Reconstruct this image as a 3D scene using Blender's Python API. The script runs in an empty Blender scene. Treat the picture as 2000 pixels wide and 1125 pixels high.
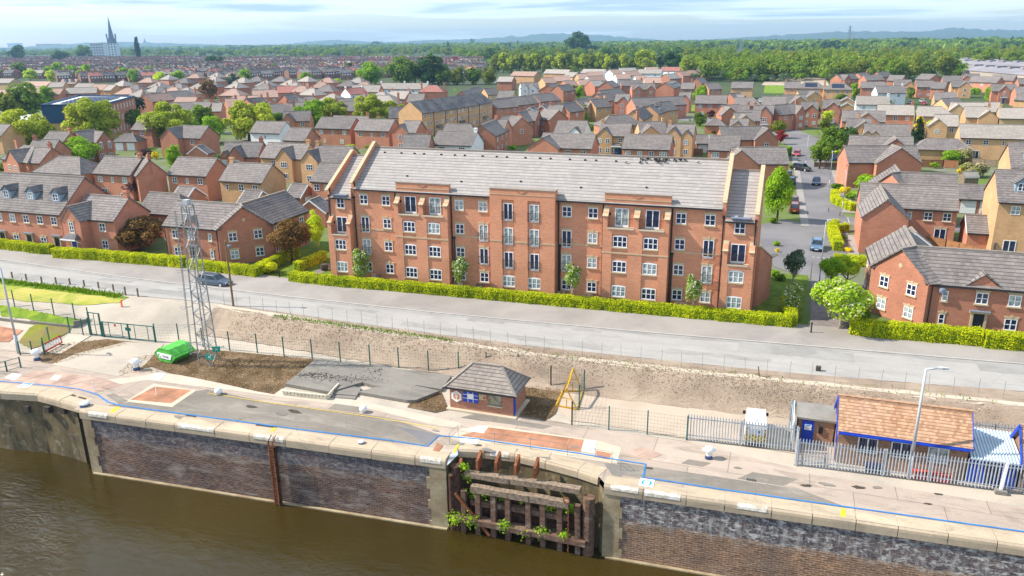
import bpy, bmesh, math, random
import numpy as np
from mathutils import Vector, Matrix
random.seed(7); RNG = np.random.default_rng(11)
SC = bpy.context.scene
COL = SC.collection
R = math.radians
# ---------------------------------------------------------------- camera
CAM = np.array([26.8172, -80.1098, 27.5]); FPX = 1528.19
PITCH, ROLL, YAW = R(17.58344), R(-0.70475), R(19.49333)
_fw = np.array([-math.sin(YAW)*math.cos(PITCH), math.cos(YAW)*math.cos(PITCH), -math.sin(PITCH)])
_rt = np.array([math.cos(YAW), math.sin(YAW), 0.0]); _up = np.cross(_rt, _fw)
_c, _s = math.cos(ROLL), math.sin(ROLL)
_rt, _up = _c*_rt + _s*_up, _c*_up - _s*_rt
cd = bpy.data.cameras.new('camera'); cam = bpy.data.objects.new('camera', cd); COL.objects.link(cam)
cd.sensor_fit = 'HORIZONTAL'; cd.sensor_width = 36.0; cd.lens = FPX*36.0/2000.0
cd.clip_start = 0.5; cd.clip_end = 40000
cam.matrix_world = Matrix(((_rt[0], _up[0], -_fw[0], CAM[0]), (_rt[1], _up[1], -_fw[1], CAM[1]), (_rt[2], _up[2], -_fw[2], CAM[2]), (0, 0, 0, 1)))
SC.camera = cam
def at(x, y, z=0.0):
    """where the line of sight through photo pixel (x, y) meets height z"""
    d = _fw + _rt*(x-1000)/FPX - _up*(y-562.5)/FPX
    t = (z-CAM[2])/d[2]
    return CAM + d*t
def aty(x, y, Y):
    d = _fw + _rt*(x-1000)/FPX - _up*(y-562.5)/FPX
    return CAM + d*((Y-CAM[1])/d[1])
def to_px(p):
    d = np.asarray(p, float)-CAM; z = d@_fw
    return 1000+FPX*(d@_rt)/z, 562.5-FPX*(d@_up)/z, z
# ---------------------------------------------------------------- light
SUN_AZ, SUN_EL = R(14.0), R(42.0)          # shadows run along +X, a little +Y
sd = bpy.data.lights.new('sun', 'SUN'); sd.energy = 5.0; sd.angle = R(0.55); sd.color = (1.0, 0.93, 0.83)
so = bpy.data.objects.new('sun', sd); COL.objects.link(so)
sdir = Vector((math.cos(SUN_AZ)*math.cos(SUN_EL), math.sin(SUN_AZ)*math.cos(SUN_EL), -math.sin(SUN_EL)))
so.rotation_euler = sdir.to_track_quat('-Z', 'Y').to_euler(); so.location = (-60, -60, 90)
W = bpy.data.worlds.new('World'); SC.world = W; W.use_nodes = True
nt = W.node_tree; nt.nodes.clear()
def N(t, tp, **kw):
    n = t.nodes.new(tp)
    for k, v in kw.items():
        if k in n.inputs: n.inputs[k].default_value = v
        else: setattr(n, k, v)
    return n
sky = N(nt, 'ShaderNodeTexSky', sky_type='NISHITA', sun_disc=False, sun_elevation=SUN_EL, sun_rotation=R(256), altitude=30.0, air_density=1.0, dust_density=0.6, ozone_density=1.5)
tc = N(nt, 'ShaderNodeTexCoord')
mp = N(nt, 'ShaderNodeMapping'); mp.inputs['Scale'].default_value = (3.4, 3.4, 62.0)
nt.links.new(tc.outputs['Generated'], mp.inputs['Vector'])
n1 = N(nt, 'ShaderNodeTexNoise', Scale=1.0, Detail=6.0, Roughness=0.52, Distortion=0.3)
nt.links.new(mp.outputs['Vector'], n1.inputs['Vector'])
sepw = N(nt, 'ShaderNodeSeparateXYZ'); nt.links.new(tc.outputs['Generated'], sepw.inputs[0])
# thin near the horizon, heavier overhead
el = N(nt, 'ShaderNodeMapRange'); el.inputs[1].default_value = 0.012; el.inputs[2].default_value = 0.055; el.inputs[3].default_value = -0.12; el.inputs[4].default_value = 0.14
nt.links.new(sepw.outputs['Z'], el.inputs[0])
ad = N(nt, 'ShaderNodeMath', operation='ADD'); nt.links.new(n1.outputs['Fac'], ad.inputs[0]); nt.links.new(el.outputs[0], ad.inputs[1])
rmp = N(nt, 'ShaderNodeValToRGB'); rmp.color_ramp.elements[0].position = 0.42; rmp.color_ramp.elements[1].position = 0.58
nt.links.new(ad.outputs[0], rmp.inputs[0])
crp = N(nt, 'ShaderNodeValToRGB')
e = crp.color_ramp.elements; e[0].position = 0.46; e[0].color = (8.2, 9.2, 10.2, 1); e[1].position = 0.66; e[1].color = (3.6, 4.8, 6.4, 1)
nt.links.new(ad.outputs[0], crp.inputs[0])
mixc = N(nt, 'ShaderNodeMixRGB'); nt.links.new(rmp.outputs[0], mixc.inputs[0])
sat = N(nt, 'ShaderNodeMixRGB', blend_type='MULTIPLY'); sat.inputs[0].default_value = 1.0; sat.inputs[2].default_value = (0.98, 1.08, 1.24, 1)
nt.links.new(sky.outputs[0], sat.inputs[1])
nt.links.new(sat.outputs[0], mixc.inputs[1]); nt.links.new(crp.outputs[0], mixc.inputs[2])
bg = N(nt, 'ShaderNodeBackground', Strength=0.105); wo = N(nt, 'ShaderNodeOutputWorld')
nt.links.new(mixc.outputs[0], bg.inputs['Color']); nt.links.new(bg.outputs[0], wo.inputs[0])
SC.view_settings.view_transform = 'Standard'; SC.view_settings.look = 'None'; SC.view_settings.gamma = 1.0
SC.view_settings.exposure = 0.74
SC.cycles.max_bounces = 6; SC.cycles.diffuse_bounces = 3; SC.cycles.glossy_bounces = 3; SC.cycles.transparent_max_bounces = 6; SC.cycles.volume_bounces = 0
SC.cycles.use_adaptive_sampling = True; SC.cycles.use_denoising = True
# ---------------------------------------------------------------- materials
MATS = {}
def newmat(name, rough=0.8, spec=0.3):
    m = bpy.data.materials.new(name); m.use_nodes = True; t = m.node_tree
    b = t.nodes['Principled BSDF']; b.inputs['Roughness'].default_value = rough; b.inputs['Specular IOR Level'].default_value = spec
    MATS[name] = m
    return m, t, b
def c4(c): return (c[0], c[1], c[2], 1.0)
def mix(t, f, a, b, bt='MIX'):
    n = N(t, 'ShaderNodeMixRGB', blend_type=bt)
    for i, v in ((0, f), (1, a), (2, b)):
        if isinstance(v, (int, float)): n.inputs[i].default_value = v
        elif isinstance(v, tuple): n.inputs[i].default_value = c4(v)
        else: t.links.new(v, n.inputs[i])
    return n.outputs[0]
def math2(t, op, a, b=None):
    n = N(t, 'ShaderNodeMath', operation=op)
    for i, v in ((0, a), (1, b)):
        if v is None: continue
        if isinstance(v, (int, float)): n.inputs[i].default_value = v
        else: t.links.new(v, n.inputs[i])
    return n.outputs[0]
def coords(t, kind='Object', scale=None):
    tcn = N(t, 'ShaderNodeTexCoord'); o = tcn.outputs[kind]
    if scale:
        mm = N(t, 'ShaderNodeMapping'); mm.inputs['Scale'].default_value = scale; t.links.new(o, mm.inputs[0]); o = mm.outputs[0]
    return o
def noise(t, vec, scale, detail=4.0, rough=0.55, lo=0.35, hi=0.65, dist=0.0):
    n = N(t, 'ShaderNodeTexNoise', Scale=scale, Detail=detail, Roughness=rough, Distortion=dist); t.links.new(vec, n.inputs['Vector'])
    r = N(t, 'ShaderNodeMapRange'); r.inputs[1].default_value = lo; r.inputs[2].default_value = hi; t.links.new(n.outputs['Fac'], r.inputs[0])
    return r.outputs[0]
def objrand(t): return N(t, 'ShaderNodeObjectInfo').outputs['Random']
def bump(t, b, h, strength=0.4, dist=0.05):
    n = N(t, 'ShaderNodeBump', Strength=strength, Distance=dist); t.links.new(h, n.inputs['Height']); t.links.new(n.outputs[0], b.inputs['Normal'])
def plain(name, col, rough=0.6, spec=0.3, var=0.12, nscale=3.0, metal=0.0):
    m, t, b = newmat(name, rough, spec)
    f = noise(t, coords(t), nscale)
    t.links.new(mix(t, f, tuple(x*(1-var) for x in col), tuple(min(1, x*(1+var)) for x in col)), b.inputs['Base Color'])
    b.inputs['Metallic'].default_value = metal
    return m
def brick(name, c1, c2, mortar, varo=0.16, bw=0.225, bh=0.075, stain=0.15):
    m, t, b = newmat(name, 0.88, 0.2)
    uv = coords(t, 'UV')
    bt = N(t, 'ShaderNodeTexBrick', Scale=1.0); bt.inputs['Brick Width'].default_value = bw; bt.inputs['Row Height'].default_value = bh
    bt.inputs['Mortar Size'].default_value = 0.011; bt.inputs['Color1'].default_value = c4(c1); bt.inputs['Color2'].default_value = c4(c2); bt.inputs['Mortar'].default_value = c4(mortar); bt.inputs['Bias'].default_value = -0.1
    t.links.new(uv, bt.inputs['Vector'])
    f = noise(t, coords(t), 0.45, 5.0, 0.6, 0.3, 0.7)
    c = mix(t, 1.0, bt.outputs['Color'], mix(t, f, (1-stain,)*3, (1+stain*0.6,)*3), 'MULTIPLY')
    f2 = noise(t, coords(t, 'UV', (0.5, 6.0, 1)), 1.2, 3.0, 0.6, 0.3, 0.7)
    c = mix(t, 0.55, c, mix(t, f2, (0.86, 0.84, 0.84), (1.12, 1.1, 1.08)), 'MULTIPLY')
    r = objrand(t)
    c = mix(t, 1.0, c, mix(t, r, (1-varo, 1-varo*1.1, 1-varo*1.2), (1+varo, 1+varo*0.8, 1+varo*0.7)), 'MULTIPLY')
    t.links.new(c, b.inputs['Base Color'])
    bump(t, b, bt.outputs['Fac'], -0.25, 0.01)
    return m
def tiles(name, ca, cb, gap=0.32, wid=0.30, varo=0.14, lich=(0.42, 0.40, 0.34), lichf=0.12, dark=0.42):
    """a pitched roof: courses run along the eaves, every tile its own tone"""
    m, t, b = newmat(name, 0.85, 0.2)
    uv = coords(t, 'UV'); s = N(t, 'ShaderNodeSeparateXYZ'); t.links.new(uv, s.inputs[0])
    v = math2(t, 'DIVIDE', s.outputs['Y'], gap); fr = math2(t, 'FRACT', v); fl = math2(t, 'FLOOR', v)
    u = math2(t, 'DIVIDE', s.outputs['X'], wid); u = math2(t, 'ADD', u, math2(t, 'MULTIPLY', fl, 0.5)); fu = math2(t, 'FLOOR', u); fru = math2(t, 'FRACT', u)
    cx = N(t, 'ShaderNodeCombineXYZ'); t.links.new(fu, cx.inputs[0]); t.links.new(fl, cx.inputs[1])
    wn = N(t, 'ShaderNodeTexWhiteNoise', noise_dimensions='2D'); t.links.new(cx.outputs[0], wn.inputs['Vector'])
    c = mix(t, wn.outputs['Value'], ca, cb)
    f = noise(t, coords(t), 0.35, 5.0, 0.6, 0.35, 0.7)
    c = mix(t, math2(t, 'MULTIPLY', f, lichf*3), c, lich)
    f3 = noise(t, coords(t, 'UV', (0.25, 1.6, 1)), 0.8, 3.0, 0.6, 0.3, 0.7)
    c = mix(t, 0.6, c, mix(t, f3, (0.82, 0.82, 0.84), (1.14, 1.12, 1.1)), 'MULTIPLY')
    ln = math2(t, 'LESS_THAN', fr, 0.17); lu = math2(t, 'LESS_THAN', fru, 0.05)  # course lines: shade at the tile edges, painted into the colour
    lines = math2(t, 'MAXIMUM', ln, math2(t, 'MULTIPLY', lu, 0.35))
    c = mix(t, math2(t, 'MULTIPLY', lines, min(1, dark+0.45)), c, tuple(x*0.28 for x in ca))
    r = objrand(t)
    c = mix(t, 1.0, c, mix(t, r, (1-varo, 1-varo, 1-varo), (1+varo, 1+varo*0.9, 1+varo*0.75)), 'MULTIPLY')
    t.links.new(c, b.inputs['Base Color'])
    bump(t, b, fr, 0.5, 0.03)
    return m
def quaymat(name, cols, joint, jcol, stain):
    m, t, b = newmat(name, 0.92, 0.15); co = coords(t); f = noise(t, co, 0.22, 7.0, 0.65, 0.34, 0.66, 0.5); c = mix(t, f, cols[0], cols[1])
    f = noise(t, coords(t, 'Object', (0.4, 1.5, 1)), 0.55, 7.0, 0.7, 0.5, 0.68, 0.6); c = mix(t, math2(t, 'MULTIPLY', f, 0.75), c, stain)
    f = noise(t, co, 1.3, 6.0, 0.7, 0.6, 0.72); c = mix(t, math2(t, 'MULTIPLY', f, 0.55), c, tuple(x*1.25 for x in cols[0]))
    if joint:
        bt = N(t, 'ShaderNodeTexBrick', Scale=1.0); bt.inputs['Brick Width'].default_value = joint[0]; bt.inputs['Row Height'].default_value = joint[1]; bt.inputs['Mortar Size'].default_value = 0.03; t.links.new(co, bt.inputs['Vector']); bt.inputs['Color1'].default_value = c4((0.9,)*3); bt.inputs['Color2'].default_value = c4((1.1,)*3); bt.inputs['Mortar'].default_value = c4(jcol)
        c = mix(t, 0.7, c, bt.outputs['Color'], 'MULTIPLY')
    vo = N(t, 'ShaderNodeTexVoronoi', Scale=0.35, feature='DISTANCE_TO_EDGE'); w = N(t, 'ShaderNodeTexNoise', Scale=1.5); t.links.new(co, w.inputs['Vector']); t.links.new(mix(t, 0.25, co, w.outputs['Color']), vo.inputs['Vector']); c = mix(t, math2(t, 'MULTIPLY', math2(t, 'LESS_THAN', vo.outputs['Distance'], 0.006), 0.16 if joint is None else 0.10), c, tuple(x*0.4 for x in cols[1]))
    fine = noise(t, co, 9.0, 5.0, 0.7, 0.3, 0.7); c = mix(t, 0.8, c, mix(t, fine, (0.84,)*3, (1.12,)*3), 'MULTIPLY'); t.links.new(c, b.inputs['Base Color']); bump(t, b, fine, 0.15, 0.05)
def leafmat(name, a, b_, trans=0.35, flower=None, ff=0.0):
    m, t, b = newmat(name, 0.6, 0.08)
    g = N(t, 'ShaderNodeNewGeometry'); ri = g.outputs['Random Per Island']
    yl = {'leaf_hedge': (1.28, 1.08, 0.6), 'leaf_wood': (1.15, 1.2, 0.9), 'leaf_olive': (1.05, 1.12, 0.9), 'leaf_mid': (1.2, 1.2, 0.9), 'leaf_dark': (1.1, 1.15, 1)}.get(name, (1.3, 1.32, 0.8) if name not in ('leaf_conifer', 'leaf_purple', 'leaf_silver', 'leaf_red', 'leaf_bronze') else (1, 1, 1))
    a, b_ = (tuple(min(0.85, x*y) for x, y in zip(q, yl)) for q in (a, b_))
    c = mix(t, ri, a, b_)
    f = noise(t, coords(t), 0.5, 3.0, 0.6, 0.35, 0.65)
    c = mix(t, 1.0, c, mix(t, f, (0.74, 0.78, 0.72), (1.2, 1.14, 1.05)), 'MULTIPLY')
    r = objrand(t); c = mix(t, 1.0, c, mix(t, r, (0.88, 0.9, 0.9), (1.16, 1.1, 1.0)), 'MULTIPLY')
    if flower: c = mix(t, math2(t, 'LESS_THAN', ri, ff), c, flower)
    t.links.new(c, b.inputs['Base Color'])
    tr = N(t, 'ShaderNodeBsdfTranslucent'); t.links.new(mix(t, 1.0, c, (1.3, 1.25, 0.5), 'MULTIPLY'), tr.inputs['Color'])
    ms = N(t, 'ShaderNodeMixShader'); ms.inputs[0].default_value = trans
    o = t.nodes['Material Output']; t.links.new(b.outputs[0], ms.inputs[1]); t.links.new(tr.outputs[0], ms.inputs[2]); t.links.new(ms.outputs[0], o.inputs[0])
    return m
def ground(name, cols, scales, rough=0.95, bstr=0.3, speck=None):
    """layered noise: cols[0] mixed with cols[1] at scales[0], then cols[2] at scales[1] ..."""
    m, t, b = newmat(name, rough, 0.15)
    co = coords(t); c = cols[0]
    last = None
    for i, (cc, s) in enumerate(zip(cols[1:], scales)):
        lo, hi = (0.42, 0.6) if i else (0.32, 0.68)
        last = noise(t, co, s, 6.0, 0.62, lo, hi, 0.4)
        c = mix(t, last, c, cc)
    fine = noise(t, co, 9.0, 5.0, 0.7, 0.3, 0.7)
    c = mix(t, 0.8, c, mix(t, fine, (0.84,)*3, (1.12,)*3), 'MULTIPLY')
    if speck:
        vo = N(t, 'ShaderNodeTexVoronoi', Scale=speck[1]); t.links.new(co, vo.inputs['Vector'])
        k = math2(t, 'LESS_THAN', vo.outputs['Distance'], speck[2]); c = mix(t, math2(t, 'MULTIPLY', k, 0.8), c, speck[0])
    t.links.new(c, b.inputs['Base Color']); bump(t, b, fine, bstr, 0.05)
    return m
# bricks, roofs
brick('brick_flats', (0.68, 0.25, 0.115), (0.52, 0.165, 0.075), (0.52, 0.38, 0.28), 0.02)
brick('brick_red', (0.54, 0.175, 0.09), (0.39, 0.115, 0.062), (0.46, 0.33, 0.25))
brick('brick_buff', (0.60, 0.335, 0.145), (0.46, 0.235, 0.095), (0.55, 0.42, 0.29))
brick('brick_far', (0.30, 0.16, 0.125), (0.22, 0.115, 0.09), (0.2, 0.15, 0.13))
brick('brick_yellow', (0.60, 0.40, 0.17), (0.50, 0.31, 0.12), (0.55, 0.46, 0.32), 0.05)
brick('brick_hut', (0.44, 0.155, 0.08), (0.26, 0.09, 0.055), (0.35, 0.27, 0.21), 0.02)
brick('brick_depot', (0.38, 0.18, 0.08), (0.17, 0.075, 0.045), (0.36, 0.29, 0.22), 0.02)
plain('render_white', (0.74, 0.75, 0.76), 0.8, 0.2, 0.06, 0.6)
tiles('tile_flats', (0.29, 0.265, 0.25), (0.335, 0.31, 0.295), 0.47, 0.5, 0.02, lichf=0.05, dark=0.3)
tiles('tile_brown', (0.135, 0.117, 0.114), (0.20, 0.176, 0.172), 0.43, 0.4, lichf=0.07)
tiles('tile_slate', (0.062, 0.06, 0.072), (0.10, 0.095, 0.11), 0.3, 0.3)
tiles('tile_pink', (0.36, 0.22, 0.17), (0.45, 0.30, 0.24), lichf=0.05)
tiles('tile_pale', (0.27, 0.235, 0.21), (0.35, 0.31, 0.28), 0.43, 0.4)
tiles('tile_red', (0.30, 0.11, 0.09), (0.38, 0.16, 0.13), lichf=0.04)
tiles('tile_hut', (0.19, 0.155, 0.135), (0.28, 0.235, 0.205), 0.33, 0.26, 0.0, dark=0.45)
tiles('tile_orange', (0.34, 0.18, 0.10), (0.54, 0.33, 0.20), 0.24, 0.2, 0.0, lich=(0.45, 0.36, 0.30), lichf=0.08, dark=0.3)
# trim
plain('stone_trim', (0.47, 0.37, 0.235), 0.8, 0.2, 0.08)
plain('ridge_tile', (0.25, 0.215, 0.185), 0.85, 0.2, 0.12)
plain('upvc', (0.80, 0.81, 0.83), 0.35, 0.4, 0.03)
plain('paint_white', (0.78, 0.78, 0.77), 0.5, 0.3, 0.05)
plain('garage_white', (0.74, 0.75, 0.77), 0.5, 0.3, 0.03)
plain('black_iron', (0.012, 0.013, 0.016), 0.5, 0.3)
plain('gutter', (0.02, 0.02, 0.024), 0.5, 0.3)
plain('lead_grey', (0.17, 0.20, 0.26), 0.55, 0.3)
plain('dormer_blue', (0.24, 0.33, 0.41), 0.6, 0.3, 0.05)
plain('door_dark', (0.02, 0.025, 0.035), 0.4, 0.4)
plain('door_blue', (0.015, 0.05, 0.22), 0.45, 0.4)
plain('timber', (0.20, 0.125, 0.07), 0.8, 0.2, 0.25, 4.0)
plain('timber_fence', (0.30, 0.14, 0.065), 0.8, 0.2, 0.2, 2.0)
plain('timber_grey', (0.22, 0.165, 0.12), 0.9, 0.15, 0.35, 5.0)
plain('bark', (0.10, 0.075, 0.05), 0.9, 0.1, 0.3, 6.0)
plain('dead_blade', (0.34, 0.265, 0.175), 0.95, 0.1, 0.2, 3.0)
plain('bark_pale', (0.36, 0.32, 0.26), 0.9, 0.1, 0.25, 6.0)
plain('galvanised', (0.27, 0.295, 0.31), 0.45, 0.5, 0.15, 2.0, 0.4)
plain('palisade_grey', (0.40, 0.44, 0.48), 0.45, 0.5, 0.12, 2.0, 0.2)
plain('lamp_grey', (0.42, 0.44, 0.46), 0.5, 0.4, 0.08)
plain('green_paint', (0.004, 0.10, 0.085), 0.45, 0.4)
plain('green_sign', (0.0, 0.34, 0.24), 0.5, 0.3)
plain('skip_green', (0.085, 0.42, 0.055), 0.55, 0.3, 0.22, 2.2)
plain('blue_paint', (0.012, 0.055, 0.42), 0.5, 0.35, 0.12)
plain('line_blue', (0.03, 0.17, 0.42), 0.7, 0.2, 0.18, 1.5)
plain('sign_cyan', (0.02, 0.27, 0.62), 0.6, 0.3)
plain('yellow_paint', (0.50, 0.28, 0.02), 0.55, 0.35, 0.18, 3.0)
plain('line_yellow', (0.66, 0.45, 0.04), 0.8, 0.2, 0.2)
plain('red_plastic', (0.50, 0.05, 0.035), 0.5, 0.3)
plain('orange_paint', (0.80, 0.22, 0.03), 0.5, 0.3)
plain('lime_paint', (0.72, 0.72, 0.02), 0.5, 0.3)
plain('rust', (0.20, 0.075, 0.035), 0.9, 0.1, 0.4, 3.0)
plain('rust_dark', (0.085, 0.045, 0.032), 0.9, 0.1, 0.4, 3.0)
plain('plate_rust', (0.35, 0.165, 0.095), 0.85, 0.2, 0.25, 0.7)
plain('plate_pale', (0.37, 0.255, 0.20), 0.9, 0.2, 0.2, 0.7)
plain('plate_white', (0.60, 0.585, 0.55), 0.85, 0.2, 0.12, 1.0)
plain('metal_sheet', (0.46, 0.53, 0.58), 0.5, 0.4, 0.12, 0.8)
plain('felt_grey', (0.24, 0.225, 0.20), 0.95, 0.1, 0.15, 0.8)
plain('road_line', (0.60, 0.60, 0.58), 0.9, 0.1, 0.15)
plain('cream_block', (0.50, 0.46, 0.36), 0.9, 0.1, 0.15)
plain('tyre', (0.012, 0.012, 0.013), 0.8, 0.2)
plain('alloy', (0.45, 0.46, 0.48), 0.35, 0.5, 0.05)
plain('lamp_red', (0.42, 0.01, 0.01), 0.3, 0.5)
plain('plate_yellow', (0.75, 0.55, 0.03), 0.5, 0.3)
plain('far_white', (0.62, 0.66, 0.70), 0.8, 0.2, 0.05, 0.2)
plain('spire_stone', (0.035, 0.045, 0.075), 0.9, 0.1)
plain('pylon_steel', (0.30, 0.34, 0.38), 0.6, 0.3)
plain('bird', (0.008, 0.009, 0.011), 0.7, 0.2)
plain('shed_roof', (0.24, 0.225, 0.24), 0.8, 0.2, 0.15, 0.05)
plain('shed_wall', (0.40, 0.33, 0.28), 0.8, 0.2, 0.1, 0.05)
plain('school_blue', (0.014, 0.055, 0.13), 0.5, 0.3, 0.05)
plain('school_roof', (0.62, 0.62, 0.60), 0.8, 0.2, 0.06, 0.2)
def paint(name, col, rough=0.25):
    m, t, b = newmat(name, rough, 0.5); b.inputs['Base Color'].default_value = c4(col); b.inputs['Coat Weight'].default_value = 0.6; b.inputs['Coat Roughness'].default_value = 0.08
for n_, c_ in dict(car_slate=(0.05, 0.075, 0.11), car_black=(0.012, 0.014, 0.018), car_navy=(0.012, 0.03, 0.10), car_red=(0.36, 0.02, 0.02), car_maroon=(0.13, 0.02, 0.015), car_blue=(0.07, 0.13, 0.21), car_silver=(0.42, 0.44, 0.46), car_white=(0.74, 0.75, 0.76)).items(): paint(n_, c_)
def glass(name, dark, pale, pf):
    m, t, b = newmat(name, 0.06, 0.7)
    r = objrand(t); f = math2(t, 'LESS_THAN', r, pf)
    c = mix(t, f, dark, pale)
    f2 = noise(t, coords(t), 2.3, 2.0, 0.5, 0.42, 0.58)
    c = mix(t, 1.0, c, mix(t, f2, (0.55, 0.6, 0.7), (1.35, 1.3, 1.25)), 'MULTIPLY')
    t.links.new(c, b.inputs['Base Color'])
    return m
glass('glass', (0.016, 0.026, 0.065), (0.30, 0.35, 0.34), 0.36)
glass('glass_car', (0.02, 0.028, 0.04), (0.02, 0.028, 0.04), 0.0)
glass('glass_frosted', (0.18, 0.18, 0.12), (0.18, 0.18, 0.12), 0.0)
glass('solar', (0.008, 0.012, 0.035), (0.008, 0.012, 0.035), 0.0)
# leaves
leafmat('leaf_hedge', (0.525, 0.630, 0.021), (0.263, 0.411, 0.018), 0.35)
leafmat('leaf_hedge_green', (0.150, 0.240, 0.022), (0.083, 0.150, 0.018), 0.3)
leafmat('leaf_bright', (0.262, 0.405, 0.033), (0.128, 0.247, 0.024), 0.4)
leafmat('leaf_lime', (0.495, 0.570, 0.053), (0.285, 0.405, 0.033), 0.4)
leafmat('leaf_willow', (0.360, 0.405, 0.068), (0.203, 0.262, 0.042), 0.4)
leafmat('leaf_mid', (0.158, 0.247, 0.033), (0.083, 0.158, 0.024), 0.35)
leafmat('leaf_dark', (0.063, 0.128, 0.030), (0.033, 0.075, 0.021), 0.25)
leafmat('leaf_conifer', (0.021, 0.052, 0.025), (0.011, 0.030, 0.016), 0.1)
leafmat('leaf_purple', (0.086, 0.032, 0.046), (0.046, 0.018, 0.028), 0.25)
leafmat('leaf_bronze', (0.255, 0.143, 0.045), (0.150, 0.090, 0.033), 0.3)
leafmat('leaf_gold', (0.750, 0.540, 0.018), (0.450, 0.375, 0.018), 0.35)
leafmat('leaf_red', (0.420, 0.045, 0.053), (0.210, 0.030, 0.038), 0.3)
leafmat('leaf_blossom', (0.232, 0.323, 0.053), (0.105, 0.188, 0.030), 0.3, (0.70, 0.68, 0.60), 0.22)
leafmat('leaf_cream', (0.330, 0.450, 0.045), (0.165, 0.285, 0.030), 0.35, (0.66, 0.64, 0.40), 0.16)
leafmat('leaf_pink', (0.240, 0.277, 0.075), (0.135, 0.180, 0.045), 0.3, (0.55, 0.40, 0.33), 0.4)
leafmat('leaf_silver', (0.135, 0.210, 0.128), (0.075, 0.128, 0.068), 0.3, (0.25, 0.29, 0.25), 0.15)
leafmat('leaf_wood', (0.188, 0.255, 0.042), (0.098, 0.158, 0.030), 0.35)
leafmat('leaf_olive', (0.232, 0.262, 0.042), (0.128, 0.158, 0.030), 0.35)
leafmat('grass_blade', (0.16, 0.26, 0.015), (0.08, 0.15, 0.012), 0.3)
# ground
ground('estate_ground', [(0.085, 0.115, 0.03), (0.20, 0.185, 0.16), (0.11, 0.16, 0.03)], [0.09, 0.05])
ground('lawn', [(0.10, 0.155, 0.014), (0.16, 0.20, 0.022), (0.075, 0.125, 0.012)], [0.5, 0.9])
ground('dry_grass', [(0.36, 0.34, 0.055), (0.44, 0.36, 0.12), (0.22, 0.27, 0.03)], [0.45, 0.22])
ground('lush_grass', [(0.15, 0.24, 0.018), (0.24, 0.30, 0.025), (0.09, 0.16, 0.014)], [0.8, 0.5])
ground('moss_grass', [(0.22, 0.22, 0.025), (0.15, 0.17, 0.02), (0.20, 0.15, 0.06)], [0.6, 0.4])
ground('asphalt', [(0.165, 0.155, 0.16), (0.135, 0.128, 0.132), (0.19, 0.18, 0.18)], [0.25, 0.12], 0.9, 0.15)
quaymat('asphalt_pale', [(0.36, 0.34, 0.315), (0.32, 0.30, 0.28)], None, None, (0.27, 0.255, 0.24))
ground('asphalt_patch', [(0.27, 0.257, 0.24), (0.235, 0.225, 0.21), (0.31, 0.295, 0.275)], [0.6, 0.3], 0.9, 0.15)
ground('pavement', [(0.275, 0.245, 0.225), (0.24, 0.215, 0.197), (0.31, 0.28, 0.255)], [0.3, 0.15], 0.9, 0.15)
ground('kerb', [(0.46, 0.43, 0.39), (0.38, 0.35, 0.32)], [0.8])
ground('block_paving', [(0.20, 0.165, 0.16), (0.25, 0.215, 0.20), (0.17, 0.145, 0.14)], [0.4, 1.2])
ground('bank_earth', [(0.315, 0.24, 0.18), (0.255, 0.19, 0.142), (0.36, 0.28, 0.21)], [0.55, 0.3], 1.0, 0.6, ((0.24, 0.18, 0.13), 7.0, 0.09))
ground('yard_dirt', [(0.39, 0.31, 0.235), (0.335, 0.265, 0.205), (0.44, 0.355, 0.275)], [0.22, 0.12], 1.0, 0.25)
ground('track_dirt', [(0.40, 0.345, 0.28), (0.335, 0.295, 0.245), (0.45, 0.385, 0.31)], [0.3, 0.14], 1.0, 0.3)
ground('path_pale', [(0.52, 0.45, 0.36), (0.44, 0.37, 0.29)], [0.5], 1.0, 0.3)
ground('scrub', [(0.145, 0.092, 0.048), (0.095, 0.064, 0.036), (0.22, 0.15, 0.09)], [0.7, 0.45], 1.0, 1.0, ((0.44, 0.34, 0.16), 4.5, 0.20))
quaymat('quay_concrete', [(0.42, 0.335, 0.27), (0.345, 0.28, 0.23)], (5.5, 3.6), (0.45, 0.42, 0.38), (0.20, 0.165, 0.13))
quaymat('quay_asphalt', [(0.23, 0.20, 0.165), (0.17, 0.15, 0.128)], None, None, (0.30, 0.265, 0.22))
quaymat('slab_concrete', [(0.235, 0.215, 0.185), (0.18, 0.165, 0.145)], None, None, (0.13, 0.12, 0.105))
quaymat('coping_stone', [(0.50, 0.40, 0.285), (0.40, 0.32, 0.225)], None, None, (0.235, 0.195, 0.15))
ground('stone_pale', [(0.52, 0.45, 0.34), (0.45, 0.38, 0.285)], [0.5], 0.9, 0.2)
ground('hill_blue', [(0.06, 0.09, 0.055), (0.085, 0.11, 0.06)], [0.003])
ground('far_field', [(0.045, 0.075, 0.025), (0.07, 0.10, 0.03), (0.06, 0.075, 0.04)], [0.012, 0.006])
ground('debris_dark', [(0.09, 0.075, 0.06), (0.05, 0.042, 0.035)], [3.0])
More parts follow.
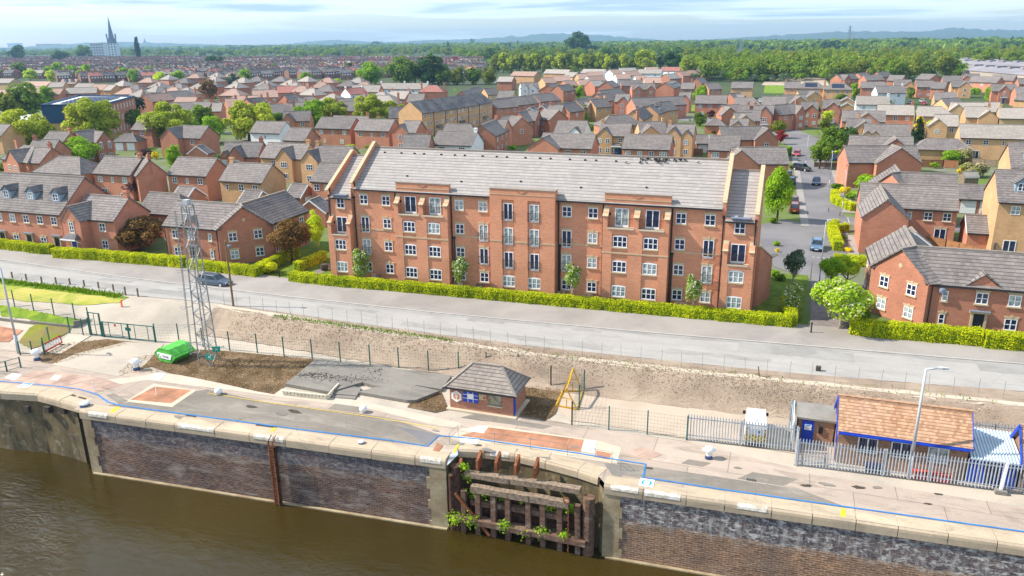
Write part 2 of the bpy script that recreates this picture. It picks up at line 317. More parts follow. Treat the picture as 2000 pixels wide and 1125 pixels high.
# quay wall brick: dark engineering brick, salts and damp
def quaybrick(name, a, b_, wash, salt, band):
    m, t, b = newmat(name, 0.75, 0.3); uv = coords(t, 'UV'); ob = coords(t)
    bt = N(t, 'ShaderNodeTexBrick', Scale=1.0); bt.inputs['Brick Width'].default_value = 0.46; bt.inputs['Row Height'].default_value = 0.17; bt.inputs['Mortar Size'].default_value = 0.02
    bt.inputs['Color1'].default_value = c4(a); bt.inputs['Color2'].default_value = c4(b_); bt.inputs['Mortar'].default_value = c4(tuple(x*1.7 for x in a)); t.links.new(uv, bt.inputs['Vector'])
    c = bt.outputs['Color']
    wn = noise(t, coords(t, 'UV', (1.0, 5.9, 1)), 2.2, 4.0, 0.75, 0.35, 0.7); c = mix(t, 1.0, c, mix(t, wn, (0.45,)*3, (2.5, 2.3, 2.1)), 'MULTIPLY')
    f = noise(t, ob, 0.30, 6.0, 0.65, 0.32, 0.68); c = mix(t, 1.0, c, mix(t, f, (0.6, 0.63, 0.7), (1.4, 1.28, 1.1)), 'MULTIPLY')
    # pale wash in long patches along the courses
    f = noise(t, coords(t, 'UV', (0.35, 1.6, 1)), 0.9, 8.0, 0.72, 0.50, 0.68, 0.3); c = mix(t, math2(t, 'MULTIPLY', f, wash), c, (0.36, 0.31, 0.27))
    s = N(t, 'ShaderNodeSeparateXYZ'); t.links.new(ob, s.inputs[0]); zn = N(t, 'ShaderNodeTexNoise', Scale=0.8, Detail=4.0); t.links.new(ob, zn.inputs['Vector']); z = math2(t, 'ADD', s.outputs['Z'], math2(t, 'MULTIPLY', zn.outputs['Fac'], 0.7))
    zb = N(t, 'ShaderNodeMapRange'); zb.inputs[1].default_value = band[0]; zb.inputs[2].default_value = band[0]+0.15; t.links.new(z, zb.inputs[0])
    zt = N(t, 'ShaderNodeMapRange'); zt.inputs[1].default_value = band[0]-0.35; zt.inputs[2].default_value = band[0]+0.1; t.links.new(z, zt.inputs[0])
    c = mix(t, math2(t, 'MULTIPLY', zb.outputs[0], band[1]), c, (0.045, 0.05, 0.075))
    f2 = noise(t, coords(t, 'UV', (1.3, 2.6, 1)), 1.3, 9.0, 0.8, 0.49, 0.62, 0.4); f3 = noise(t, coords(t, 'UV', (2.5, 0.5, 1)), 1.2, 5.0, 0.7, 0.5, 0.7)
    c = mix(t, math2(t, 'MULTIPLY', math2(t, 'MULTIPLY', math2(t, 'MAXIMUM', f2, math2(t, 'MULTIPLY', f3, 0.6)), zt.outputs[0]), salt), c, (0.64, 0.62, 0.57))
    f4 = noise(t, ob, 0.7, 5.0, 0.7, 0.58, 0.74); c = mix(t, math2(t, 'MULTIPLY', f4, 0.6), c, (0.16, 0.11, 0.05))
    t.links.new(c, b.inputs['Base Color']); bump(t, b, math2(t, 'ADD', bt.outputs['Fac'], math2(t, 'MULTIPLY', wn, -1.5)), -0.6, 0.035)
quaybrick('quay_brick', (0.105, 0.074, 0.063), (0.055, 0.042, 0.044), 0.75, 0.35, (-3.9, 0.55))
quaybrick('quay_brick_pale', (0.175, 0.122, 0.088), (0.105, 0.074, 0.060), 0.25, 0.95, (-4.4, 0.7))
def lockstone():
    m, t, b = newmat('lock_stone', 0.8, 0.3); ob = coords(t)
    f = noise(t, ob, 0.4, 6.0, 0.65, 0.3, 0.7); c = mix(t, f, (0.085, 0.065, 0.035), (0.21, 0.155, 0.075))
    f2 = noise(t, coords(t, 'Object', (1, 1, 0.25)), 1.3, 5.0, 0.7, 0.5, 0.75); c = mix(t, f2, c, (0.035, 0.04, 0.03))
    f3 = noise(t, ob, 1.6, 6.0, 0.7, 0.55, 0.75); c = mix(t, math2(t, 'MULTIPLY', f3, 0.7), c, (0.40, 0.36, 0.29))
    t.links.new(c, b.inputs['Base Color']); bump(t, b, f3, 0.4, 0.05)
lockstone()
def wornwhite():
    m, t, b = newmat('worn_white', 0.85, 0.2); ob = coords(t); f = noise(t, ob, 2.2, 6.0, 0.75, 0.42, 0.58, 0.4)
    t.links.new(mix(t, f, (0.42, 0.36, 0.27), (0.68, 0.67, 0.64)), b.inputs['Base Color'])
wornwhite()
ground('quoin_stone', [(0.30, 0.225, 0.135), (0.22, 0.165, 0.10), (0.38, 0.31, 0.20)], [0.6, 0.5], 0.9, 0.4)
def gatewood():
    m, t, b = newmat('gate_wood', 0.9, 0.2); ob = coords(t)
    f = noise(t, coords(t, 'Object', (0.5, 2, 3)), 2.0, 6.0, 0.7, 0.3, 0.7); c = mix(t, f, (0.075, 0.04, 0.027), (0.21, 0.13, 0.09))
    f2 = noise(t, ob, 1.2, 5.0, 0.7, 0.55, 0.75); c = mix(t, f2, c, (0.34, 0.29, 0.24))
    t.links.new(c, b.inputs['Base Color']); bump(t, b, f, 0.6, 0.05)
gatewood()
def watermat():
    m, t, b = newmat('water', 0.05, 0.9); b.inputs['IOR'].default_value = 1.33
    ob = coords(t); f = noise(t, ob, 0.07, 3.0, 0.5, 0.3, 0.7); t.links.new(mix(t, f, (0.028, 0.0195, 0.0035), (0.042, 0.029, 0.0055)), b.inputs['Base Color'])
    a = N(t, 'ShaderNodeTexNoise', Scale=0.75, Detail=5.0, Roughness=0.62, Distortion=1.0); t.links.new(coords(t, 'Object', (1.0, 2.0, 1)), a.inputs['Vector'])
    # wind-ruffled water away from the wall on the left, calmer under the walls
    s = N(t, 'ShaderNodeSeparateXYZ'); t.links.new(ob, s.inputs[0]); g = N(t, 'ShaderNodeTexNoise', Scale=0.16, Detail=4.0); t.links.new(ob, g.inputs['Vector'])
    q = math2(t, 'ADD', math2(t, 'ADD', math2(t, 'MULTIPLY', s.outputs['X'], 0.55), s.outputs['Y']), math2(t, 'MULTIPLY', g.outputs['Fac'], 9.0)); r = N(t, 'ShaderNodeMapRange'); r.inputs[1].default_value = -50.0; r.inputs[2].default_value = -56.0; r.inputs[3].default_value = 0.22; r.inputs[4].default_value = 2.0; t.links.new(q, r.inputs[0])
    bump(t, b, math2(t, 'MULTIPLY', a.outputs['Fac'], r.outputs[0]), 0.8, 0.28)
watermat()
# ---------------------------------------------------------------- mesh helpers
class MB:
    def __init__(s): s.v = []; s.f = []; s.m = []
    def face(s, pts, m=0):
        i = len(s.v); s.v.extend([tuple(p) for p in pts]); s.f.append(tuple(range(i, i+len(pts)))); s.m.append(m)
    def box(s, x0, y0, z0, x1, y1, z1, m=0, skip=''):
        i = len(s.v)
        s.v.extend([(x0, y0, z0), (x1, y0, z0), (x1, y1, z0), (x0, y1, z0), (x0, y0, z1), (x1, y0, z1), (x1, y1, z1), (x0, y1, z1)])
        for k, q in (('b', (3, 2, 1, 0)), ('t', (4, 5, 6, 7)), ('f', (0, 1, 5, 4)), ('r', (1, 2, 6, 5)), ('k', (2, 3, 7, 6)), ('l', (3, 0, 4, 7))):
            if k in skip: continue
            s.f.append(tuple(i+j for j in q)); s.m.append(m)
    def obox(s, a, b, w, z0, z1, m=0, off=0.0):
        """upright slab along a->b (2-D), width w centred (off shifts it to the left)"""
        a = np.array(a[:2], float); b = np.array(b[:2], float); d = b-a; d /= np.linalg.norm(d); n = np.array([-d[1], d[0]])
        p = [a+n*(off-w/2), b+n*(off-w/2), b+n*(off+w/2), a+n*(off+w/2)]
        s.prism(p, z0, z1, m)
    def prism(s, poly, z0, z1, m=0):
        n = len(poly); i = len(s.v)
        ar = sum(poly[k][0]*poly[(k+1) % n][1]-poly[(k+1) % n][0]*poly[k][1] for k in range(n))
        if ar < 0: poly = list(poly)[::-1]
        s.v.extend([(p[0], p[1], z0) for p in poly]); s.v.extend([(p[0], p[1], z1) for p in poly])
        s.f.append(tuple(i+k for k in range(n))[::-1]); s.m.append(m)
        s.f.append(tuple(i+n+k for k in range(n))); s.m.append(m)
        for k in range(n):
            j = (k+1) % n; s.f.append((i+k, i+j, i+n+j, i+n+k)); s.m.append(m)
    def slab(s, quad, th, m=0, down=True):
        """a sheet with thickness: quad is the top (or outer) face, counter-clockwise from outside"""
        q = [Vector(p) for p in quad]; nn = (q[1]-q[0]).cross(q[-1]-q[0]).normalized()
        lo = [p-nn*th for p in q]; n = len(q); i = len(s.v)
        s.v.extend([tuple(p) for p in q]+[tuple(p) for p in lo])
        s.f.append(tuple(i+k for k in range(n))); s.m.append(m)
        s.f.append(tuple(i+n+k for k in range(n))[::-1]); s.m.append(m)
        for k in range(n):
            j = (k+1) % n; s.f.append((i+j, i+k, i+n+k, i+n+j)); s.m.append(m)
    def tube(s, p, q, r, n=6, m=0, r2=None):
        p = Vector(p); q = Vector(q); r2 = r if r2 is None else r2
        d = (q-p).normalized(); a = d.orthogonal().normalized(); b = d.cross(a); i = len(s.v)
        for c, rr in ((p, r), (q, r2)):
            for k in range(n):
                t = 2*math.pi*k/n; s.v.append(tuple(c+a*math.cos(t)*rr+b*math.sin(t)*rr))
        for k in range(n):
            j = (k+1) % n; s.f.append((i+k, i+j, i+n+j, i+n+k)); s.m.append(m)
        s.f.append(tuple(i+k for k in range(n))[::-1]); s.m.append(m); s.f.append(tuple(i+n+k for k in range(n))); s.m.append(m)
    def beam(s, p, q, w, h=None, m=0, upv=(0, 0, 1)):
        h = w if h is None else h; p = Vector(p); q = Vector(q); d = (q-p).normalized(); u = Vector(upv)
        if abs(d.dot(u)) > 0.98: u = Vector((1, 0, 0))
        a = d.cross(u).normalized()*(w/2); b = a.cross(d).normalized()*(h/2); i = len(s.v)
        for c in (p, q): s.v.extend([tuple(c-a-b), tuple(c+a-b), tuple(c+a+b), tuple(c-a+b)])
        for k in ((0, 1, 5, 4), (1, 2, 6, 5), (2, 3, 7, 6), (3, 0, 4, 7), (3, 2, 1, 0), (4, 5, 6, 7)): s.f.append(tuple(i+j for j in k)); s.m.append(m)
    def lathe(s, prof, n=14, m=0, c=(0, 0)):
        i = len(s.v)
        for r, z in prof:
            for k in range(n): t = 2*math.pi*k/n; s.v.append((c[0]+r*math.cos(t), c[1]+r*math.sin(t), z))
        for a in range(len(prof)-1):
            for k in range(n):
                j = (k+1) % n; s.f.append((i+a*n+k, i+a*n+j, i+(a+1)*n+j, i+(a+1)*n+k)); s.m.append(m)
        s.f.append(tuple(i+(len(prof)-1)*n+k for k in range(n))); s.m.append(m)
    def loft(s, rings, m=0, cap=True):
        i = len(s.v); n = len(rings[0])
        for r in rings: s.v.extend([tuple(p) for p in r])
        for a in range(len(rings)-1):
            for k in range(n):
                j = (k+1) % n; s.f.append((i+a*n+k, i+a*n+j, i+(a+1)*n+j, i+(a+1)*n+k)); s.m.append(m)
        if cap:
            s.f.append(tuple(i+k for k in range(n))[::-1]); s.m.append(m); s.f.append(tuple(i+(len(rings)-1)*n+k for k in range(n))); s.m.append(m)
    def data(s, name, mats, smooth=False):
        me = bpy.data.meshes.new(name); me.from_pydata(s.v, [], s.f)
        for k in mats: me.materials.append(MATS[k])
        me.polygons.foreach_set('material_index', s.m)
        if smooth: me.polygons.foreach_set('use_smooth', [True]*len(s.f))
        autouv(me); me.update(); return me
    def build(s, name, mats, parent=None, loc=None, rz=0.0, smooth=False):
        if isinstance(mats, str): mats = [mats]
        return link(name, s.data(name, mats, smooth), parent, loc, rz)
def autouv(me):
    n = len(me.loops); 
    if not n: return
    uvl = me.uv_layers.new(name='UVMap')
    co = np.empty(len(me.vertices)*3); me.vertices.foreach_get('co', co); co = co.reshape(-1, 3)
    li = np.empty(n, int); me.loops.foreach_get('vertex_index', li)
    pn = np.empty(len(me.polygons)*3); me.polygons.foreach_get('normal', pn); pn = pn.reshape(-1, 3)
    lt = np.empty(len(me.polygons), int); me.polygons.foreach_get('loop_total', lt); nr = np.repeat(pn, lt, 0)
    t = np.stack([-nr[:, 1], nr[:, 0], 0*nr[:, 0]], 1); ln = np.linalg.norm(t, axis=1); flat = ln < 0.05
    t[flat] = (1, 0, 0); t /= np.linalg.norm(t, axis=1)[:, None]; b = np.cross(nr, t); p = co[li]
    uv = np.stack([(p*t).sum(1), (p*b).sum(1)], 1); uvl.data.foreach_set('uv', uv.ravel())
def link(name, me, parent=None, loc=None, rz=0.0):
    o = bpy.data.objects.new(name, me); COL.objects.link(o)
    if parent: o.parent = parent
    if loc is not None: o.location = tuple(loc)
    if rz: o.rotation_euler = (0, 0, rz)
    return o
LABELS = set()
def tag(o, label=None, cat=None, group=None, kind=None):
    if label:
        o['label'] = label
    if cat: o['category'] = cat
    if group: o['group'] = group
    if kind: o['kind'] = kind
    return o
def thing(name, label, cat, loc=(0, 0, 0), rz=0.0, group=None):
    o = link(name, None, None, loc, rz); return tag(o, label, cat, group)
def struct(o): o['kind'] = 'structure'; return o
def arr_mesh(name, co, nverts_per_face, mats):
    me = bpy.data.meshes.new(name); co = np.asarray(co, np.float32); nv = len(co); k = nverts_per_face; nf = nv//k
    me.vertices.add(nv); me.vertices.foreach_set('co', co.ravel()); me.loops.add(nv); me.loops.foreach_set('vertex_index', np.arange(nv, dtype=np.int32))
    me.polygons.add(nf); me.polygons.foreach_set('loop_start', np.arange(0, nv, k, dtype=np.int32)); me.polygons.foreach_set('loop_total', np.full(nf, k, np.int32))
    for q in mats: me.materials.append(MATS[q])
    me.update(calc_edges=True); return me
def leaf_quads(c, nrm, size, rng, tilt=0.7):
    """rhombus leaves at c facing about nrm"""
    n = len(c); nn = nrm + rng.normal(0, tilt, (n, 3)); nn /= np.linalg.norm(nn, axis=1)[:, None]+1e-9
    a = np.cross(nn, rng.normal(0, 1, (n, 3))); a /= np.linalg.norm(a, axis=1)[:, None]+1e-9; b = np.cross(nn, a)
    s = (np.asarray(size)*rng.uniform(0.6, 1.25, n))[:, None]
    q = np.stack([c-a*s*0.62, c-b*s*0.36+nn*s*0.06, c+a*s*0.62, c+b*s*0.36+nn*s*0.06], 1); return q.reshape(-1, 3)
# ---------------------------------------------------------------- windows and doors (shared meshes, outward = -Y, origin at sill centre)
WM = {}
def wmesh(kind):
    if kind in WM: return WM[kind]
    w, h, cols, rows = dict(w4=(1.05, 1.12, 2, 2), w1=(0.52, 1.02, 1, 2), w6=(1.55, 1.15, 3, 2), wa=(1.5, 1.2, 3, 2), fd=(1.08, 1.95, 2, 1), fdw=(1.45, 1.98, 2, 1), wt=(0.8, 1.5, 2, 3), wd=(0.95, 1.0, 2, 2), wl=(1.0, 0.95, 2, 2), wh=(1.3, 1.2, 2, 1))[kind]
    b = MB(); fw = 0.075
    b.box(-w/2+fw, -0.012, fw, w/2-fw, 0.02, h-fw, 1)
    b.box(-w/2, -0.05, 0, w/2, 0.02, fw, 0); b.box(-w/2, -0.05, h-fw, w/2, 0.02, h, 0)
    b.box(-w/2, -0.05, fw, -w/2+fw, 0.02, h-fw, 0); b.box(w/2-fw, -0.05, fw, w/2, 0.02, h-fw, 0)
    for k in range(1, cols): x = -w/2+w*k/cols; b.box(x-0.045, -0.045, fw, x+0.045, 0.018, h-fw, 0)
    for k in range(1, rows):
        z = h*k/rows
        for j in range(cols):
            x0 = -w/2+w*j/cols+0.047; x1 = -w/2+w*(j+1)/cols-0.047; b.box(x0, -0.035, z-0.03, x1, 0.018, z+0.03, 0)
    if kind.startswith('fd'): b.box(-w/2+fw, -0.04, fw, w/2-fw, 0.018, fw+0.12, 0)
    if kind == 'wa' or kind == 'wt':      # shallow arched head
        n = 6; pts = [(w/2-w*k/n, h+0.10*(1-(2*k/n-1)**2) if kind == 'wa' else h+0.32*(1-(2*k/n-1)**2)) for k in range(n+1)]
        i = len(b.v); b.v.extend([(x, -0.05, z) for x, z in pts]); b.f.append(tuple(range(i, i+n+1))[::-1]); b.m.append(0)
    me = b.data('window', ['upvc', 'glass']); WM[kind] = (me, w, h); return WM[kind]
def trim(kind):
    if kind in WM: return WM[kind]
    b = MB(); k, w = kind.split('_'); w = float(w)
    if k == 'lintel':
        b.slab([(-w/2-0.02, -0.06, 0), (w/2+0.02, -0.06, 0), (w/2+0.16, -0.06, 0.24), (-w/2-0.16, -0.06, 0.24)], 0.07)
        b.slab([(-0.09, -0.085, -0.01), (0.09, -0.085, -0.01), (0.13, -0.085, 0.33), (-0.13, -0.085, 0.33)], 0.095)
    else: b.box(-w/2-0.1, -0.12, -0.13, w/2+0.1, 0.01, 0.0)
    WM[kind] = b.data(k, ['stone_trim']); return WM[kind]
def window(par, kind, x, y, z, face=0.0, head=False, sill=False, name='window'):
    """face: outward direction in the parent's frame, 0 = -Y, pi/2 = +X"""
    me, w, h = wmesh(kind); o = link('french_window' if kind.startswith('fd') and name == 'window' else name, me, par, (x, y, z), face)
    if head: link('lintel', trim('lintel_%.2f' % w), o, (0, 0, h+0.01))
    if sill: link('sill', trim('sill_%.2f' % w), o, (0, 0, -0.005))
    return o
def gdoor(par, x, y, z, w, h, face=0.0):
    k = 'gd%.1f%.1f' % (w, h)
    if k not in WM:
        b = MB(); b.box(-w/2, -0.05, 0, w/2, 0.02, h)
        for i in range(1, 4): b.box(-w/2+0.05, -0.06, h*i/4-0.02, w/2-0.05, -0.045, h*i/4+0.02)
        WM[k] = b.data('garage_door', ['garage_white'])
    return link('garage_door', WM[k], par, (x, y, z), face)
def fdoor(par, x, y, z, face=0.0, m='door_dark', surround=True):
    k = 'door'+m
    if k not in WM:
        b = MB(); b.box(-0.45, -0.05, 0, 0.45, 0.02, 2.0)
        for dx in (-0.2, 0.2):
            for z0 in (0.2, 0.95): b.box(dx-0.14, -0.065, z0, dx+0.14, -0.045, z0+0.6)
        WM[k] = b.data('door', [m])
    o = link('door', WM[k], par, (x, y, z), face)
    if surround:
        if 'dsur' not in WM:
            b = MB()
            for sx in (-1, 1): b.box(sx*0.58-0.11, -0.16, 0, sx*0.58+0.11, 0.0, 2.15)
            b.box(-0.85, -0.34, 2.15, 0.85, 0.0, 2.32, 0); b.box(-0.9, -0.4, 2.32, 0.9, 0.0, 2.38, 1)
            WM['dsur'] = b.data('door_surround', ['stone_trim', 'lead_grey'])
        link('surround', WM['dsur'], o)
    return o
# ---------------------------------------------------------------- houses
def gable_roof(b, L, d, e, r, ov=0.28, vg=0.16, th=0.13, x0=None, x1=None):
    """slabs over a ridge along X"""
    xa = -L/2-vg if x0 is None else x0; xb = L/2+vg if x1 is None else x1
    sl = (r-e)/(d/2); ye = d/2+ov; ze = e-ov*sl+0.16; zr = r+0.16
    b.slab([(xa, -ye, ze), (xb, -ye, ze), (xb, 0, zr), (xa, 0, zr)], th, 0)
    b.slab([(xb, ye, ze), (xa, ye, ze), (xa, 0, zr), (xb, 0, zr)], th, 0)
    b.beam((xa, 0, zr-0.01), (xb, 0, zr-0.01), 0.26, 0.16, 1)
    for s in (-1, 1): b.beam((xa+vg, s*(ye+0.03), ze-0.16), (xb-vg, s*(ye+0.03), ze-0.16), 0.11, 0.11, 2)
def hip_roof(b, L, d, e, r, hl, hr, ov=0.28):
    xa, xb, ye = -L/2-ov, L/2+ov, d/2+ov; z0 = e-0.02; rl = -L/2+(d/2)*0.95 if hl else -L/2-0.12; rr = L/2-(d/2)*0.95 if hr else L/2+0.12
    if not hl: xa = -L/2-0.16
    if not hr: xb = L/2+0.16
    zr = r+0.15; A, B, Cc, D = (xa, -ye, z0), (xb, -ye, z0), (xb, ye, z0), (xa, ye, z0); P, Q = (rl, 0, zr), (rr, 0, zr)
    b.face([A, B, Q, P]); b.face([Cc, D, P, Q]); b.face([D, A, P]); b.face([B, Cc, Q]); b.face([A, D, Cc, B], 2)
    b.beam(P, Q, 0.26, 0.14, 1)
    if hl: b.beam(A, P, 0.2, 0.1, 1); b.beam(D, P, 0.2, 0.1, 1)
    if hr: b.beam(B, Q, 0.2, 0.1, 1); b.beam(Cc, Q, 0.2, 0.1, 1)
    for s in (-1, 1): b.beam((xa, s*(ye+0.03), z0), (xb, s*(ye+0.03), z0), 0.11, 0.13, 2)
def body(b, x0, x1, y0, y1, e, r=None, axis='x', gl=True, gr=True):
    """wall shell; pentagon ends when gl / gr"""
    if axis == 'x':
        ym = (y0+y1)/2
        b.face([(x0, y0, 0), (x1, y0, 0), (x1, y0, e), (x0, y0, e)]); b.face([(x1, y1, 0), (x0, y1, 0), (x0, y1, e), (x1, y1, e)])
        b.face([(x0, y1, 0), (x0, y0, 0), (x0, y0, e)]+([(x0, ym, r)] if gl and r else [])+[(x0, y1, e)])
        b.face([(x1, y0, 0), (x1, y1, 0), (x1, y1, e)]+([(x1, ym, r)] if gr and r else [])+[(x1, y0, e)])
    else:
        xm = (x0+x1)/2
        b.face([(x0, y0, 0), (x1, y0, 0), (x1, y0, e)]+([(xm, y0, r)] if gl and r else [])+[(x0, y0, e)])
        b.face([(x1, y0, 0), (x1, y1, 0), (x1, y1, e), (x1, y0, e)]); b.face([(x0, y1, 0), (x0, y0, 0), (x0, y0, e), (x0, y1, e)])
def chimney(par, x, y, z0, z1, m, w=0.75, d=0.55, pots=2):
    b = MB(); b.box(x-w/2, y-d/2, z0, x+w/2, y+d/2, z1, 0); b.box(x-w/2-0.06, y-d/2-0.06, z1-0.28, x+w/2+0.06, y+d/2+0.06, z1-0.14, 0)
    o = b.build('chimney', [m], par)
    p = MB()
    for k in range(pots): p.lathe([(0.12, z1), (0.10, z1+0.35)], 8, 0, (x-w*0.22+k*w*0.44, y))
    p.build('chimney_pots', ['tile_red'], o)
    return o
BR = dict(r='brick_red', b='brick_buff', w='render_white', y='brick_yellow', o='brick_flats')
HOUSES = []
def house(label, x1, y1, x2, y2, col='r', d=6.8, e=4.8, r=7.35, hip='', ch='', wings=(), tile='tile_brown', snap=True, top='auto', low='auto', ends='', name='house', cat='house', grp='houses of the estate', L=None, near=False, dorm=(), ang=None, sol=False, flip=False, z0=0.0, porch=None):
    A = at(x1, y1, r+z0); B = at(x2, y2, r+z0); v = B-A; LL = float(np.hypot(v[0], v[1])); a = math.atan2(v[1], v[0]); c = (A+B)/2
    if snap:
        k = round(a/(math.pi/2))*(math.pi/2)
        if abs(a-k) < R(13): a = k
    if ang is not None: a = R(ang)
    if L: LL = L
    if hip: LL += 0.95*d/2*len(hip)
    if hip in ('l', 'r'):
        sg = -1 if hip == 'l' else 1; c = c+np.array([math.cos(a), math.sin(a), 0])*sg*0.95*d/4
    LL = max(LL, 3.0)
    # front (local -Y) looks to the camera
    fy = np.array([math.sin(a), -math.cos(a)])      # world direction of local -Y
    tocam = CAM[:2]-c[:2]; dist = float(np.linalg.norm(tocam))
    if fy@tocam < 0:
        a += math.pi; fy = -fy; hip = hip.translate(str.maketrans('lr', 'rl')); ch = ch.translate(str.maketrans('LR', 'RL')); wings = [(1-w[0],)+tuple(w[1:]) for w in wings]; ends = ends.translate(str.maketrans('lr', 'rl'))
    root = thing(name, label, cat, (c[0], c[1], z0), a, grp)
    m = BR.get(col, col); wb = MB(); rb = MB()
    if hip: body(wb, -LL/2, LL/2, -d/2, d/2, e, r, 'x', 'l' not in hip, 'r' not in hip); hip_roof(rb, LL, d, e, r, 'l' in hip, 'r' in hip)
    else: body(wb, -LL/2, LL/2, -d/2, d/2, e, r); gable_roof(rb, LL, d, e, r)
    fronts = [(-LL/2, LL/2, -d/2)]
    for w in wings:                                   # (t along the ridge, width, projection, ridge height, window kinds)
        t, ww, pj = w[0], w[1], w[2]; rz = w[3] if len(w) > 3 and w[3] else min(r-0.15, e+ww*0.42)
        xm = -LL/2+t*LL; xa = max(xm-ww/2, -LL/2+0.02) if pj < 0.4 else xm-ww/2; xb = min(xm+ww/2, LL/2-0.02) if pj < 0.4 else xm+ww/2; xm = (xa+xb)/2; ww = xb-xa; yf = -d/2-max(pj, 0.06)
        body(wb, xa, xb, yf, -d/2+0.5, e, rz, 'y')
        yb = min(-0.05, -(d/2)*(r-rz)/(r-e)+0.25); sl = (rz-e)/(ww/2); ov = 0.22; ze = e-ov*sl+0.15; yo = yf-0.14
        for s in (-1, 1):
            q = [(xm, yo, rz+0.15), (xm, yb, rz+0.15), (xm+s*(ww/2+ov), -d/2+0.35 if pj > 0.3 else -d/2+0.1, ze), (xm+s*(ww/2+ov), yo, ze)]
            rb.slab(q if s < 0 else q[::-1], 0.12, 0)
        rb.beam((xm, yo, rz+0.15), (xm, yb, rz+0.15), 0.22, 0.14, 1)
        wk = w[4] if len(w) > 4 else ('w4' if ww < 4.6 else 'w4 w4')
        ks = wk.split()
        for i, kk in enumerate(ks):
            x = xa+(i+0.5)*ww/len(ks); window(root, kk, x, yf, e-1.75, 0, near, near)
            if pj > 0.3 or dist < 150: window(root, kk if kk != 'wt' else 'w4', x, yf, 0.75, 0, near, near)
        fronts = [f for (p, q, y) in fronts for f in ((p, min(q, xa), y), (max(p, xb), q, y)) if f[1]-f[0] > 1.1]
    wb.build('wall', [m], root); rb.build('roof', [tile, 'ridge_tile', 'gutter'], root)
    for k in ch:
        x = {'L': -LL/2+0.35, 'R': LL/2-0.35, 'M': 0.0}[k]; chimney(root, x, 0.35 if k == 'M' else 0.0, e, r+1.05, m)
    if top == 'auto':
        nn = max(2, int(LL/2.7)); top = ' '.join(['w4', 'w1', 'w4', 'w4', 'w1', 'w4'][:nn]) if nn > 1 else 'w4'
    def row(spec, z):
        ks = spec.split()
        tot = sum(f[1]-f[0] for f in fronts)
        if not ks or tot <= 0: return
        for i, k in enumerate(ks):
            s = (i+0.5)/len(ks)*tot
            for f in fronts:
                if s <= f[1]-f[0]: window(root, k, min(max(f[0]+s, f[0]+0.65), f[1]-0.65), f[2], z, 0, near, near) if k != 'dr' else fdoor(root, min(max(f[0]+s, f[0]+0.65), f[1]-0.65), f[2], 0, 0, 'door_dark', near); break
                s -= f[1]-f[0]
    if top: row(top, e-1.62)
    if low == 'auto': low = top if dist < 260 else ''
    if low: row(low, 0.75 if 'fd' not in low else 0.12)
    for k in ends:
        window(root, 'w4', (LL/2 if k == 'r' else -LL/2), 0, e-1.62, math.pi/2 if k == 'r' else -math.pi/2)
    for t in dorm:                                     # dormer windows on the front slope
        x = -LL/2+t*LL; dw = 1.5; yf = -d/2*0.72; zb = e+(r-e)*(1-0.72); zt = zb+1.35; rz = zt+0.62; yb = -(d/2)*(r-rz)/(r-e)
        db = MB(); body(db, x-dw/2, x+dw/2, yf, min(yb, -0.1), 0, 0, 'y')
        db = MB(); ybk = min(yb, -0.1)
        db.face([(x-dw/2, yf, zb), (x+dw/2, yf, zb), (x+dw/2, yf, zt), (x, yf, rz), (x-dw/2, yf, zt)])
        for s in (-1, 1): q = [(x+s*dw/2, yf, zb), (x+s*dw/2, ybk, zb), (x+s*dw/2, ybk, zt), (x+s*dw/2, yf, zt)]; db.face(q if s > 0 else q[::-1])
        o = db.build('dormer', ['dormer_blue'], root)
        rr = MB()
        for s in (-1, 1): q = [(x, yf-0.18, rz+0.1), (x, ybk, rz+0.1), (x+s*(dw/2+0.2), ybk, zt-0.06), (x+s*(dw/2+0.2), yf-0.18, zt-0.06)]; rr.slab(q if s < 0 else q[::-1], 0.1)
        rr.build('dormer_roof', ['tile_slate'], o); window(o, 'wd', x, yf, zb+0.3)
    if sol:
        s = MB(); sl = (r-e)/(d/2)
        for i in range(5):
            for j in range(2):
                x = -2.6+i*1.05; y0 = -d/2+0.7+j*1.25; y1 = y0+1.15
                s.slab([(x, y0, e+(y0+d/2)*sl+0.24), (x+0.98, y0, e+(y0+d/2)*sl+0.24), (x+0.98, y1, e+(y1+d/2)*sl+0.24), (x, y1, e+(y1+d/2)*sl+0.24)], 0.05)
        s.build('solar_panels', ['solar'], root)
    if porch is not None:
        x = -LL/2+porch*LL; yf = min([f[2] for f in fronts]+[-d/2])-0.0
        for w in wings: yf = min(yf, -d/2-w[2]) if abs(w[0]-porch) < 0.3 else yf
        p = MB(); p.slab([(x-1.3, yf-1.0, 2.35), (x+1.3, yf-1.0, 2.35), (x+0.7, yf, 3.0), (x-0.7, yf, 3.0)], 0.1); p.face([(x+1.3, yf-1.0, 2.35), (x+1.3, yf, 2.35), (x+0.7, yf, 3.0)]); p.face([(x-1.3, yf, 2.35), (x-1.3, yf-1.0, 2.35), (x-0.7, yf, 3.0)])
        p.beam((x-1.32, yf-1.0, 2.28), (x+1.32, yf-1.0, 2.28), 0.1, 0.16, 1)
        for s in (-1, 1): p.beam((x+s*1.2, yf-0.9, 2.25), (x+s*1.2, yf-0.05, 1.7), 0.08, 0.1, 1)
        p.build('porch_roof', ['tile_slate', 'upvc'], root); fdoor(root, x, yf, 0, 0, 'door_blue', False)
    HOUSES.append((root, c[0], c[1], LL, d, a)); return root
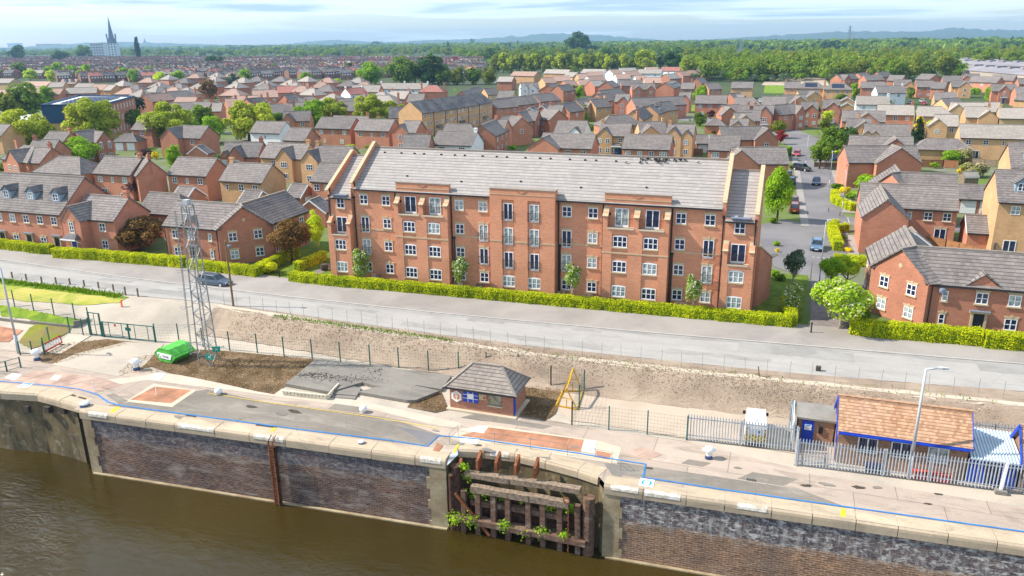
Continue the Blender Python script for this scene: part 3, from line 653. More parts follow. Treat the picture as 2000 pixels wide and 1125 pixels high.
def garage(label, x1, y1, x2, y2, col='r', d=5.0, e=2.35, r=4.1, hip='', doors='', white=True, **kw):
    """single-storey; doors: f front, l / r end"""
    o = house(label, x1, y1, x2, y2, col, d, e, r, hip, '', (), kw.pop('tile', 'tile_brown'), top='', low='', name='garage', cat='garage', grp='garages of the estate', **kw)
    LL = HOUSES[-1][3]
    if 'f' in doors:
        n = 2 if LL > 4.6 else 1
        for i in range(n): gdoor(o, (i-(n-1)/2)*LL/n*0.96, -d/2, 0.05, 2.2, 2.05)
    if 'r' in doors: gdoor(o, LL/2, 0, 0.05, 2.2, 2.05, math.pi/2)
    if 'l' in doors: gdoor(o, -LL/2, 0, 0.05, 2.2, 2.05, -math.pi/2)
    if white and not hip:
        sl = (r-e)/(d/2)
        for sx in (-1, 1):
            b = MB()
            for s in (-1, 1): b.beam((sx*(LL/2+0.19), 0, r+0.04), (sx*(LL/2+0.19), s*(d/2+0.28), e-0.28*sl+0.04), 0.05, 0.2, 0)
            b.build('bargeboard', ['upvc'], o)
    return o
def corner_house(label, cx, cy, sgn, Lx, Ly, name='corner_house', w=6.6, e=4.8, r=7.35):
    """two wings along X and Y joined by a gable turned 45 degrees to the corner.  (cx, cy): the corner where both wall lines would meet;
    sgn = +1: body runs to +X, side wing to +Y; sgn = -1: body runs to -X"""
    root = thing(name, label, 'house', (cx, cy, 0), 0, 'houses of the estate'); wb = MB(); rb = MB(); S = lambda p: (p[0]*sgn, p[1]) + tuple(p[2:])
    k = w/math.sqrt(2)                                # gable wall from (0,k) to (k,0)
    def F(pts, m=0, b=wb): p = [S(q) for q in pts]; b.face(p if sgn > 0 else p[::-1], m)
    def SL(pts, th=0.13, m=0): p = [S(q) for q in pts]; rb.slab(p if sgn > 0 else p[::-1], th, m)
    dp = 6.6
    # main body along X
    F([(k, 0, 0), (Lx, 0, 0), (Lx, 0, e), (k, 0, e)]); F([(Lx, 0, 0), (Lx, dp, 0), (Lx, dp, e), (Lx, dp/2, r), (Lx, 0, e)]); F([(Lx, dp, 0), (dp, dp, 0), (dp, dp, e), (Lx, dp, e)])
    # side wing along Y
    F([(0, Ly, 0), (0, k, 0), (0, k, e), (0, Ly, e)]); F([(dp, Ly, 0), (0, Ly, 0), (0, Ly, e), (dp/2, Ly, r), (dp, Ly, e)]); F([(dp, dp, 0), (dp, Ly, 0), (dp, Ly, e), (dp, dp, e)])
    # gable, pushed out 0.4 m
    o = 0.4/math.sqrt(2); g0, g1 = (-o, k-o), (k-o, -o); gm = ((g0[0]+g1[0])/2, (g0[1]+g1[1])/2)
    F([(*g0, 0), (*g1, 0), (*g1, e), (*gm, r-0.05), (*g0, e)]); F([(0, k, 0), (*g0, 0), (*g0, e), (0, k, e)]); F([(*g1, 0), (k, 0, 0), (k, 0, e), (*g1, e)])
    wb.build('wall', ['brick_red'], root)
    ov = 0.28; sl = (r-e)/(dp/2); ze = e-ov*sl+0.16; zr = r+0.16
    SL([(k-0.6, -ov, ze), (Lx+0.16, -ov, ze), (Lx+0.16, dp/2, zr), (dp/2, dp/2, zr)]); SL([(Lx+0.16, dp+ov, ze), (dp+ov, dp+ov, ze), (dp/2, dp/2, zr), (Lx+0.16, dp/2, zr)])
    SL([(-ov, Ly+0.16, ze), (-ov, k-0.6, ze), (dp/2, dp/2, zr), (dp/2, Ly+0.16, zr)]); SL([(dp+ov, dp+ov, ze), (dp+ov, Ly+0.16, ze), (dp/2, Ly+0.16, zr), (dp/2, dp/2, zr)])
    q = 0.22/math.sqrt(2); n0 = (gm[0]-q, gm[1]-q); dd = (1/math.sqrt(2)*ov)
    e0 = (g0[0]-q-dd, g0[1]-q+dd); e1 = (g1[0]-q+dd, g1[1]-q-dd)
    slg = (r-0.05-e)/(w/2); zg = e-ov*slg+0.2; zt = r+0.17
    SL([(*e0, zg), (*n0, zt), (dp/2, dp/2, zt), (-0.25, k+0.55, zg)][::-1] if False else [(*n0, zt), (dp/2, dp/2, zt), (-0.2+0.0, k+0.9, zg+0.05), (*e0, zg)])
    SL([(*e1, zg), (k+0.9, -0.2, zg+0.05), (dp/2, dp/2, zt), (*n0, zt)])
    for a_, b_ in (((*n0, zt), (dp/2, dp/2, zt)), ((dp/2, dp/2, zr), (Lx+0.16, dp/2, zr)), ((dp/2, dp/2, zr), (dp/2, Ly+0.16, zr))): rb.beam(S(a_), S(b_), 0.26, 0.15, 1)
    rb.beam(S((k, -ov-0.03, ze-0.14)), S((Lx, -ov-0.03, ze-0.14)), 0.11, 0.11, 2); rb.beam(S((-ov-0.03, k, ze-0.14)), S((-ov-0.03, Ly, ze-0.14)), 0.11, 0.11, 2)
    # little gable over the door
    xg = k+(Lx-k)*0.5; F2 = [(xg-1.35, -0.05, e-0.05), (xg+1.35, -0.05, e-0.05), (xg, -0.05, e+1.1)]
    gb = MB(); pp = [S(p) for p in F2]; gb.face(pp if sgn > 0 else pp[::-1]); gb.build('small_gable', ['brick_red'], root)
    for s in (-1, 1):
        q4 = [(xg, -0.2, e+1.3), (xg, 1.55, e+1.3), (xg+s*1.6, 0.1, e+0.05), (xg+s*1.6, -0.2, e+0.05)]; SL(q4 if s < 0 else q4[::-1], 0.1)
    rb.build('roof', ['tile_brown', 'ridge_tile', 'gutter'], root)
    dm = MB(); gd = Vector((-1*sgn, -1, 0)).normalized(); gt = Vector((1*sgn, -1, 0)).normalized(); G = Vector(S((*gm, e+0.95)))+gd*0.02
    dm.slab([tuple(G+gt*(-0.25)), tuple(G-Vector((0, 0, 0.32))), tuple(G+gt*0.25), tuple(G+Vector((0, 0, 0.32)))], 0.04); dm.build('diamond_stone', ['stone_trim'], root)
    fa = -math.pi/4*sgn
    for t in (0.26, 0.74):
        p = S((g0[0]+(g1[0]-g0[0])*t, g0[1]+(g1[1]-g0[1])*t))
        for z in (0.75, 3.1): window(root, 'w4', p[0], p[1], z, fa, True, True)
    for x, k2 in ((k+1.3, 'w1'), (xg, 'w4'), (Lx-1.7, 'w4')): window(root, k2, x*sgn, -0.0 if k2 != 'w4' or x != xg else -0.05, 3.1, 0, k2 == 'w4', True)
    for x, k2 in ((k+1.3, 'w1'), (Lx-1.7, 'w4')): window(root, k2, x*sgn, 0, 0.75, 0, True, True)
    fdoor(root, xg*sgn, 0, 0.05)
    for y in (k+1.2, k+3.2, Ly-1.5):
        for z in (0.75, 3.1): window(root, 'w4' if y != k+3.2 else 'w1', 0, y, z, -math.pi/2 if sgn > 0 else math.pi/2, True, True)
    dp_ = MB(); dp_.tube((S((k+0.12, -0.1, 0))), (S((k+0.12, -0.1, e))), 0.05); dp_.tube((S((Lx-0.1, -0.1, 0))), (S((Lx-0.1, -0.1, e))), 0.05); dp_.build('drainpipe', ['gutter'], root)
    HOUSES.append((root, cx+sgn*Lx/2, cy+dp/2, Lx, dp, 0)); return root
# ---------------------------------------------------------------- trees
CR = {}
def crown_mesh(kind, lod, var, shape):
    key = (kind, lod, var, shape)
    if key in CR: return CR[key]
    rng = np.random.default_rng(abs(hash((lod, var, len(shape)*7+ord(shape[0])))) % 99991)
    n, s = {0: (9000, 0.085), 1: (3600, 0.12), 2: (1300, 0.19), 3: (420, 0.33)}[lod]
    K = {0: 34, 1: 26, 2: 18, 3: 11}[lod]
    if shape in ('cone', 'column'):
        z = rng.uniform(-1, 0.92, K*2); rad = (0.62*(1-(z+1)/2)**0.8+0.08) if shape == 'cone' else 0.34*np.sqrt(np.clip(1-(z*0.95)**2, 0.05, 1))+0.05
        th = rng.uniform(0, 6.28, K*2); cc = np.stack([np.cos(th)*rad*0.7, np.sin(th)*rad*0.7, z], 1); br = rad*rng.uniform(0.5, 0.75, K*2)+0.04
    else:
        cc = rng.normal(0, 1, (K, 3)); cc /= np.linalg.norm(cc, axis=1)[:, None]; cc *= (rng.uniform(0.15, 1, K)**0.5*0.72)[:, None]
        if shape == 'wide': cc[:, 2] *= 0.72
        if shape == 'egg': cc[:, :2] *= (0.82-0.25*cc[:, 2:3])
        br = rng.uniform(0.20, 0.38, K)
        if shape == 'loose': br *= 0.8; cc *= 1.12
    i = rng.choice(len(cc), n, p=br**2/np.sum(br**2)); dr = rng.normal(0, 1, (n, 3)); dr /= np.linalg.norm(dr, axis=1)[:, None]; dr[:, 2] = np.abs(dr[:, 2])*np.where(rng.random(n) < 0.78, 1, -1)
    p = cc[i]+dr*(br[i]*rng.uniform(0.72, 1.06, n)**1.0)[:, None]; nr = dr*0.7+p*0.5+np.array([0, 0, 0.35])
    q = leaf_quads(p, nr, np.full(n, s), rng, 0.55)
    CR[key] = arr_mesh('crown', q, 4, [kind]); return CR[key]
def trunk_mesh(h, r, seed, m='bark', spread=1.0, limbs=5):
    rng = random.Random(seed); b = MB(); b.tube((0, 0, -0.1), (0.02*h, 0, h*0.62), r, 7, 0, r*0.7)
    for k in range(limbs):
        a = rng.uniform(0, 6.28); z = h*rng.uniform(0.34, 0.6); l = spread*rng.uniform(0.45, 0.75); q = (math.cos(a)*l, math.sin(a)*l, z+rng.uniform(0.25, 0.55)*spread+0.1*h)
        b.tube((0.01*h, 0, z), q, r*0.5, 5, 0, r*0.18)
    b.tube((0.02*h, 0, h*0.6), (0, 0.03*h, h*1.05), r*0.7, 6, 0, r*0.2); return b.data('trunk', [m], True)
NT = [0]
def tree(label, cx, cy, rp, by, kind='leaf_mid', shape='round', vz=1.0, z0=0.0, yw=None, name='tree', cat='tree', grp='trees among the houses', lod=None, trunk='bark', tw=None, rmax=None):
    """crown centre (cx, cy) and half-width rp in photo pixels; by = pixel row of the foot"""
    base = at(cx, by, z0)
    if yw is not None: base = np.array([aty(cx, cy+25, yw)[0], yw, z0])
    dist = float(np.linalg.norm(base-CAM)); h0 = math.hypot(*(base[:2]-CAM[:2])); d = _fw+_rt*(cx-1000)/FPX-_up*(cy-562.5)/FPX; c = CAM+d*(h0/math.hypot(d[0], d[1]))
    r = 1.12*rp*dist/FPX; NT[0] += 1
    root = thing(name, label, cat, (base[0], base[1], z0), 0.0, grp)
    if lod is None: lod = 0 if rp > 36 else (1 if rp > 20 else (2 if rp > 9 else 3))
    cz = max(c[2]-z0, r*vz*0.75)
    cr = link('crown', crown_mesh(kind, lod, NT[0] % 4, shape), root, (0, 0, cz), random.uniform(0, 6.28)); cr.scale = (r, r, r*vz)
    link('trunk', trunk_mesh(cz, tw or max(0.07, 0.05*r+0.03), NT[0], trunk, r), root)
    return root
def bush(label, cx, by, rp, kind='leaf_mid', vz=0.8, grp='garden shrubs', shape='wide', z0=0.0):
    base = at(cx, by, z0); dist = float(np.linalg.norm(base-CAM)); r = rp*dist/FPX; NT[0] += 1
    root = thing('shrub', label, 'shrub', (base[0], base[1], z0), 0.0, grp)
    lod = 0 if rp > 36 else (1 if rp > 18 else (2 if rp > 8 else 3))
    o = link('crown', crown_mesh(kind, lod, NT[0] % 4, shape), root, (0, 0, r*vz*0.72), random.uniform(0, 6.28)); o.scale = (r, r, r*vz)
    link('stem', trunk_mesh(r*vz*0.7, 0.05, NT[0], 'bark', r*0.5, 4), root); return root
def hedge_mesh(path, h, th, kind, dens=150, ls=0.12, side=1):
    """clipped hedge along a 2-D path (the face nearest the viewer); it grows back from it by th"""
    rng = np.random.default_rng(len(path)*31+int(h*100)); Q = []; core = MB(); path = [np.array(p[:2], float) for p in path]
    for a, b in zip(path[:-1], path[1:]):
        d = b-a; L = np.linalg.norm(d); d /= L; n = np.array([-d[1], d[0]])*side
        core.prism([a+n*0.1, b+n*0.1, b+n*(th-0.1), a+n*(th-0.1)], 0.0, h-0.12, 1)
        wob = lambda s, k: 0.07*np.sin(s*1.9+k)+0.05*np.sin(s*4.3+2*k)
        for surf in ('f', 't', 'b', 'e0', 'e1'):
            A = L*h if surf in 'fb' else (L*th if surf == 't' else th*h); m = int(A*dens*(0.6 if surf == 'b' else 1)); u = rng.uniform(0, L, m); v = rng.uniform(0, 1, m); j = rng.normal(0, 0.05, m)
            if surf == 'f': p = np.stack([a[0]+d[0]*u+n[0]*(j+wob(u, 1)), a[1]+d[1]*u+n[1]*(j+wob(u, 1)), v*h], 1); nr = np.array([-n[0], -n[1], 0.25])
            elif surf == 'b': p = np.stack([a[0]+d[0]*u+n[0]*(th+j), a[1]+d[1]*u+n[1]*(th+j), v*h], 1); nr = np.array([n[0], n[1], 0.25])
            elif surf == 't': p = np.stack([a[0]+d[0]*u+n[0]*v*th, a[1]+d[1]*u+n[1]*v*th, h+j+wob(u, 3)*0.8-0.12*(2*v-1)**4], 1); nr = np.array([0, 0, 1.0])
            else:
                w = rng.uniform(0, th, m); e_ = a if surf == 'e0' else b; s = -1 if surf == 'e0' else 1
                p = np.stack([e_[0]+n[0]*w+d[0]*j, e_[1]+n[1]*w+d[1]*j, v*h], 1); nr = np.array([d[0]*s, d[1]*s, 0.2])
            if m: Q.append(leaf_quads(p, np.repeat(nr[None], m, 0), np.full(m, ls), rng, 0.5))
    q = np.concatenate(Q); lv = [tuple(x) for x in q]; i0 = len(core.v); return q, core
def hedge(label, pts, h=1.25, th=1.2, kind='leaf_hedge', z0=0.0, dens=150, ls=0.13, side=1, world=False, grp='clipped hedges'):
    pw = [np.array(p, float) for p in pts] if world else [at(p[0], p[1], z0)[:2] for p in pts]
    q, core = hedge_mesh(pw, h, th, kind, dens, ls, side)
    nv = len(core.v); V = np.concatenate([np.array(core.v), q]); me = bpy.data.meshes.new('hedge')
    fs = [list(f) for f in core.f]+[[nv+4*i, nv+4*i+1, nv+4*i+2, nv+4*i+3] for i in range(len(q)//4)]
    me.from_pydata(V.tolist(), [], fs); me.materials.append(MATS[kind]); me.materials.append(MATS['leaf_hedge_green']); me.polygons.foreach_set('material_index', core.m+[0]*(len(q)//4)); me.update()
    o = link('hedge', me, None, (0, 0, z0)); return tag(o, label, 'hedge', grp)
# ---------------------------------------------------------------- cars
CARD = {}
def car(label, x, y, heading, col, kind='hatch', z0=0.0, s=0.9, group='parked and moving cars', world=False, cat='car'):
    p = (x, y) if world else at(x, y, z0)[:2]; rz = heading
    root = thing('car' if cat == 'car' else cat, label, cat, (p[0], p[1], z0), rz, group); root.scale = (s, s, s)
    key = (kind, col)
    if key not in CARD:
        L = dict(hatch=4.0, estate=4.8, suv=4.5, small=3.7)[kind]; Wd = 0.90; H = dict(hatch=1.46, estate=1.48, suv=1.72, small=1.45)[kind]; z = 0.24; bl = H*0.62
        st = [(-L/2, 0.70, z+0.2, bl*0.78), (-L/2+0.18, 0.84, z+0.02, bl*0.98), (-L/2+0.7, Wd, z, bl*1.04), (0, Wd, z, bl), (L/2-1.3, Wd, z, bl*0.97), (L/2-0.6, 0.87, z, bl*0.86), (L/2-0.15, 0.80, z+0.05, bl*0.74), (L/2, 0.64, z+0.16, bl*0.6)]
        b = MB(); b.loft([[(x_, -w, zl), (x_, -w*1.0, (zl+zh)*0.56), (x_, -w*0.88, zh), (x_, w*0.88, zh), (x_, w, (zl+zh)*0.56), (x_, w, zl)][::-1] for x_, w, zl, zh in st])
        rb = -L/2+0.25 if kind != 'hatch' else -L/2+0.35; cab = dict(hatch=(-L/2+0.12, -L/2+0.5, 0.30, L/2-1.15), estate=(-L/2+0.15, -L/2+0.55, 0.35, L/2-1.35), suv=(-L/2+0.08, -L/2+0.3, 0.45, L/2-1.2), small=(-L/2+0.1, -L/2+0.4, 0.30, L/2-1.05))[kind]
        x0, x1, x2, x3 = cab; wb_, wt = 0.79, 0.60; g = MB()
        g.loft([[(x0, -wb_, bl-0.02), (x0, wb_, bl-0.02), (x3, wb_, bl-0.04), (x3, -wb_, bl-0.04)], [(x1, -wt, H-0.06), (x1, wt, H-0.06), (x2, wt, H-0.06), (x2, -wt, H-0.06)]])
        b.loft([[(x1-0.03, -wt-0.03, H-0.07), (x1-0.03, wt+0.03, H-0.07), (x2+0.05, wt+0.03, H-0.08), (x2+0.05, -wt-0.03, H-0.08)], [(x1+0.12, -wt+0.08, H), (x1+0.12, wt-0.08, H), (x2-0.1, wt-0.08, H), (x2-0.1, -wt+0.08, H)]])
        for sy in (-1, 1):                              # pillars
            for (xa, xb) in ((x0, x1), (x3, x2), ((x0+x3)/2-0.1, (x1+x2)/2-0.1)): b.beam((xa, sy*wb_, bl-0.03), (xb, sy*wt, H-0.06), 0.09, 0.07, 0)
        wh = MB(); wh.tube((0, -0.1, 0), (0, 0.1, 0), 0.33, 16, 0)
        rm = MB(); rm.tube((0, -0.115, 0), (0, 0.115, 0), 0.21, 10, 0)
        hl = MB(); hl.box(-0.02, -0.17, -0.07, 0.05, 0.17, 0.08)
        pl = MB(); pl.box(-0.015, -0.26, -0.055, 0.015, 0.26, 0.055)
        CARD[key] = (b.data('body', [col], False), g.data('windows', ['glass_car']), wh.data('wheel', ['tyre'], False), rm.data('rim', ['alloy']), hl.data('headlight', ['upvc']), hl.data('tail_light', ['lamp_red']), pl.data('plate', ['upvc']), pl.data('plate', ['plate_yellow']), L, bl)
    D = CARD[key]; L, bl = D[8], D[9]
    link('body', D[0], root); link('windows', D[1], root)
    for sx in (-L/2+0.8, L/2-0.85):
        for sy in (-1, 1): w = link('wheel', D[2], root, (sx, sy*0.80, 0.33)); link('rim', D[3], w)
    for sy in (-1, 1):
        link('headlight', D[4], root, (L/2-0.12, sy*0.56, bl*0.62)); link('tail_light', D[5], root, (-L/2+0.03, sy*0.62, bl*0.80))
    link('number_plate', D[6], root, (L/2+0.0, 0, bl*0.42)); link('number_plate', D[7], root, (-L/2-0.0, 0, bl*0.52))
    return root
def lamp_post(label, x, y, ht, z0=0.0, arm=(0.9, 0.0), world=False, r=0.07, grp='street lamps', head='arm', lean=0.0):
    p = (x, y) if world else at(x, y, z0)[:2]
    root = thing('street_lamp', label, 'street lamp', (p[0], p[1], z0), 0, grp)
    b = MB(); b.tube((0, 0, 0), (0, 0, ht*0.22), r*1.5, 8); b.tube((0, 0, ht*0.22), (0, 0, ht), r, 8, 0, r*0.7)
    b.tube((0, 0, ht-0.03), (arm[0], arm[1], ht+0.12), r*0.6, 6); b.build('post', ['lamp_grey'], root, smooth=True)
    h = MB(); a = math.atan2(arm[1], arm[0]); ln = math.hypot(*arm); h.loft([[(ln-0.1, -0.07, ht+0.06), (ln-0.1, 0.07, ht+0.06), (ln-0.1, 0.07, ht+0.18), (ln-0.1, -0.07, ht+0.18)], [(ln+0.2, -0.14, ht+0.06), (ln+0.2, 0.14, ht+0.06), (ln+0.2, 0.14, ht+0.2), (ln+0.2, -0.14, ht+0.2)], [(ln+0.6, -0.1, ht+0.1), (ln+0.6, 0.1, ht+0.1), (ln+0.6, 0.1, ht+0.18), (ln+0.6, -0.1, ht+0.18)]])
    h.build('lamp_head', ['lamp_grey'], root, rz=a); return root
# ================================================================ SETTING
ZQ, ZW = -2.0, -7.9
_kx = [-130, -45, -38, -33, -30, -12, 5, 20, 45, 90]; _kt = [-16, -16, -15.2, -14.4, -14.3, -15.9, -17.0, -16.6, -15.3, -12.6]; _kw = [6, 6, 6, 4.2, 2.6, 2.4, 2.4, 2.4, 2.3, 2.3]
def ytop(x): return float(np.interp(x, _kx, _kt))
def ywid(x): return float(np.interp(x, _kx, _kw))
def gz(x, y):
    t = min(max((ytop(x)-y)/ywid(x), 0), 1); return ZQ*t*t*(3-2*t)
def atg(px, py, dz=0.0):
    z = 0.0
    for _ in range(30): p = at(px, py, z); z = 0.5*z+0.5*gz(p[0], p[1])
    p = at(px, py, z+dz); return p
def build_ground():
    xs = np.arange(-130, 91, 1.25); ys = np.arange(-28, -7.9, 0.5); V = []; F = []; M = []
    for y in ys:
        for x in xs: V.append((x, y, gz(x, y)-0.03))
    n = len(xs)
    for j in range(len(ys)-1):
        for i in range(n-1): F.append((j*n+i, j*n+i+1, (j+1)*n+i+1, (j+1)*n+i)); M.append(0)
    def Q(x0, y0, x1, y1, m, z=-0.03):
        i = len(V); V.extend([(x0, y0, z), (x1, y0, z), (x1, y1, z), (x0, y1, z)]); F.append((i, i+1, i+2, i+3)); M.append(m)
    y9 = float(ys[-1]); x9 = float(xs[-1])
    Q(-130, y9, x9, 260, 1); Q(-5600, y9, -130, 260, 1); Q(x9, y9, 3400, 260, 1); Q(-5600, 260, 3400, 9000, 2)
    Q(-5600, -28, -130, y9, 1); Q(x9, -28, 3400, y9, 1)
    me = bpy.data.meshes.new('ground'); me.from_pydata(V, [], F)
    for k in ('track_dirt', 'estate_ground', 'far_field'): me.materials.append(MATS[k])
    me.polygons.foreach_set('material_index', M); autouv(me); struct(link('ground', me))
build_ground()
def ribbon(name, A, B, mat, dz=0.004, n=120, m=1, jit=0.0, flat=None, kind='structure'):
    """sheet between two polylines (world xy) lying on the ground"""
    def res(P, k):
        P = np.array([p[:2] for p in P], float); s = np.r_[0, np.cumsum(np.linalg.norm(np.diff(P, axis=0), axis=1))]; t = np.linspace(0, s[-1], k); return np.stack([np.interp(t, s, P[:, 0]), np.interp(t, s, P[:, 1])], 1)
    a = res(A, n+1); b = res(B, n+1); rng = np.random.default_rng(n+m+len(name)); ja = rng.normal(0, jit, n+1); jb = rng.normal(0, jit, n+1); V = []; F = []
    for i in range(n+1):
        for k in range(m+1):
            p = a[i]*(1-k/m)+b[i]*k/m
            p = p+np.array([0, ja[i]*(1-k/m)+jb[i]*k/m]); V.append((p[0], p[1], (gz(p[0], p[1]) if flat is None else flat)+dz))
    for i in range(n):
        for k in range(m):
            q = i*(m+1)+k; F.append((q, q+1, q+m+2, q+m+1))
    me = bpy.data.meshes.new(name); me.from_pydata(V, [], F); me.materials.append(MATS[mat]); autouv(me)
    if me.polygons[0].normal.z < 0: me.flip_normals()
    o = link(name, me); o['kind'] = kind; return o
def patch(name, pts, mat, z, px=True, kind='structure', dz=0.0):
    """flat polygon; pts in photo pixels on height z unless px is False"""
    P = [at(p[0], p[1], z) if px else (p[0], p[1], z) for p in pts]; b = MB(); ar = sum(P[k][0]*P[(k+1) % len(P)][1]-P[(k+1) % len(P)][0]*P[k][1] for k in range(len(P)))
    if ar < 0: P = P[::-1]
    b.face([(p[0], p[1], z+dz) for p in P]); o = b.build(name, [mat]); o['kind'] = kind; return o
# --- main road, pavement, kerb
FAR = [(-200, -1.5), (-130, -4.2), (-72, -7.0), (-48.6, -8.6), (-25, -9.1), (-7, -9.1), (12, -8.4), (26.6, -7.5), (47.8, -6.1), (90, -3.0), (140, 0)]
NEAR = [(-200, -8.5), (-130, -11.2), (-64, -13.6), (-42, -13.8), (-31.6, -13.2), (-13, -14.3), (3.7, -14.9), (26.8, -14.2), (37, -13.2), (46.5, -12.2), (90, -8.8), (140, -5)]
HF = [(-200, 2.5), (-130, -0.5), (-77, -3.2), (-46, -3.0), (-28.8, -4.2), (0, -4.0), (28.8, -2.7), (48.7, -2.2), (90, 0.6), (140, 3)]
ribbon('road', NEAR, FAR, 'asphalt_pale', 0.006, 160, 1, 0.0, 0.0)
off = lambda P, d: [(x, y+d) for x, y in P]
kb = MB()
for a, b in zip(FAR[:-1], FAR[1:]): kb.obox(a, b, 0.16, 0.0, 0.115, 0, 0.08)
struct(kb.build('kerb', ['kerb']))
ribbon('pavement', off(FAR, 0.16), off(HF, 1.3), 'pavement', 0.10, 160, 1, 0.0, 0.0)
ribbon('road_patch', [(-64, -12.6), (-30, -12.6)], [(-64, -10.9), (-30, -10.9)], 'asphalt_patch', 0.012, 30, 1, 0.12, 0.0)
ribbon('road_patch', [(24, -10.4), (34, -9.9)], [(24, -8.0), (34, -7.6)], 'asphalt_patch', 0.012, 20, 1, 0.1, 0.0)
ribbon('road_patch', [(-9, -13.6), (13, -13.8)], [(-9, -12.4), (13, -12.7)], 'asphalt_patch', 0.012, 20, 1, 0.15, 0.0)
for x_, y_, w_, d_ in ((-52, -10.2, 5, 0.8), (-20, -11.2, 7, 0.9), (-3, -10.2, 4, 0.7), (18, -12.4, 9, 0.8), (44, -8.6, 8, 1.6), (58, -8, 10, 1.2), (8, -9.6, 3, 0.6)): ribbon('road_patch', [(x_, y_), (x_+w_, y_+0.03*w_)], [(x_, y_+d_), (x_+w_, y_+d_+0.03*w_)], 'asphalt_patch', 0.012, 14, 1, 0.07, 0.0)
ribbon('gutter_dirt', off(FAR, -0.55), off(FAR, -0.02), 'asphalt_patch', 0.016, 160, 1, 0.10, 0.0)
# --- verge, bank, yard
TOP = [(x, ytop(x)) for x in (-31, -24, -18, -12, -5, 5, 12, 20, 30, 45, 90)]
TOE = [(x, ytop(x)-ywid(x)) for x, _ in TOP]
ribbon('verge', [(x, y+0.1) for x, y in TOP], [(x, float(np.interp(x, [p[0] for p in NEAR], [p[1] for p in NEAR]))-0.05) for x, _ in TOP], 'bank_earth', 0.008, 90, 2, 0.07)
ribbon('path', off(TOP, -0.15), off(TOP, 0.75), 'path_pale', 0.016, 90, 2, 0.10)
ribbon('bank', off(TOE, -0.4), off(TOP, 0.1), 'bank_earth', 0.02, 160, 7, 0.10)
ribbon('yard', [(12, -24.6), (31, -24.6), (46, -24.0), (80, -22)], [(8, -19.6), (20, -19.2), (32, -18.7), (80, -16)], 'yard_dirt', 0.006, 40, 4, 0.1)
# left plateau
ribbon('grass', [(-110, -18.2), (-60, -18.2), (-46, -17.6), (-42.5, -16.2)], [(-110, -12.6), (-64, -14.0), (-50, -14.3), (-43.0, -14.6)], 'dry_grass', 0.02, 50, 5, 0.08)
ribbon('grass', [(-110, -14.4), (-64, -15.3), (-50, -15.3), (-43.0, -15.2)], [(-110, -12.4), (-64, -13.75), (-50, -14.1), (-42.8, -14.5)], 'lush_grass', 0.03, 60, 3, 0.10)
pg = [atg(0, 595), atg(60, 606), atg(165, 628)]; ph = [atg(0, 618), atg(40, 622), atg(150, 638)]
ribbon('grass', ph, pg, 'lush_grass', 0.03, 30, 3, 0.06)
pa = [atg(36, 668), atg(60, 682), atg(90, 672), atg(135, 648)]; pb = [atg(58, 640), atg(75, 630), atg(110, 634), atg(140, 640)]
ribbon('grass', pa, pb, 'moss_grass', 0.03, 24, 4, 0.05)
# tufts of grass on the verge and plateau edge
def tufts(name, P0, P1, w, n, s, kind='grass_blade', seed=3, label=None):
    rng = np.random.default_rng(seed); t = rng.random(n); c = np.stack([P0[0]+(P1[0]-P0[0])*t+rng.normal(0, 0.1, n), P0[1]+(P1[1]-P0[1])*t+rng.normal(0, w, n)], 1)
    z = np.array([gz(x, y) for x, y in c]); h = s*rng.uniform(0.5, 1.3, n); a = rng.uniform(0, 6.28, n); dx = np.cos(a)*h*0.22; dy = np.sin(a)*h*0.22; lx = rng.normal(0, 0.3, n)*h; ly = rng.normal(0, 0.3, n)*h
    q = np.stack([np.stack([c[:, 0]-dx, c[:, 1]-dy, z], 1), np.stack([c[:, 0]+dx, c[:, 1]+dy, z], 1), np.stack([c[:, 0]+lx, c[:, 1]+ly, z+h], 1)], 1).reshape(-1, 3)
    o = link(name, arr_mesh(name, q, 3, [kind])); return tag(o, label or 'rough green grass tufts along the edge of the ground', 'grass', None, 'stuff')
tufts('grass_tufts', (-23, -14.9), (-2, -15.9), 0.22, 1100, 0.22, label='green grass tufts along the top of the earth bank')
tufts('grass_tufts', (8, -16.5), (44, -15.0), 0.3, 260, 0.2, seed=5, label='sparse grass tufts along the right end of the bank')
tufts('grass_tufts', (-100, -13.6), (-44, -14.6), 0.35, 5200, 0.36, seed=6, label='long green grass behind the row of short wooden posts')
tufts('dead_grass', (-28, -16.2), (44, -17.4), 0.8, 9000, 0.15, 'dead_blade', 8, 'dry straw-coloured grass on the slope of the bank')
# --- quay deck
QL = [(-260, -44), (-120, -38.0), (-60, -35.9), (-38, -34.9), (-34.3, -34.2), (-31.3, -34.5), (-28.8, -34.8), (-28.6, -35.6)]
WL = [(-27.4, -35.55), (4.8, -33.45)]; WR = [(16.85, -33.0), (33, -32.2), (60, -31.0), (110, -28.6)]
RC = [(5.0, -33.4), (5.15, -31.7), (7.2, -31.25), (9.5, -31.05), (12.0, -31.3), (14.6, -31.75), (16.2, -32.2), (16.8, -33.0)]
qb = MB(); edge = QL+WL+RC[1:-1]+WR
qb.face([(x, y, ZQ) for x, y in edge]+[(110, -27.2, ZQ), (-260, -27.2, ZQ)]); struct(qb.build('quay', ['quay_concrete']))
wt = MB(); wt.face([(-400, -260, ZW), (300, -260, ZW), (300, -26, ZW), (-400, -26, ZW)]); struct(wt.build('water', ['water']))
bdm = MB(); bdm.face([(-400, -260, -14), (300, -260, -14), (300, -26, -14), (-400, -26, -14)]); struct(bdm.build('canal_bed', ['debris_dark']))
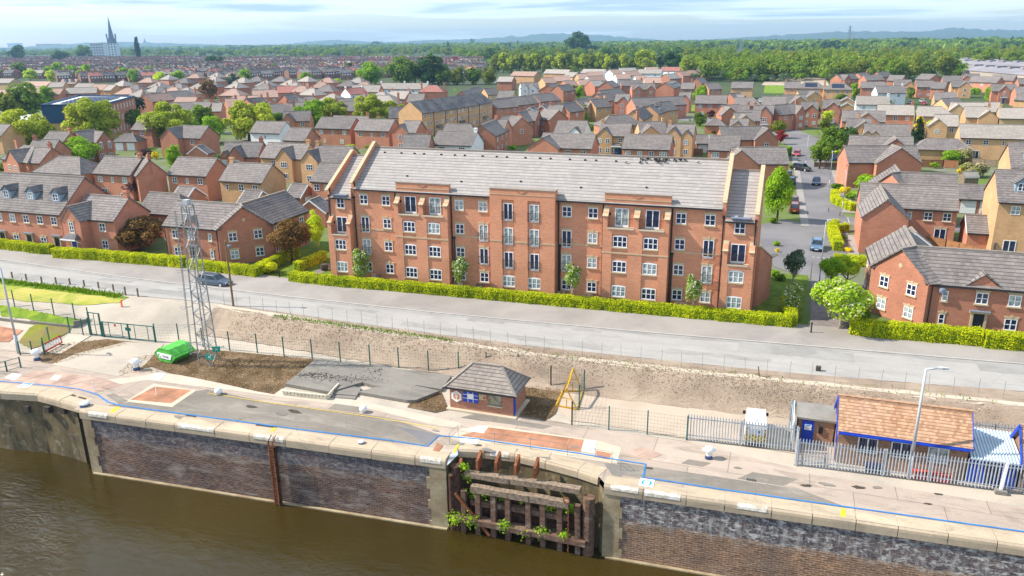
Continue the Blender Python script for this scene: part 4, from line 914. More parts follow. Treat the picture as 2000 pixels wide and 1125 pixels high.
def wallstrip(b, P, z0, z1, m=0, sub=1.2):
    for a, c in zip(P[:-1], P[1:]):
        L = math.hypot(c[0]-a[0], c[1]-a[1]); k = max(1, int(L/sub))
        for i in range(k):
            p = [a[0]+(c[0]-a[0])*i/k, a[1]+(c[1]-a[1])*i/k]; q = [a[0]+(c[0]-a[0])*(i+1)/k, a[1]+(c[1]-a[1])*(i+1)/k]; b.face([(*p, z0), (*q, z0), (*q, z1), (*p, z1)], m)
def coping(par, P, wid=1.25, hgt=0.72, seed=1, mats=('coping_stone', 'worn_white'), white=0.35, stone=(2.6, 3.8), z=ZQ):
    """long rounded stones, some with a worn white painted nose"""
    rng = random.Random(seed); b = MB()
    for a, c in zip(P[:-1], P[1:]):
        d = np.array([c[0]-a[0], c[1]-a[1]], float); L = np.linalg.norm(d); d /= L; n = np.array([d[1], -d[0]]); s = 0.0
        while s < L-0.05:
            l = min(rng.uniform(*stone), L-s); l = l if L-s-l > 0.9 else L-s; t0, t1 = s+0.025, s+l-0.025; dz = rng.uniform(-0.015, 0.015); j = rng.uniform(-0.02, 0.02)
            prof = [(-wid, 0.012), (-0.10, 0.02), (0.02, -0.03), (0.10, -0.13), (0.12+j, -0.30), (0.12+j, -hgt), (0.0, -hgt)]
            ring = lambda t: [(a[0]+d[0]*t+n[0]*o, a[1]+d[1]*t+n[1]*o, z+zz+dz) for o, zz in prof]
            r0, r1 = ring(t0), ring(t1); b.loft([r0, r1], 0)
            if rng.random() < white:
                w0, w1 = t0+rng.uniform(0, l*0.3), t1-rng.uniform(0, l*0.3); pr = [(-0.06, 0.026), (0.04, -0.035), (0.124, -0.14), (0.145+max(j, 0), -0.30-rng.uniform(0, 0.08))]
                k0 = [(a[0]+d[0]*w0+n[0]*o, a[1]+d[1]*w0+n[1]*o, z+zz+dz) for o, zz in pr]; k1 = [(a[0]+d[0]*w1+n[0]*o, a[1]+d[1]*w1+n[1]*o, z+zz+dz) for o, zz in pr]
                for i in range(3): b.face([k0[i+1], k1[i+1], k1[i], k0[i]], 1)
            s += l
    return b.build('coping', list(mats), par)
def quoins(par, x, y, d, z0, z1, seed, mat='quoin_stone', w=0.9):
    """corner stones at (x, y); d: unit vector along the wall away from the corner"""
    rng = random.Random(seed); b = MB(); z = z1; n = (d[1], -d[0]) if d[0] > 0 else (-d[1], d[0])
    i = 0
    while z > z0:
        h = rng.uniform(0.75, 1.05); l = w*(1.15 if i % 2 else 0.95)+rng.uniform(-.06, .06); zz = max(z0, z-h+0.015); p = [(x-d[0]*0.05, y-d[1]*0.05)]; q = (x+d[0]*l, y+d[1]*l)
        b.obox(p[0], q, 0.5, zz, z, 0, 0.18 if d[0] > 0 else -0.18); z -= h; i += 1
    return b.build('quoin_stones', [mat], par)
# left quay wall
wl = thing('quay_wall', 'long dark brick quay wall with an iron ladder, left of the timber gate', 'quay wall', (0, 0, 0), 0, 'canal walls')
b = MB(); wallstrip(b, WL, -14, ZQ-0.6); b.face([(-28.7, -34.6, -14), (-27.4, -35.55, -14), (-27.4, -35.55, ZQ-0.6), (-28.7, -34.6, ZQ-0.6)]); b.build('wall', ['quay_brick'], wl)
coping(wl, [(-28.0, -35.6), (4.95, -33.45)], seed=2, white=0.55)
dl = np.array([WL[1][0]-WL[0][0], WL[1][1]-WL[0][1]]); dl /= np.linalg.norm(dl)
quoins(wl, WL[0][0]-0.35, WL[0][1]-0.05, dl, -9, ZQ-0.7, 4); quoins(wl, WL[1][0]+0.1, WL[1][1]-0.02, -dl, -9, ZQ-0.7, 5, 'quoin_stone', 1.3)
b = MB(); b.obox((-27.6, -35.72), (4.9, -33.60), 0.25, ZW-1, ZW+0.09); b.build('waterline_ledge', ['quoin_stone'], wl)
# right quay wall
wr = thing('quay_wall', 'brown brick quay wall with white salt streaks, right of the timber gate', 'quay wall', (0, 0, 0), 0, 'canal walls')
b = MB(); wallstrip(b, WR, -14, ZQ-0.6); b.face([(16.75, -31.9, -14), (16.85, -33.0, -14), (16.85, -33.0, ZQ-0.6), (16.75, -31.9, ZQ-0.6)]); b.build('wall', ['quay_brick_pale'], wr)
coping(wr, [(16.75, -33.02)]+WR[1:], seed=7, white=0.18, stone=(2.4, 3.4))
dr_ = np.array([WR[1][0]-WR[0][0], WR[1][1]-WR[0][1]]); dr_ /= np.linalg.norm(dr_); quoins(wr, 16.8, -33.0, dr_, -9, ZQ-0.7, 6, 'quoin_stone', 1.15)
b = MB(); b.obox((17.0, -33.12), (60, -31.12), 0.25, ZW-1, ZW+0.09); b.build('waterline_ledge', ['quoin_stone'], wr)
# gate recess wall
rw = thing('recess_wall', 'stained curved stone wall behind the rotten timber lock gate', 'stone wall', (0, 0, 0), 0, 'canal walls')
b = MB(); wallstrip(b, RC, -14, ZQ-0.5, 0, 0.8); b.build('wall', ['lock_stone'], rw); coping(rw, RC[1:-1], 1.3, 0.62, 9, ('coping_stone', 'worn_white'), 0.2, (1.6, 2.6))
# lock wall far left
lw = thing('lock_wall', 'curved stained lock wall with a dark gate slot at the far left', 'stone wall', (0, 0, 0), 0, 'canal walls')
b = MB(); wallstrip(b, [(-260, -44), (-120, -38), (-60, -35.9), (-38, -34.9)], -14, ZQ-0.5, 0, 2); wallstrip(b, [(-38, -34.9), (-34.3, -34.2), (-31.3, -34.3), (-29.6, -34.55)], -14, ZQ-0.5, 0, 0.7)
wallstrip(b, [(-29.6, -34.55), (-29.5, -33.2), (-28.7, -33.2), (-28.6, -35.2)], -14, ZQ-0.5, 1, 0.7); b.build('wall', ['lock_stone', 'debris_dark'], lw)
coping(lw, QL[:-1], 1.4, 0.7, 12, ('coping_stone', 'worn_white'), 0.25)
for px_ in (52, 92, 122): b = MB(); c = aty(px_, 797+px_*0.04, -34.6); b.box(c[0]-0.28, -34.7, c[2]-0.3, c[0]+0.28, -34.0, c[2]+0.3); b.build('weep_hole', ['debris_dark'], lw)

# quay surfaces and painted marks
z = ZQ+0.004
patch('quay_surface', [(210, 792), (405, 760), (520, 785), (640, 800), (760, 816), (862, 850), (833, 872), (600, 842), (375, 812)], 'quay_asphalt', z)
patch('quay_surface', [(770, 831), (860, 849), (834, 871), (806, 850)], 'asphalt', z+0.004)
patch('quay_surface', [(1000, 800), (1120, 830), (1342, 862), (1550, 914), (1650, 990), (1277, 935), (1150, 905), (940, 828)], 'quay_concrete', z)
patch('quay_surface', [(1180, 898), (1560, 955), (1660, 993), (1277, 938), (1200, 925)], 'quay_asphalt', z+0.004)
patch('quay_surface', [(270, 740), (420, 758), (720, 798), (860, 832), (900, 835), (900, 826), (700, 782), (420, 738), (300, 728)], 'path_pale', z+0.004)
def plates(label, quad, nx, ny, mat, gap=0.04, zz=ZQ+0.012, seed=1, jag=0.012):
    """riveted steel deck plates: quad in pixels (left-near, right-near, right-far, left-far)"""
    rng = random.Random(seed); P = [at(p[0], p[1], ZQ)[:2] for p in quad]; b = MB(); f = lambda u, v: P[0]*(1-u)*(1-v)+P[1]*u*(1-v)+P[2]*u*v+P[3]*(1-u)*v
    for i in range(nx):
        for j in range(ny):
            g = gap/2; u0, u1, v0, v1 = (i+g/2)/nx, (i+1-g/2)/nx, (j+g/2)/ny, (j+1-g/2)/ny; h = rng.uniform(0, jag)
            b.prism([f(u0, v0), f(u1, v0), f(u1, v1), f(u0, v1)], zz-0.03, zz+h)
    o = b.build('deck_plates', [mat]); return tag(o, label, 'deck plates', 'steel deck plates on the quay')
plates('pale pinkish steel deck plates at the far left quay corner', [(0, 746), (110, 757), (200, 738), (75, 724)], 4, 2, 'plate_pale', seed=2)
plates('worn pink deck plates beside the two white rods', [(112, 757), (182, 768), (240, 752), (202, 739)], 3, 2, 'plate_pale', seed=3)
plates('rusty brown deck plates in a cream border beside the mast', [(254, 781), (334, 788), (374, 762), (302, 755)], 3, 2, 'plate_rust', seed=4)
plates('orange rusty deck plates behind the timber lock gate', [(898, 851), (1136, 884), (1141, 859), (955, 835)], 7, 2, 'plate_rust', seed=5)
plates('single rusty plate beside the blue line kink', [(843, 884), (856, 887), (866, 870), (853, 866)], 1, 1, 'plate_rust', seed=6)
plates('rusty plate at the right end of the gate deck', [(1160, 893), (1190, 898), (1195, 886), (1165, 880)], 2, 1, 'plate_rust', seed=7)
plates('dark red deck plate beside the left lamp post', [(-30, 668), (17, 668), (46, 645), (-20, 634)], 2, 1, 'plate_rust', seed=8)
plates('small pinkish cover set diamond-wise in the quay', [(1222, 885), (1262, 899), (1294, 888), (1253, 872)], 2, 2, 'plate_pale', seed=9)
for i, (lab, q) in enumerate((('white painted square at the left end of the orange plates', [(907, 841), (945, 846), (954, 833), (936, 831)]), ('white painted square on the quay edge below the orange plates', [(897, 863), (931, 868), (939, 857), (903, 852)]), ('white painted square at the right end of the orange plates', [(1135, 881), (1161, 885), (1165, 861), (1141, 859)]))):
    patch('painted_mark', q, 'plate_white', ZQ+0.03)
patch('painted_mark', [(293, 739), (312, 743), (325, 730), (306, 727)], 'metal_sheet', ZQ+0.03)
patch('painted_mark', [(8, 738), (28, 742), (44, 731), (24, 729)], 'plate_white', ZQ+0.03); patch('painted_mark', [(97, 741), (112, 743), (121, 734), (107, 732)], 'plate_white', ZQ+0.03)
for q_, m_ in (([(246, 784), (336, 795), (384, 762), (300, 749)], 'stone_pale'), ([(207, 772), (232, 789), (250, 783), (222, 768)], 'quay_asphalt'), ([(128, 771), (146, 775), (150, 772), (132, 768)], 'debris_dark'), ([(151, 777), (166, 781), (170, 778), (155, 774)], 'debris_dark'), ([(498, 831), (538, 838), (541, 834), (502, 828)], 'debris_dark'), ([(362, 812), (382, 815), (386, 811), (367, 808)], 'debris_dark'), ([(192, 757), (330, 735), (322, 729), (205, 742)], 'path_pale'), ([(880, 856), (900, 836), (955, 830), (1175, 862), (1213, 874), (1205, 906), (1120, 893), (960, 868)], 'stone_pale'), ([(1180, 905), (1196, 928), (1212, 931), (1240, 912)], 'slab_concrete'), ([(1330, 905), (1372, 912), (1390, 904), (1345, 897)], 'quay_asphalt'), ([(1440, 935), (1530, 949), (1560, 935), (1470, 922)], 'quay_asphalt'), ([(640, 798), (700, 806), (712, 796), (655, 788)], 'quay_asphalt'), ([(900, 815), (1060, 838), (1080, 832), (930, 808)], 'quay_asphalt'), ([(440, 752), (505, 762), (520, 752), (470, 745)], 'track_dirt')): patch('quay_surface', q_, m_, ZQ+0.009)
rng = np.random.default_rng(14)
for k in range(26):
    x_, y_ = rng.uniform(330, 1950), 0; y_ = np.interp(x_, [330, 870, 1180, 2000], [803, 855, 905, 1000])+rng.uniform(-25, 14); a_ = rng.uniform(4, 16); patch('quay_stain', [(x_+a_*(1+rng.uniform(-.3, .3))*math.cos(t), y_+0.22*a_*(1+rng.uniform(-.4, .4))*math.sin(t)+0.12*a_*math.cos(t)) for t in np.linspace(0, 6.28, 11)[:-1]], ('debris_dark', 'quay_asphalt', 'slab_concrete')[k % 3], ZQ+0.02+0.0004*k)
def pline(name, pts, w, mat, zz):
    P = [at(p[0], p[1], ZQ)[:2] for p in pts]; b = MB(); rng = random.Random(len(pts)); Ls = []
    for i, p in enumerate(P):
        d = (P[min(i+1, len(P)-1)]-P[max(i-1, 0)]); d /= np.linalg.norm(d); n = np.array([-d[1], d[0]]); Ls.append((p+n*w/2, p-n*w/2))
    for (a, b_), (c, d) in zip(Ls[:-1], Ls[1:]): b.face([(*b_, zz), (*d, zz), (*c, zz), (*a, zz)])
    return struct(b.build(name, [mat]))
pline('painted_line', [(-60, 741), (0, 745), (60, 750), (114, 755), (150, 760), (168, 764), (192, 772), (210, 785), (225, 790), (240, 793), (300, 801), (375, 811), (485, 826), (600, 841), (690, 852), (762, 860.5), (835, 872), (857, 851), (937, 858.5), (1030, 872), (1125, 885), (1190, 896), (1261, 907), (1256.5, 933), (1277, 936), (1400, 955), (1650, 990), (2000, 1039), (2100, 1052)], 0.15, 'line_blue', ZQ+0.036)
pline('painted_line', [(405, 768), (520, 786), (650, 804), (735, 816), (860, 838)], 0.07, 'line_yellow', ZQ+0.03)
for q in ([(213, 805), (222, 806), (235, 795), (226, 794)], [(527, 842), (533, 843), (541, 836), (534, 835)], [(1640, 1008), (1652, 1010), (1652, 994), (1643, 992)], [(884, 884), (889, 885), (897, 868), (893, 867)]): patch('painted_mark', q, 'line_yellow', ZQ+0.034)
def eyesign(label, c, s, ang):
    r = thing('ground_sign', label, 'painted sign', (*at(c[0], c[1], ZQ)[:2], ZQ+0.03), ang, 'painted quay signs')
    b = MB(); b.face([(-s, -s, 0), (s, -s, 0), (s, s, 0), (-s, s, 0)]); b.build('panel', ['paint_white'], r)
    d = MB(); n = 28; d.face([(0.74*s*math.cos(2*math.pi*k/n), 0.74*s*math.sin(2*math.pi*k/n), 0.004) for k in range(n)]); d.build('blue_disc', ['sign_cyan'], r)
    w = MB(); w.face([(0.4*s*math.cos(2*math.pi*k/n), -0.02*s+0.62*s*math.sin(2*math.pi*k/n), 0.008) for k in range(n)]); w.build('white_figure', ['paint_white'], r)
    e = MB(); e.face([(-0.12*s, -0.32*s, 0.012), (0.12*s, -0.32*s, 0.012), (0.15*s, -0.2*s, 0.012), (0, -0.1*s, 0.012), (-0.15*s, -0.2*s, 0.012)]); e.build('blue_mark', ['sign_cyan'], r); e = MB(); e.face([(-0.1*s, 0.58*s, 0.012), (0, 0.38*s, 0.012), (0.1*s, 0.58*s, 0.012)]); e.build('blue_mark', ['sign_cyan'], r)
eyesign('white square with a round blue sign painted beside the corner of the blue line', (1263, 943.5), 0.5, 0.05)
eyesign('white square with a round blue sign painted on the far left quay', (50, 753), 0.5, 0.15)
# scrub, slab ground
patch('scrub_ground', [(75, 690), (120, 672), (210, 662), (300, 672), (250, 700), (228, 728), (80, 707)], 'scrub', ZQ+0.014, kind='structure')
patch('track', [(100, 712), (150, 690), (245, 668), (320, 672), (280, 715), (230, 735)], 'track_dirt', ZQ+0.018)
patch('scrub_ground', [(228, 730), (262, 700), (300, 694), (330, 680), (440, 685), (620, 702), (600, 725), (560, 752), (535, 770), (500, 764), (430, 748), (330, 728), (295, 716)], 'scrub', ZQ+0.016)
patch('scrub_ground', [(795, 795), (815, 770), (860, 760), (876, 800), (850, 806)], 'scrub', ZQ+0.014); patch('scrub_ground', [(1010, 812), (1025, 755), (1085, 752), (1100, 770), (1085, 808), (1066, 822)], 'scrub', ZQ+0.014)
def litter(name, pts, n, s, mat, seed, label):
    rng = np.random.default_rng(seed); P = np.array([at(p[0], p[1], ZQ)[:2] for p in pts]); lo, hi = P.min(0), P.max(0); out = []
    while len(out) < n:
        q = rng.uniform(lo, hi); c = False
        for (a, b) in zip(P, np.roll(P, -1, 0)):
            if (a[1] > q[1]) != (b[1] > q[1]) and q[0] < (b[0]-a[0])*(q[1]-a[1])/(b[1]-a[1])+a[0]: c = not c
        if c: out.append((*q, ZQ+0.02+rng.uniform(0, 0.08)))
    o = link(name, arr_mesh(name, leaf_quads(np.array(out), np.tile([[0, 0, 1.0]], (n, 1)), np.full(n, s), rng, 0.6), 4, [mat])); tag(o, label, 'weeds', None, 'stuff')
litter('weeds', [(228, 730), (262, 700), (330, 680), (440, 685), (620, 702), (560, 752), (500, 764), (330, 728)], 6000, 0.085, 'leaf_bronze', 3, 'brown dead weeds around the foot of the lattice mast')
litter('weeds', [(75, 690), (120, 672), (210, 662), (250, 672), (180, 690), (110, 712)], 1800, 0.08, 'leaf_bronze', 4, 'brown dead weeds beside the red and white barrier')
litter('weeds', [(1010, 812), (1025, 755), (1085, 752), (1100, 770), (1085, 808)], 1400, 0.085, 'leaf_bronze', 5, 'brown dead weeds between the brick hut and the yellow trestle')
litter('weeds', [(795, 795), (815, 770), (860, 760), (876, 800)], 700, 0.085, 'leaf_bronze', 6, 'brown dead weeds left of the brick hut')
# --- side street with kerbs and turning
SL = [(30.3, -3.6), (30.6, 10), (31.0, 25), (30.4, 60), (29.4, 101), (28.5, 128), (25, 150), (17, 172), (4, 192), (-14, 205)]
SR = [(34.0, -3.6), (34.4, 10), (35.2, 25), (36.2, 42), (36.0, 62), (35.8, 101), (36.5, 128), (35, 156), (28, 184), (14, 204), (-8, 220)]
ribbon('street', SL, SR, 'asphalt', 0.012, 80, 1, 0.0, 0.0)
ribbon('street', [(-60, 205), (-14, 205)], [(-60, 216), (-8, 218)], 'asphalt', 0.016, 10, 1, 0.0, 0.0)
ribbon('side_path', [(30.5, -3.8), (30.8, 12.4)], [(33.9, -3.8), (34.3, 12.4)], 'block_paving', 0.02, 20, 1, 0.0, 0.0)
ribbon('street', [(34.6, 46.5), (52, 46.5)], [(34.6, 52.5), (52, 52.5)], 'asphalt', 0.02, 10, 1, 0, 0.0)
patch('street', [(1480, 462), (1512, 520), (1582, 545), (1596, 440), (1530, 428), (1480, 440)], 'asphalt', 0.016)
ribbon('street_pavement', [(30.8, 44), (30.4, 60), (29.4, 101), (28.5, 128)], [(29.6, 44), (29.2, 60), (28.2, 101), (27.3, 128)], 'pavement', 0.05, 30, 1, 0, 0.0)
ribbon('street_pavement', [(35.2, 25), (36.0, 40)], [(36.6, 25), (37.4, 40)], 'pavement', 0.05, 10, 1, 0, 0.0); ribbon('street_pavement', [(36.0, 56), (35.8, 101)], [(38.0, 56), (37.8, 101)], 'pavement', 0.05, 30, 1, 0, 0.0)
b = MB()
for i in range(9): b.obox((30.9+i*0.62, 25.8+i*0.05), (31.25+i*0.62, 25.83+i*0.05), 0.12, 0.022, 0.024)
b.obox((32.7, 22.2), (33.7, 20.4), 0.1, 0.022, 0.024)
for i in range(6): b.obox((36.6, 46.8+i*1.0), (36.62, 47.3+i*1.0), 0.12, 0.022, 0.026)
struct(b.build('road_marking', ['road_line']))
ribbon('lawn', [(25.0, -2.4), (29.5, -2.2)], [(25.2, 17), (30.4, 17)], 'lawn', 0.02, 20, 1, 0, 0.0); ribbon('lawn', [(34.1, -3.4), (36.0, -3.2)], [(34.4, 9), (36.0, 9)], 'lush_grass', 0.02, 12, 1, 0, 0.0)
ribbon('lawn', [(-36, -4), (-25, -3.2)], [(-36, 14), (-25, 14)], 'lawn', 0.02, 12, 1, 0, 0.0); ribbon('side_path', [(-27.6, -5.2), (-29.5, 16)], [(-26.4, -5.2), (-28.2, 16)], 'block_paving', 0.03, 12, 1, 0, 0.0)
ribbon('lawn', [(36.6, 60), (46, 60)], [(36.6, 66), (46, 66)], 'lush_grass', 0.02, 8, 1, 0, 0.0); ribbon('lawn', [(36.6, 72), (42, 72)], [(36.6, 78), (42, 78)], 'lush_grass', 0.02, 8, 1, 0, 0.0)
ribbon('lawn', [(-72, 215), (40, 246)], [(-84, 262), (40, 275)], 'lush_grass', 0.02, 8, 1, 0, 0.0); ribbon('lawn', [(12, 352), (42, 352)], [(10, 425), (44, 425)], 'lush_grass', 0.02, 8, 1, 0, 0.0); ribbon('field', [(8, 425), (46, 425)], [(8, 520), (46, 520)], 'yard_dirt', 0.02, 8, 1, 0, 0.0)
ribbon('lawn', [(-110, 108), (-84, 108)], [(-112, 132), (-84, 132)], 'lush_grass', 0.02, 8, 1, 0, 0.0)
# ================================================================ APARTMENT BLOCK
def apartment():
    root = thing('apartment_block', 'long four-storey red brick apartment block with balconies, behind the clipped hedge', 'apartment block', (0, 0, 0))
    FH = 2.75; D = 11.6; E, RZ, RY = 11.15, 15.05, 5.75
    wb = MB(); X = 21.42
    # main shell, wings set at the ends
    for p in ([(-X, 0, 0), (X, 0, 0), (X, 0, E), (-X, 0, E)], [(X, D, 0), (-X, D, 0), (-X, D, E), (X, D, E)]): wb.face(p)
    for s in (-1, 1):
        p = [(s*X, 0, E-1.2), (s*X, D, E-1.2), (s*X, D, E+0.75), (s*X, RY, RZ+0.72), (s*X, -0.1, E+0.75), (s*X, -0.1, E-1.2)]; wb.face(p if s > 0 else p[::-1])
        i = s*(X-0.32); q = [(i, -0.1, E-0.1), (i, RY, RZ-0.1), (i, D, E-0.1), (i, D, E+0.75), (i, RY, RZ+0.72), (i, -0.1, E+0.75)]; wb.face(q if s > 0 else q[::-1]); 
        w0, w1 = s*X, s*24.62; a, c = min(w0, w1), max(w0, w1); WE, WR_ = 10.2, 14.0
        wb.face([(a, -0.32, 0), (c, -0.32, 0), (c, -0.32, WE), (a, -0.32, WE)]); wb.face([(c, D, 0), (a, D, 0), (a, D, WE), (c, D, WE)])
        pe = [(w1, -0.32, 0), (w1, D, 0), (w1, D, WE+0.75), (w1, RY, WR_+0.66), (w1, -0.42, WE+0.75)]; wb.face(pe if s > 0 else pe[::-1])
        i = s*(24.62-0.32); q = [(i, -0.32, WE-0.1), (i, RY, WR_-0.1), (i, D, WE-0.1), (i, D, WE+0.75), (i, RY, WR_+0.66), (i, -0.42, WE+0.75)]; wb.face(q if s > 0 else q[::-1])
        wb.box(min(w0, w0+s*0.03), -0.32, 0, max(w0, w0+s*0.03), 0.1, WE+0.9)
        # front ends of the gable walls
        for (xo, yo, zo) in ((s*X, -0.1, E), (s*24.62, -0.42, WE)): wb.box(min(xo, xo-s*0.32), yo, zo-0.6, max(xo, xo-s*0.32), yo+0.3, zo+0.75)
        # wing bay: two full storeys and balcony piers
        ba, bc = sorted((s*21.45, s*24.5)); wx = s*22.9
        wb.box(ba, -1.1, 0, wx-0.78, -0.3, 5.45, 0, 'k'); wb.box(wx+0.78, -1.1, 0, bc, -0.3, 5.45, 0, 'k'); wb.box(wx-0.78, -0.98, 0, wx+0.78, -0.3, 5.05, 0, 'k'); wb.box(wx-0.78, -1.1, 5.05, wx+0.78, -0.3, 5.45, 0, 'k')
    # projecting boxes with balconies
    bays = []
    for x0, x1 in ((-15.55, -8.87), (9.0, 15.95)):
        w = x1-x0; cs = (x0+w*0.27, x0+w*0.735); bays.append((x0, x1, cs))
        cut = [x0, cs[0]-0.86, cs[0]+0.86, cs[1]-0.86, cs[1]+0.86, x1]
        for k in (0, 2, 4): wb.box(cut[k], -0.85, 0, cut[k+1], 0.0, 8.42, 0, 'kb')
        for k in (1, 3): wb.box(cut[k], -0.74, 0, cut[k+1], 0.0, 7.9, 0, 'kb'); wb.box(cut[k], -0.85, 7.9, cut[k+1], 0.0, 8.42, 0, 'k')
        wb.box(x0, -0.16, 8.42, x1, 0.3, 12.05, 0)
    cut = [-3.73, -2.42, -0.72, 0.72, 2.42, 3.73]
    cx = (-1.62, 1.38); cut = [-3.73, cx[0]-0.72, cx[0]+0.72, cx[1]-0.72, cx[1]+0.72, 3.73]
    for k in (0, 2, 4): wb.box(cut[k], -0.85, 0, cut[k+1], 0.3, 12.05, 0, 'kb')
    for k in (1, 3): wb.box(cut[k], -0.70, 0, cut[k+1], 0.3, 10.9, 0, 'kb'); wb.box(cut[k], -0.85, 10.9, cut[k+1], 0.3, 12.05, 0, 'k')
    wb.build('wall', ['brick_flats'], root)
    # roofs
    rb = MB(); th = 0.14
    def slabs(xa, xb, e, r, ylo):
        sl = (r-e)/(RY-0.0); ye = ylo; ze = e+(ye-0.0)*sl
        rb.slab([(xa, ye, ze+0.1), (xb, ye, ze+0.1), (xb, RY, r+0.1), (xa, RY, r+0.1)], th, 0); rb.slab([(xb, D-ye, ze+0.1), (xa, D-ye, ze+0.1), (xa, RY, r+0.1), (xb, RY, r+0.1)], th, 0)
        rb.beam((xa, RY, r+0.12), (xb, RY, r+0.12), 0.3, 0.16, 1); rb.beam((xa+0.02, ye-0.06, ze), (xb-0.02, ye-0.06, ze), 0.13, 0.13, 2)
    slabs(-X+0.33, X-0.33, E, RZ, -0.28)
    for s in (-1, 1): slabs(min(s*(X+0.01), s*24.29), max(s*(X+0.01), s*24.29), 10.2, 14.0, -0.55)
    rb.build('roof', ['tile_flats', 'ridge_tile', 'gutter'], root)
    # copings on the gable parapets and on the box parapets
    for s in (-1, 1):
        for xo, yo, e, r in ((s*(X-0.16), -0.1, E+0.75, RZ+0.72), (s*24.46, -0.42, 10.95, 14.66)):
            cb = MB()
            for (ya, za, yb, zb) in ((yo-0.12, e-0.02, RY, r), (D+0.1, e-0.02, RY, r)): cb.beam((xo, ya, za+0.05), (xo, yb, zb+0.05), 0.42, 0.12, 0)
            cb.beam((xo, yo-0.42, e-0.14), (xo, yo-0.05, e+0.02), 0.42, 0.12, 0); cb.build('coping', ['stone_trim'], root)
    for x0, x1, yf in ((-15.55, -8.87, -0.16), (9.0, 15.95, -0.16), (-3.73, 3.73, -0.85)): cb = MB(); cb.box(x0-0.05, yf-0.06, 12.05, x1+0.05, 0.36, 12.13); cb.build('coping', ['ridge_tile'], root)
    # string courses
    sb = MB(); zc = 6.15
    def band(x0, x1, y, z=zc, h=0.15): sb.box(x0, y-0.035, z, x1, y+0.05, z+h)
    segs = [(-X, -15.55), (-8.87, -3.73), (3.73, 9.0), (15.95, X)]
    for a, c in segs: band(a+0.02, c-0.02, 0)
    for x0, x1, cs in bays: band(x0-0.03, x1+0.03, -0.85, 5.78); sb.box(x1-0.02, -0.85, 5.78, x1+0.035, 0.0, 5.93); band(x0, x1, -0.16, 11.45, 0.07)
    for a, c in ((-3.76, cx[0]-0.72), (cx[0]+0.72, cx[1]-0.72), (cx[1]+0.72, 3.765)): band(a, c, -0.85)
    sb.box(3.71, -0.85, zc, 3.765, 0, zc+0.15); band(-3.73, 3.73, -0.85, 11.45, 0.07); sb.build('string_course', ['stone_trim'], root)
    vb = MB()
    for x, y in ((-12.2, -0.17), (12.5, -0.17), (0, -0.86)):
        for s in (-1, 1): vb.beam((x, y-0.01, 11.62), (x+s*0.55, y-0.01, 11.9), 0.05, 0.06, 0, (0, 1, 0))
    vb.build('brick_motif', ['brick_hut'], root)
    # windows
    def rail(par, w):
        k = 'rail%.1f' % w
        if k not in WM:
            b = MB(); n = int(w/0.13)
            for z in (0.12, 1.02): b.beam((-w/2, -0.2, z), (w/2, -0.2, z), 0.035, 0.035)
            for i in range(n+1): x = -w/2+w*i/n; b.beam((x, -0.2, 0.12), (x, -0.2, 1.02), 0.016)
            for s in (-1, 1):
                for z in (0.14, 1.0): b.beam((s*w/2, -0.2, z), (s*w/2, 0.02, z), 0.03)
            WM[k] = b.data('juliet_railing', ['black_iron'])
        link('juliet_railing', WM[k], par)
    for s in (-1, 1):
        for col, fr in ((19.92, (1, 2)), (17.0, ()), (7.74, ()), (4.85, (1, 2))):
            for f in range(4):
                if f in fr: o = window(root, 'fd', s*col, 0, 0.28+FH*f, 0, True); rail(o, 1.3)
                else: window(root, 'w4', s*col, 0, 1.0+FH*f, 0, True, True)
        wx = s*22.9
        for f in range(2): window(root, 'wa', wx, -0.98, 0.98+FH*f, 0, False, True)
        window(root, 'fdw', wx, -0.32, 5.62); window(root, 'w4', wx, -0.34, 8.68, 0, False, True)
        # wing balcony
        bl = MB(); ba, bc = sorted((s*21.45, s*24.5)); bl.box(ba+0.5, -1.18, 5.47, bc-0.5, -0.3, 5.6); bl.build('balcony_floor', ['stone_pale'], root)
        for xp in (ba+0.24, bc-0.24):
            p = MB(); p.loft([[(xp-0.24, -1.1, 5.45), (xp+0.24, -1.1, 5.45), (xp+0.24, -0.32, 5.45), (xp-0.24, -0.32, 5.45)], [(xp-0.24, -1.1, 6.95), (xp+0.24, -1.1, 6.95), (xp+0.24, -0.32, 7.75), (xp-0.24, -0.32, 7.75)]]); o = p.build('balcony_pier', ['brick_flats'], root)
            q = MB(); pr = [(-1.22, 6.93), (-1.0, 7.0), (-0.75, 7.16), (-0.5, 7.45), (-0.32, 7.82)]
            for (ya, za), (yb, zb) in zip(pr[:-1], pr[1:]): q.slab([(xp-0.28, ya, za+0.08), (xp+0.28, ya, za+0.08), (xp+0.28, yb, zb+0.08), (xp-0.28, yb, zb+0.08)], 0.1)
            q.build('pier_cap', ['stone_trim'], o)
        r = MB(); xa, xb = ba+0.48, bc-0.48
        for zz in (5.66, 6.62): r.beam((xa, -1.05, zz), (xb, -1.05, zz), 0.03)
        for i in range(17): x = xa+(xb-xa)*i/16; r.beam((x, -1.05, 5.66), (x, -1.05, 6.62), 0.013)
        r.build('balcony_railing', ['black_iron'], root)
        # flat lead dormer over the top window
        d = MB(); d.box(wx-0.95, -0.62, 10.22, wx+0.95, 1.5, 10.32, 0); d.box(wx-0.82, -0.45, 9.72, wx+0.82, 1.2, 10.22, 0); d.build('dormer', ['lead_grey'], root)
